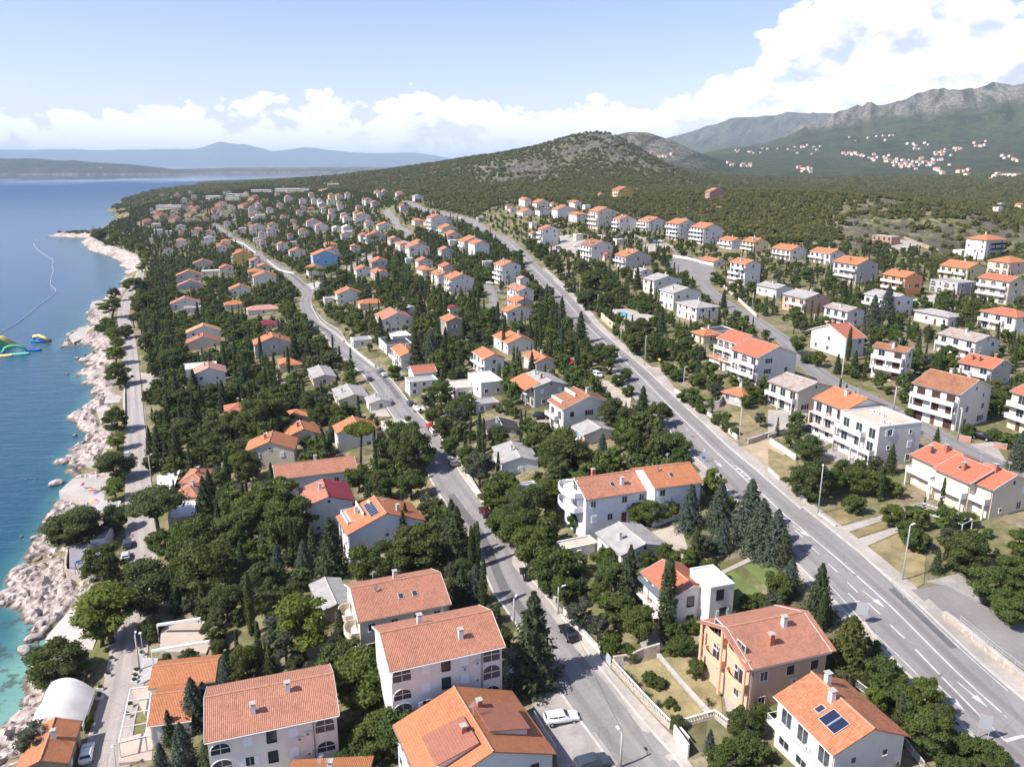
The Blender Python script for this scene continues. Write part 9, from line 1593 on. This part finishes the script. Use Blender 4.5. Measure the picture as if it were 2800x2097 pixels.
sign(*SIGNS[2], 3.2, [(.5, .55, 2.7, M_signb), (.8, .5, 1.0, M_blue)], 'post with small sign and blue sign at the house entrance', R(-40))
sign(*SIGNS[3], 2.6, [(.6, .6, 2.0, M_signb)], 'small triangular warning sign post beside the bushes', R(-40))
sign(*SIGNS[4], 2.4, [(.9, .6, 1.6, M_yel)], 'yellow sign at the hedge by the main road', R(-40))

# boat on a trailer, inflatables, buoy line
def hull(L, W, H, n=9):
    b = MB(); st = []
    for i in range(n):
        t = i / (n - 1); w_ = W / 2 * (1 - max(0, (t - .45) / .55) ** 2.2); k = .25 * H * max(0, t - .5); st.append([(t * L - L / 2, -w_, H + k), (t * L - L / 2, -w_ * .8, H * .4 + k * .5), (t * L - L / 2, 0, k * .6), (t * L - L / 2, w_ * .8, H * .4 + k * .5), (t * L - L / 2, w_, H + k)])
    for s in st: b.V += s
    for i in range(n - 1):
        for j in range(4): a = i * 5 + j; b.F.append((a, a + 1, a + 6, a + 5))
        b.F.append((i * 5, i * 5 + 5, i * 5 + 9, i * 5 + 4))
    b.F.append((0, 4, 3, 2, 1)); return b
bx, by = BOAT; e = empty('motor_boat', (bx, by, drop(bx, by)), R(118)); h_ = hull(5.6, 2.1, .9); hb = MB(); hb.V = [(x, y, z + .55) for x, y, z in h_.V]; hb.F = h_.F
hb.build('hull', M_white, e); MB().box(-.6, .9, -.5, .5, 1.4, 1.85).build('console', M_white, e); MB().quad((.9, -.5, 1.85), (.9, .5, 1.85), (.6, .45, 2.25), (.6, -.45, 2.25)).build('windscreen', M_glass, e)
MB().box(-3.1, -2.75, -.25, .25, .8, 1.9).build('outboard', M_black, e)
for sx in (-.6, .5):
    for sy in (-.8, .8): MB().tube([(sx, sy - .08, .25), (sx, sy + .08, .25)], .26, 12).build('wheel', M_black, e)
MB().beam((-2.4, 0, .45), (3.6, 0, .45), .12).build('trailer_frame', M_metal, e); tag(e, 'white motor boat on a trailer at the edge of the middle street', 'boat')
INF = {'g': mat('inflatable_green', (.10, .42, .22), .45), 'y': mat('inflatable_yellow', (.75, .62, .18), .45), 'b': mat('inflatable_blue', (.04, .16, .50), .45), 't': mat('inflatable_teal', (.18, .52, .42), .45)}
def inflatables():
    p = PARK
    e = empty('inflatable_slide', (p[0][0] - 6, p[0][1] + 6, 0), R(20)); tag(e, 'green and yellow inflatable climbing slide floating offshore', 'inflatable')
    V = [(-5, -3, 0), (6, -3, 0), (1, -3, 4.2), (-4, -3, 4.2), (-5, 3, 0), (6, 3, 0), (1, 3, 4.2), (-4, 3, 4.2)]; mk('slide_body', V, [(0, 1, 2, 3), (7, 6, 5, 4), (1, 5, 6, 2), (0, 3, 7, 4), (3, 2, 6, 7)], INF['g'], e)
    for s in (-3, -1, 1, 3): MB().tube([(6.2, s, .3), (1, s, 4.45), (-4, s, 4.45), (-5.3, s, .3)], .42, 10).build('rib', INF['y'], e, True)
    e = empty('inflatable_arch', (p[1][0], p[1][1], 0), R(15)); tag(e, 'green inflatable arch bridge floating beside the slide', 'inflatable')
    MB().tube([(5 * math.cos(math.pi * k / 12), 0, 3.2 * math.sin(math.pi * k / 12)) for k in range(13)], .75, 10).build('arch', INF['g'], e, True)
    for sx in (-5, 5): MB().tube([(sx, -1.5, .2), (sx, 1.5, .2)], .6, 10).build('float', INF['b'], e, True)
    e = empty('inflatable_tower', (p[2][0] + 2, p[2][1] + 6, 0), R(-10)); tag(e, 'yellow and blue inflatable platform with curved slide offshore', 'inflatable')
    MB().tube([(-4, 0, 2.2), (-1, 0, 2.8), (2, 0, 1.9), (4.4, 0, .4)], .9, 10).build('chute', INF['y'], e, True)
    MB().tube([(-4, -2, .4), (4, -2, .4)], .55, 10).build('float', INF['b'], e, True); MB().tube([(-4, 2, .4), (4, 2, .4)], .55, 10).build('float', INF['b'], e, True); MB().tube([(-4, 0, .3), (-4, 0, 2.4)], .8, 10).build('column', INF['b'], e, True)
    for i, (k, lab) in enumerate((('t', 'teal inflatable walkway mat with rounded edges floating offshore'), ('y', 'small yellow inflatable ring float beside the walkway'), ('b', 'blue inflatable stepping mat next to the curved slide'))):
        x, y = p[3 + i]; e = empty('inflatable_mat', (x, y, 0), R(12)); tag(e, lab, 'inflatable'); n = 16
        MB().tube([(4.2 * math.cos(2 * math.pi * q / n), 1.5 * math.sin(2 * math.pi * q / n), .25) for q in range(n + 1)], .42, 8).build('tube', INF[k], e, True); MB().box(-3.2, 3.2, -1.0, 1.0, .02, .3).build('mat', INF['g' if k == 't' else k], e)
inflatables()
bl = smooth_line(BUOYS, 4.0); e = empty('buoy_line', (bl[0][0], bl[0][1], 0)); MB().tube([(a - bl[0][0], b - bl[0][1], .12) for a, b in bl], .16, 5).build('rope', mat('rope_white', (.55, .56, .56), .7), e); tag(e, 'long white buoyed rope marking off the bathing water', 'buoy line')
# low floating jetty head is part of the shore; people
def person_mesh(pose, sk, cloth):
    S = {'stand': [((0, 0, .92), .13), ((0, 0, 1.18), .13), ((0, 0, 1.42), .15), ((0, 0, 1.53), .055), ((0, .01, 1.66), .095), ((.1, 0, .9), .09), ((.11, .01, .48), .065), ((.11, 0, .06), .05), ((-.1, 0, .9), .09), ((-.11, .03, .48), .065), ((-.12, 0, .06), .05), ((.2, 0, 1.40), .06), ((.27, .02, 1.12), .045), ((.25, .12, .88), .035), ((-.2, 0, 1.40), .06), ((-.27, .02, 1.12), .045), ((-.26, .1, .88), .035), ((.11, .14, .03), .04), ((-.12, .14, .03), .04)]}['stand']
    E = [(0, 1), (1, 2), (2, 3), (3, 4), (0, 5), (5, 6), (6, 7), (0, 8), (8, 9), (9, 10), (2, 11), (11, 12), (12, 13), (2, 14), (14, 15), (15, 16), (7, 17), (10, 18)]
    me = bpy.data.meshes.new('person'); me.from_pydata([p for p, r_ in S], E, []); o = bpy.data.objects.new('tmp', me); COL.objects.link(o)
    m = o.modifiers.new('skin', 'SKIN')
    for i, (p, r_) in enumerate(S): me.skin_vertices[0].data[i].radius = (r_, r_ * .8)
    me.skin_vertices[0].data[0].use_root = True
    o.modifiers.new('sub', 'SUBSURF').levels = 1; o.modifiers['sub'].render_levels = 1
    dg = bpy.context.evaluated_depsgraph_get(); me2 = bpy.data.meshes.new_from_object(o.evaluated_get(dg)); bpy.data.objects.remove(o)
    me2.materials.clear(); me2.materials.append(mat('skin', (.52, .30, .20), .6)); me2.materials.append(cloth)
    for f in me2.polygons: f.use_smooth = True; f.material_index = 1 if .74 < f.center.z < 1.02 else 0
    return me2
PB = [person_mesh('stand', None, mat(n, c, .8)) for n, c in (('swim_red', (.45, .04, .05)), ('swim_blue', (.04, .12, .40)), ('swim_black', (.02, .02, .02)))]
hair = MB().disc((0, .01), .06, .1, 1.66, 1.72, 10).disc((0, .01), .1, .04, 1.72, 1.77, 10)
HAIR = mk('hair', hair.V, hair.F, mat('hair_brown', (.05, .03, .02), .8), link=False, smooth=True).data
_tw = MB().box(-.4, .4, -.95, .95, 0, .03); TOW = [mk('towel', _tw.V, _tw.F, mat('towel_' + n, c, .9), link=False).data for n, c in (('red', (.55, .10, .10)), ('blue', (.08, .25, .60)), ('yellow', (.70, .50, .12)), ('pink', (.70, .18, .35)))]
TOWC = ['red', 'blue', 'yellow', 'pink']
plat_z = {}
def ztop(x, y):
    best = drop(x, y)
    for n_, m_, dz_, pl in PATCHES:
        if n_ == 'bathing_platform' and inside(np.array([[x, y]]), pl)[0]: best = max(float(np.median([drop(a, b) for a, b in pl])) + dz_, 1.5)
    return best
for i, (x, y) in enumerate(SUN):
    z = ztop(x, y) + .02; t_ = place('beach_towel', TOW[i % 4], None, (x, y, z), R(20 + 30 * i)); tag(t_, '%s beach towel laid on the white bathing platform' % TOWC[i % 4], 'towel', '%s towels on the bathing platform' % TOWC[i % 4])
    if i < 5:
        e = empty('person', (x, y, z + .16), R(20 + 30 * i)); b = place('body', PB[i % 3], e, (0, .85, 0)); b.rotation_euler = (R(90), 0, 0); hq = place('hair', HAIR, e, (0, .85, 0)); hq.rotation_euler = (R(90), 0, 0)
        tag(e, 'sunbather in %s swimwear lying on a %s towel' % (['red', 'blue', 'black'][i % 3], TOWC[i % 4]), 'person', 'sunbathers on the bathing platform')
    elif i == 5:
        e = empty('person', (x + 1.2, y + .6, ztop(x + 1.2, y + .6)), R(60)); place('body', PB[2], e, (0, 0, 0)); place('hair', HAIR, e, (0, 0, 0)); tag(e, 'bather in black swimwear standing beside the towels', 'person')
for i, (x, y) in enumerate(SWIM):
    e = empty('person', (x, y, -1.25 if i < 2 else -.75), R(40 * i)); place('body', PB[i % 3], e, (0, 0, 0)); place('hair', HAIR, e, (0, 0, 0)); tag(e, ['swimmer with only head above the open water', 'second swimmer out beyond the rocks with head above water', 'wader standing waist deep in the shallow green water'][i], 'person')

# fence with rails on top of the limestone retaining wall
w_ = next(w for w in WALLS if w[0] == 'retaining_wall' and 'main road' in w[5]); fp = smooth_line(w_[1][1:], 2.0); e = empty('railing_fence', (fp[0][0], fp[0][1], drop(*fp[0]))); z00 = drop(*fp[0])
fl_ = [(a - fp[0][0], b - fp[0][1], drop(a, b) - z00 + 1.0) for a, b in fp]
for i, p in enumerate(fl_): MB().beam(p, (p[0], p[1], p[2] + 1.1), .05).build('post', M_metal, e)
for hh in (.25, .65, 1.08):
    r_ = MB()
    for a, b in zip(fl_[:-1], fl_[1:]): r_.beam((a[0], a[1], a[2] + hh), (b[0], b[1], b[2] + hh), .04)
    r_.build('rail', M_metal, e)
tag(e, 'grey metal railing on the limestone retaining wall', 'fence')

# vines over the slatted pergola
for i in range(7):
    v_ = place('vine', HI['s'][i % 3][1], vr, (-4.5 + i * 1.5, .6 * math.sin(i * 2.1) - (i - 3) * .55, 2.35), i * 1.3); v_.scale = (1.5, 1.2, .55)
# white railings
for t_, pl, lab in FENCES:
    q = np.array(pl, float); q = smooth_line(pl, 1.5) if len(pl) > 2 else q[0] + (q[1] - q[0]) * np.linspace(0, 1, max(3, int(np.linalg.norm(q[1] - q[0]) / 1.5)))[:, None]
    zb = max(drop(*p) for p in q) + t_; e = empty('railing_fence', (q[0][0], q[0][1], zb)); L_ = [(a - q[0][0], b - q[0][1], 0) for a, b in q]
    for p in L_: MB().beam((p[0], p[1], -.6), (p[0], p[1], 1.0), .06).build('post', M_white, e)
    MB().beam((L_[0][0], L_[0][1], 1.0), (L_[-1][0], L_[-1][1], 1.0), .07).build('rail', M_white, e); MB().beam((L_[0][0], L_[0][1], .12), (L_[-1][0], L_[-1][1], .12), .05).build('rail', M_white, e)
    bars = MB(); n_ = int(math.dist(L_[0], L_[-1]) / .18)
    for k in range(n_): f = k / n_; x_ = L_[0][0] + (L_[-1][0] - L_[0][0]) * f; y_ = L_[0][1] + (L_[-1][1] - L_[0][1]) * f; bars.beam((x_, y_, .1), (x_, y_, 1.0), .03)
    kind(bars.build('bars', M_white, e), 'stuff'); tag(e, lab, 'fence')
# playground toys on the rubber surface
pz_ = FLAT['playground'][0][1]; gx, gy = PLAY[0]
e = empty('play_boat', (gx, gy, pz_), R(15)); tag(e, 'orange and blue wooden play boat on the playground', 'playground toy')
b_ = hull(3.4, 1.5, .55); mk('hull', [(x, y, z) for x, y, z in b_.V], b_.F, mat('play_orange', (.60, .16, .05), .6), e); MB().box(1.9, 2.7, -.5, .5, 0, .9).build('seat', mat('play_blue', (.05, .22, .60), .6), e); MB().box(-1.2, 1.0, -.45, .45, .56, .62).build('deck', mat('play_yellow', (.70, .52, .15), .6), e)
gx, gy = PLAY[1]; e = empty('spring_rider', (gx, gy, pz_), R(40)); tag(e, 'blue spring rider near the playground wall', 'playground toy'); MB().tube([(0, 0, 0), (0, 0, .4)], .12, 8).build('spring', M_metal, e); MB().box(-.5, .5, -.15, .15, .4, .8).build('seat', mat('play_blue', (.05, .22, .60), .6), e)
gx, gy = PLAY[2]; e = empty('swing_frame', (gx, gy, pz_), R(10)); tag(e, 'dark swing frame on the playground', 'playground toy')
for sx in (-1.3, 1.3): MB().beam((sx, -.7, 0), (sx, 0, 2.2), .09).build('leg', M_gut, e); MB().beam((sx, .7, 0), (sx, 0, 2.2), .09).build('leg', M_gut, e)
MB().beam((-1.4, 0, 2.2), (1.4, 0, 2.2), .1).build('crossbar', M_gut, e); MB().box(-.3, .3, -.12, .12, .5, .55).build('seat', M_black, e)
for sx in (-.28, .28): MB().beam((sx, 0, .5), (sx, 0, 2.2), .02).build('chain', M_metal, e)
# grey metal terrace canopy on posts beside the vermilion roof
P = CANOPY; c = np.mean(np.array(P), 0); g0 = drop(c[0], c[1]); e = empty('terrace_canopy', (c[0], c[1], g0)); Q = [Vector((p[0] - c[0], p[1] - c[1], p[2] - g0)) for p in P]; Q[1].z += .7; Q[2].z += .7
Vr, Fr, UVr = slab([[tuple(Q[0]), tuple(Q[3]), tuple(Q[2]), tuple(Q[1])]], .1); mk('canopy', Vr, Fr, mat('sheet_bluegrey', (.11, .135, .15), .5, ribbed), e, uv=UVr)
zf = Q[0].z - 2.3; MB().quad(*[(q_.x, q_.y, zf) for q_ in Q]).build('terrace_floor', PM['tile'], e); MB().beam((Q[0].x, Q[0].y, zf - .2), (Q[3].x, Q[3].y, zf - .2), .15, .45).build('edge_beam', M_white, e)
for q_ in (Q[0], Q[3], Q[0].lerp(Q[3], .5)): MB().beam((q_.x, q_.y, -1), (q_.x, q_.y, q_.z), .1).build('post', M_gut, e)
MB().beam((Q[0].x, Q[0].y, zf + 1), (Q[3].x, Q[3].y, zf + 1), .06).build('rail', M_gut, e)
tag(e, 'blue grey ribbed canopy over the terrace of the vermilion roofed house', 'canopy')

# manhole covers, asphalt repairs, overhead wires
mh = MB().disc((0, 0), .36, .36, 0, .02, 14); MH = mk('manhole_cover', mh.V, mh.F, M_gut, link=False).data
for i, (n_, f_) in enumerate(((1, .05), (1, .09), (1, .14), (1, .20), (1, .27), (2, .3), (2, .62), (3, .05), (3, .12))):
    sl = ROAD_LINES[n_][2]; k = int(len(sl) * f_); nn = offs(sl)[k]; p = sl[k] + nn * (1.4 if i % 2 else -1.1); o = place('manhole_cover', MH, None, (p[0], p[1], drop(p[0], p[1]) + .135))
    tag(o, 'round iron manhole cover in the %s' % ('middle street' if n_ == 1 else 'main road'), 'manhole', 'manholes of the %s' % ('middle street' if n_ == 1 else 'main road'))
M_patch = mat('asphalt_repair', (.13, .125, .122), .9, plain(.5, .85, 1.1, 3, .2, wpos))
for n_, a, b, o0, o1 in ((1, .03, .08, .6, 2.2), (1, .15, .19, -2.4, -.8), (1, .24, .30, .3, 1.9), (2, .35, .6, -4.4, -3.4), (3, .10, .16, 1.2, 3.2), (3, .2, .23, -3.4, -.6), (1, .40, .47, -2.0, -.4)):
    sl = ROAD_LINES[n_][2]; k0, k1 = int(len(sl) * a), max(int(len(sl) * b), int(len(sl) * a) + 3); kind(strip('asphalt_repair', sl[k0:k1], o0, o1, .128, M_patch, 3), 'structure')
cp = [(x, y, h) for x, y, h, k in LAMPS if k == 'conc']
for i, j in ((0, 1), (1, 2), (6, 7), (7, 5), (8, 9), (4, 3)):
    if i >= len(cp) or j >= len(cp): continue
    a = Vector((cp[i][0], cp[i][1], drop(*cp[i][:2]) + cp[i][2])); b = Vector((cp[j][0], cp[j][1], drop(*cp[j][:2]) + cp[j][2]))
    if (a - b).length > 110: continue
    e = empty('overhead_wire', a); n = 10; MB().tube([tuple((b - a) * (k / n) - Vector((0, 0, 1.2 * 4 * (k / n) * (1 - k / n)))) for k in range(n + 1)], .022, 4).build('wire', M_black, e)
    tag(e, 'sagging black overhead wire between two concrete poles', 'wire', 'overhead wires between concrete poles')

# ------------------------------------------------------------------ haze
hm = bpy.data.materials.new('haze_air'); hm.use_nodes = True; t = NT(hm.node_tree); hm.node_tree.nodes.clear()
pv = t.n('ShaderNodeVolumePrincipled'); pv.inputs['Color'].default_value = (.66, .80, 1.0, 1); pv.inputs['Density'].default_value = 3.9e-5; pv.inputs['Anisotropy'].default_value = 0.0
ou = t.n('ShaderNodeOutputMaterial'); t.l(pv.outputs[0], ou.inputs['Volume'])
hz = MB().box(-45000, 25000, -500, 62000, -9, 860).build('haze', hm); kind(hz, 'stuff'); hz['label'] = 'thin blue summer haze over sea and hills'
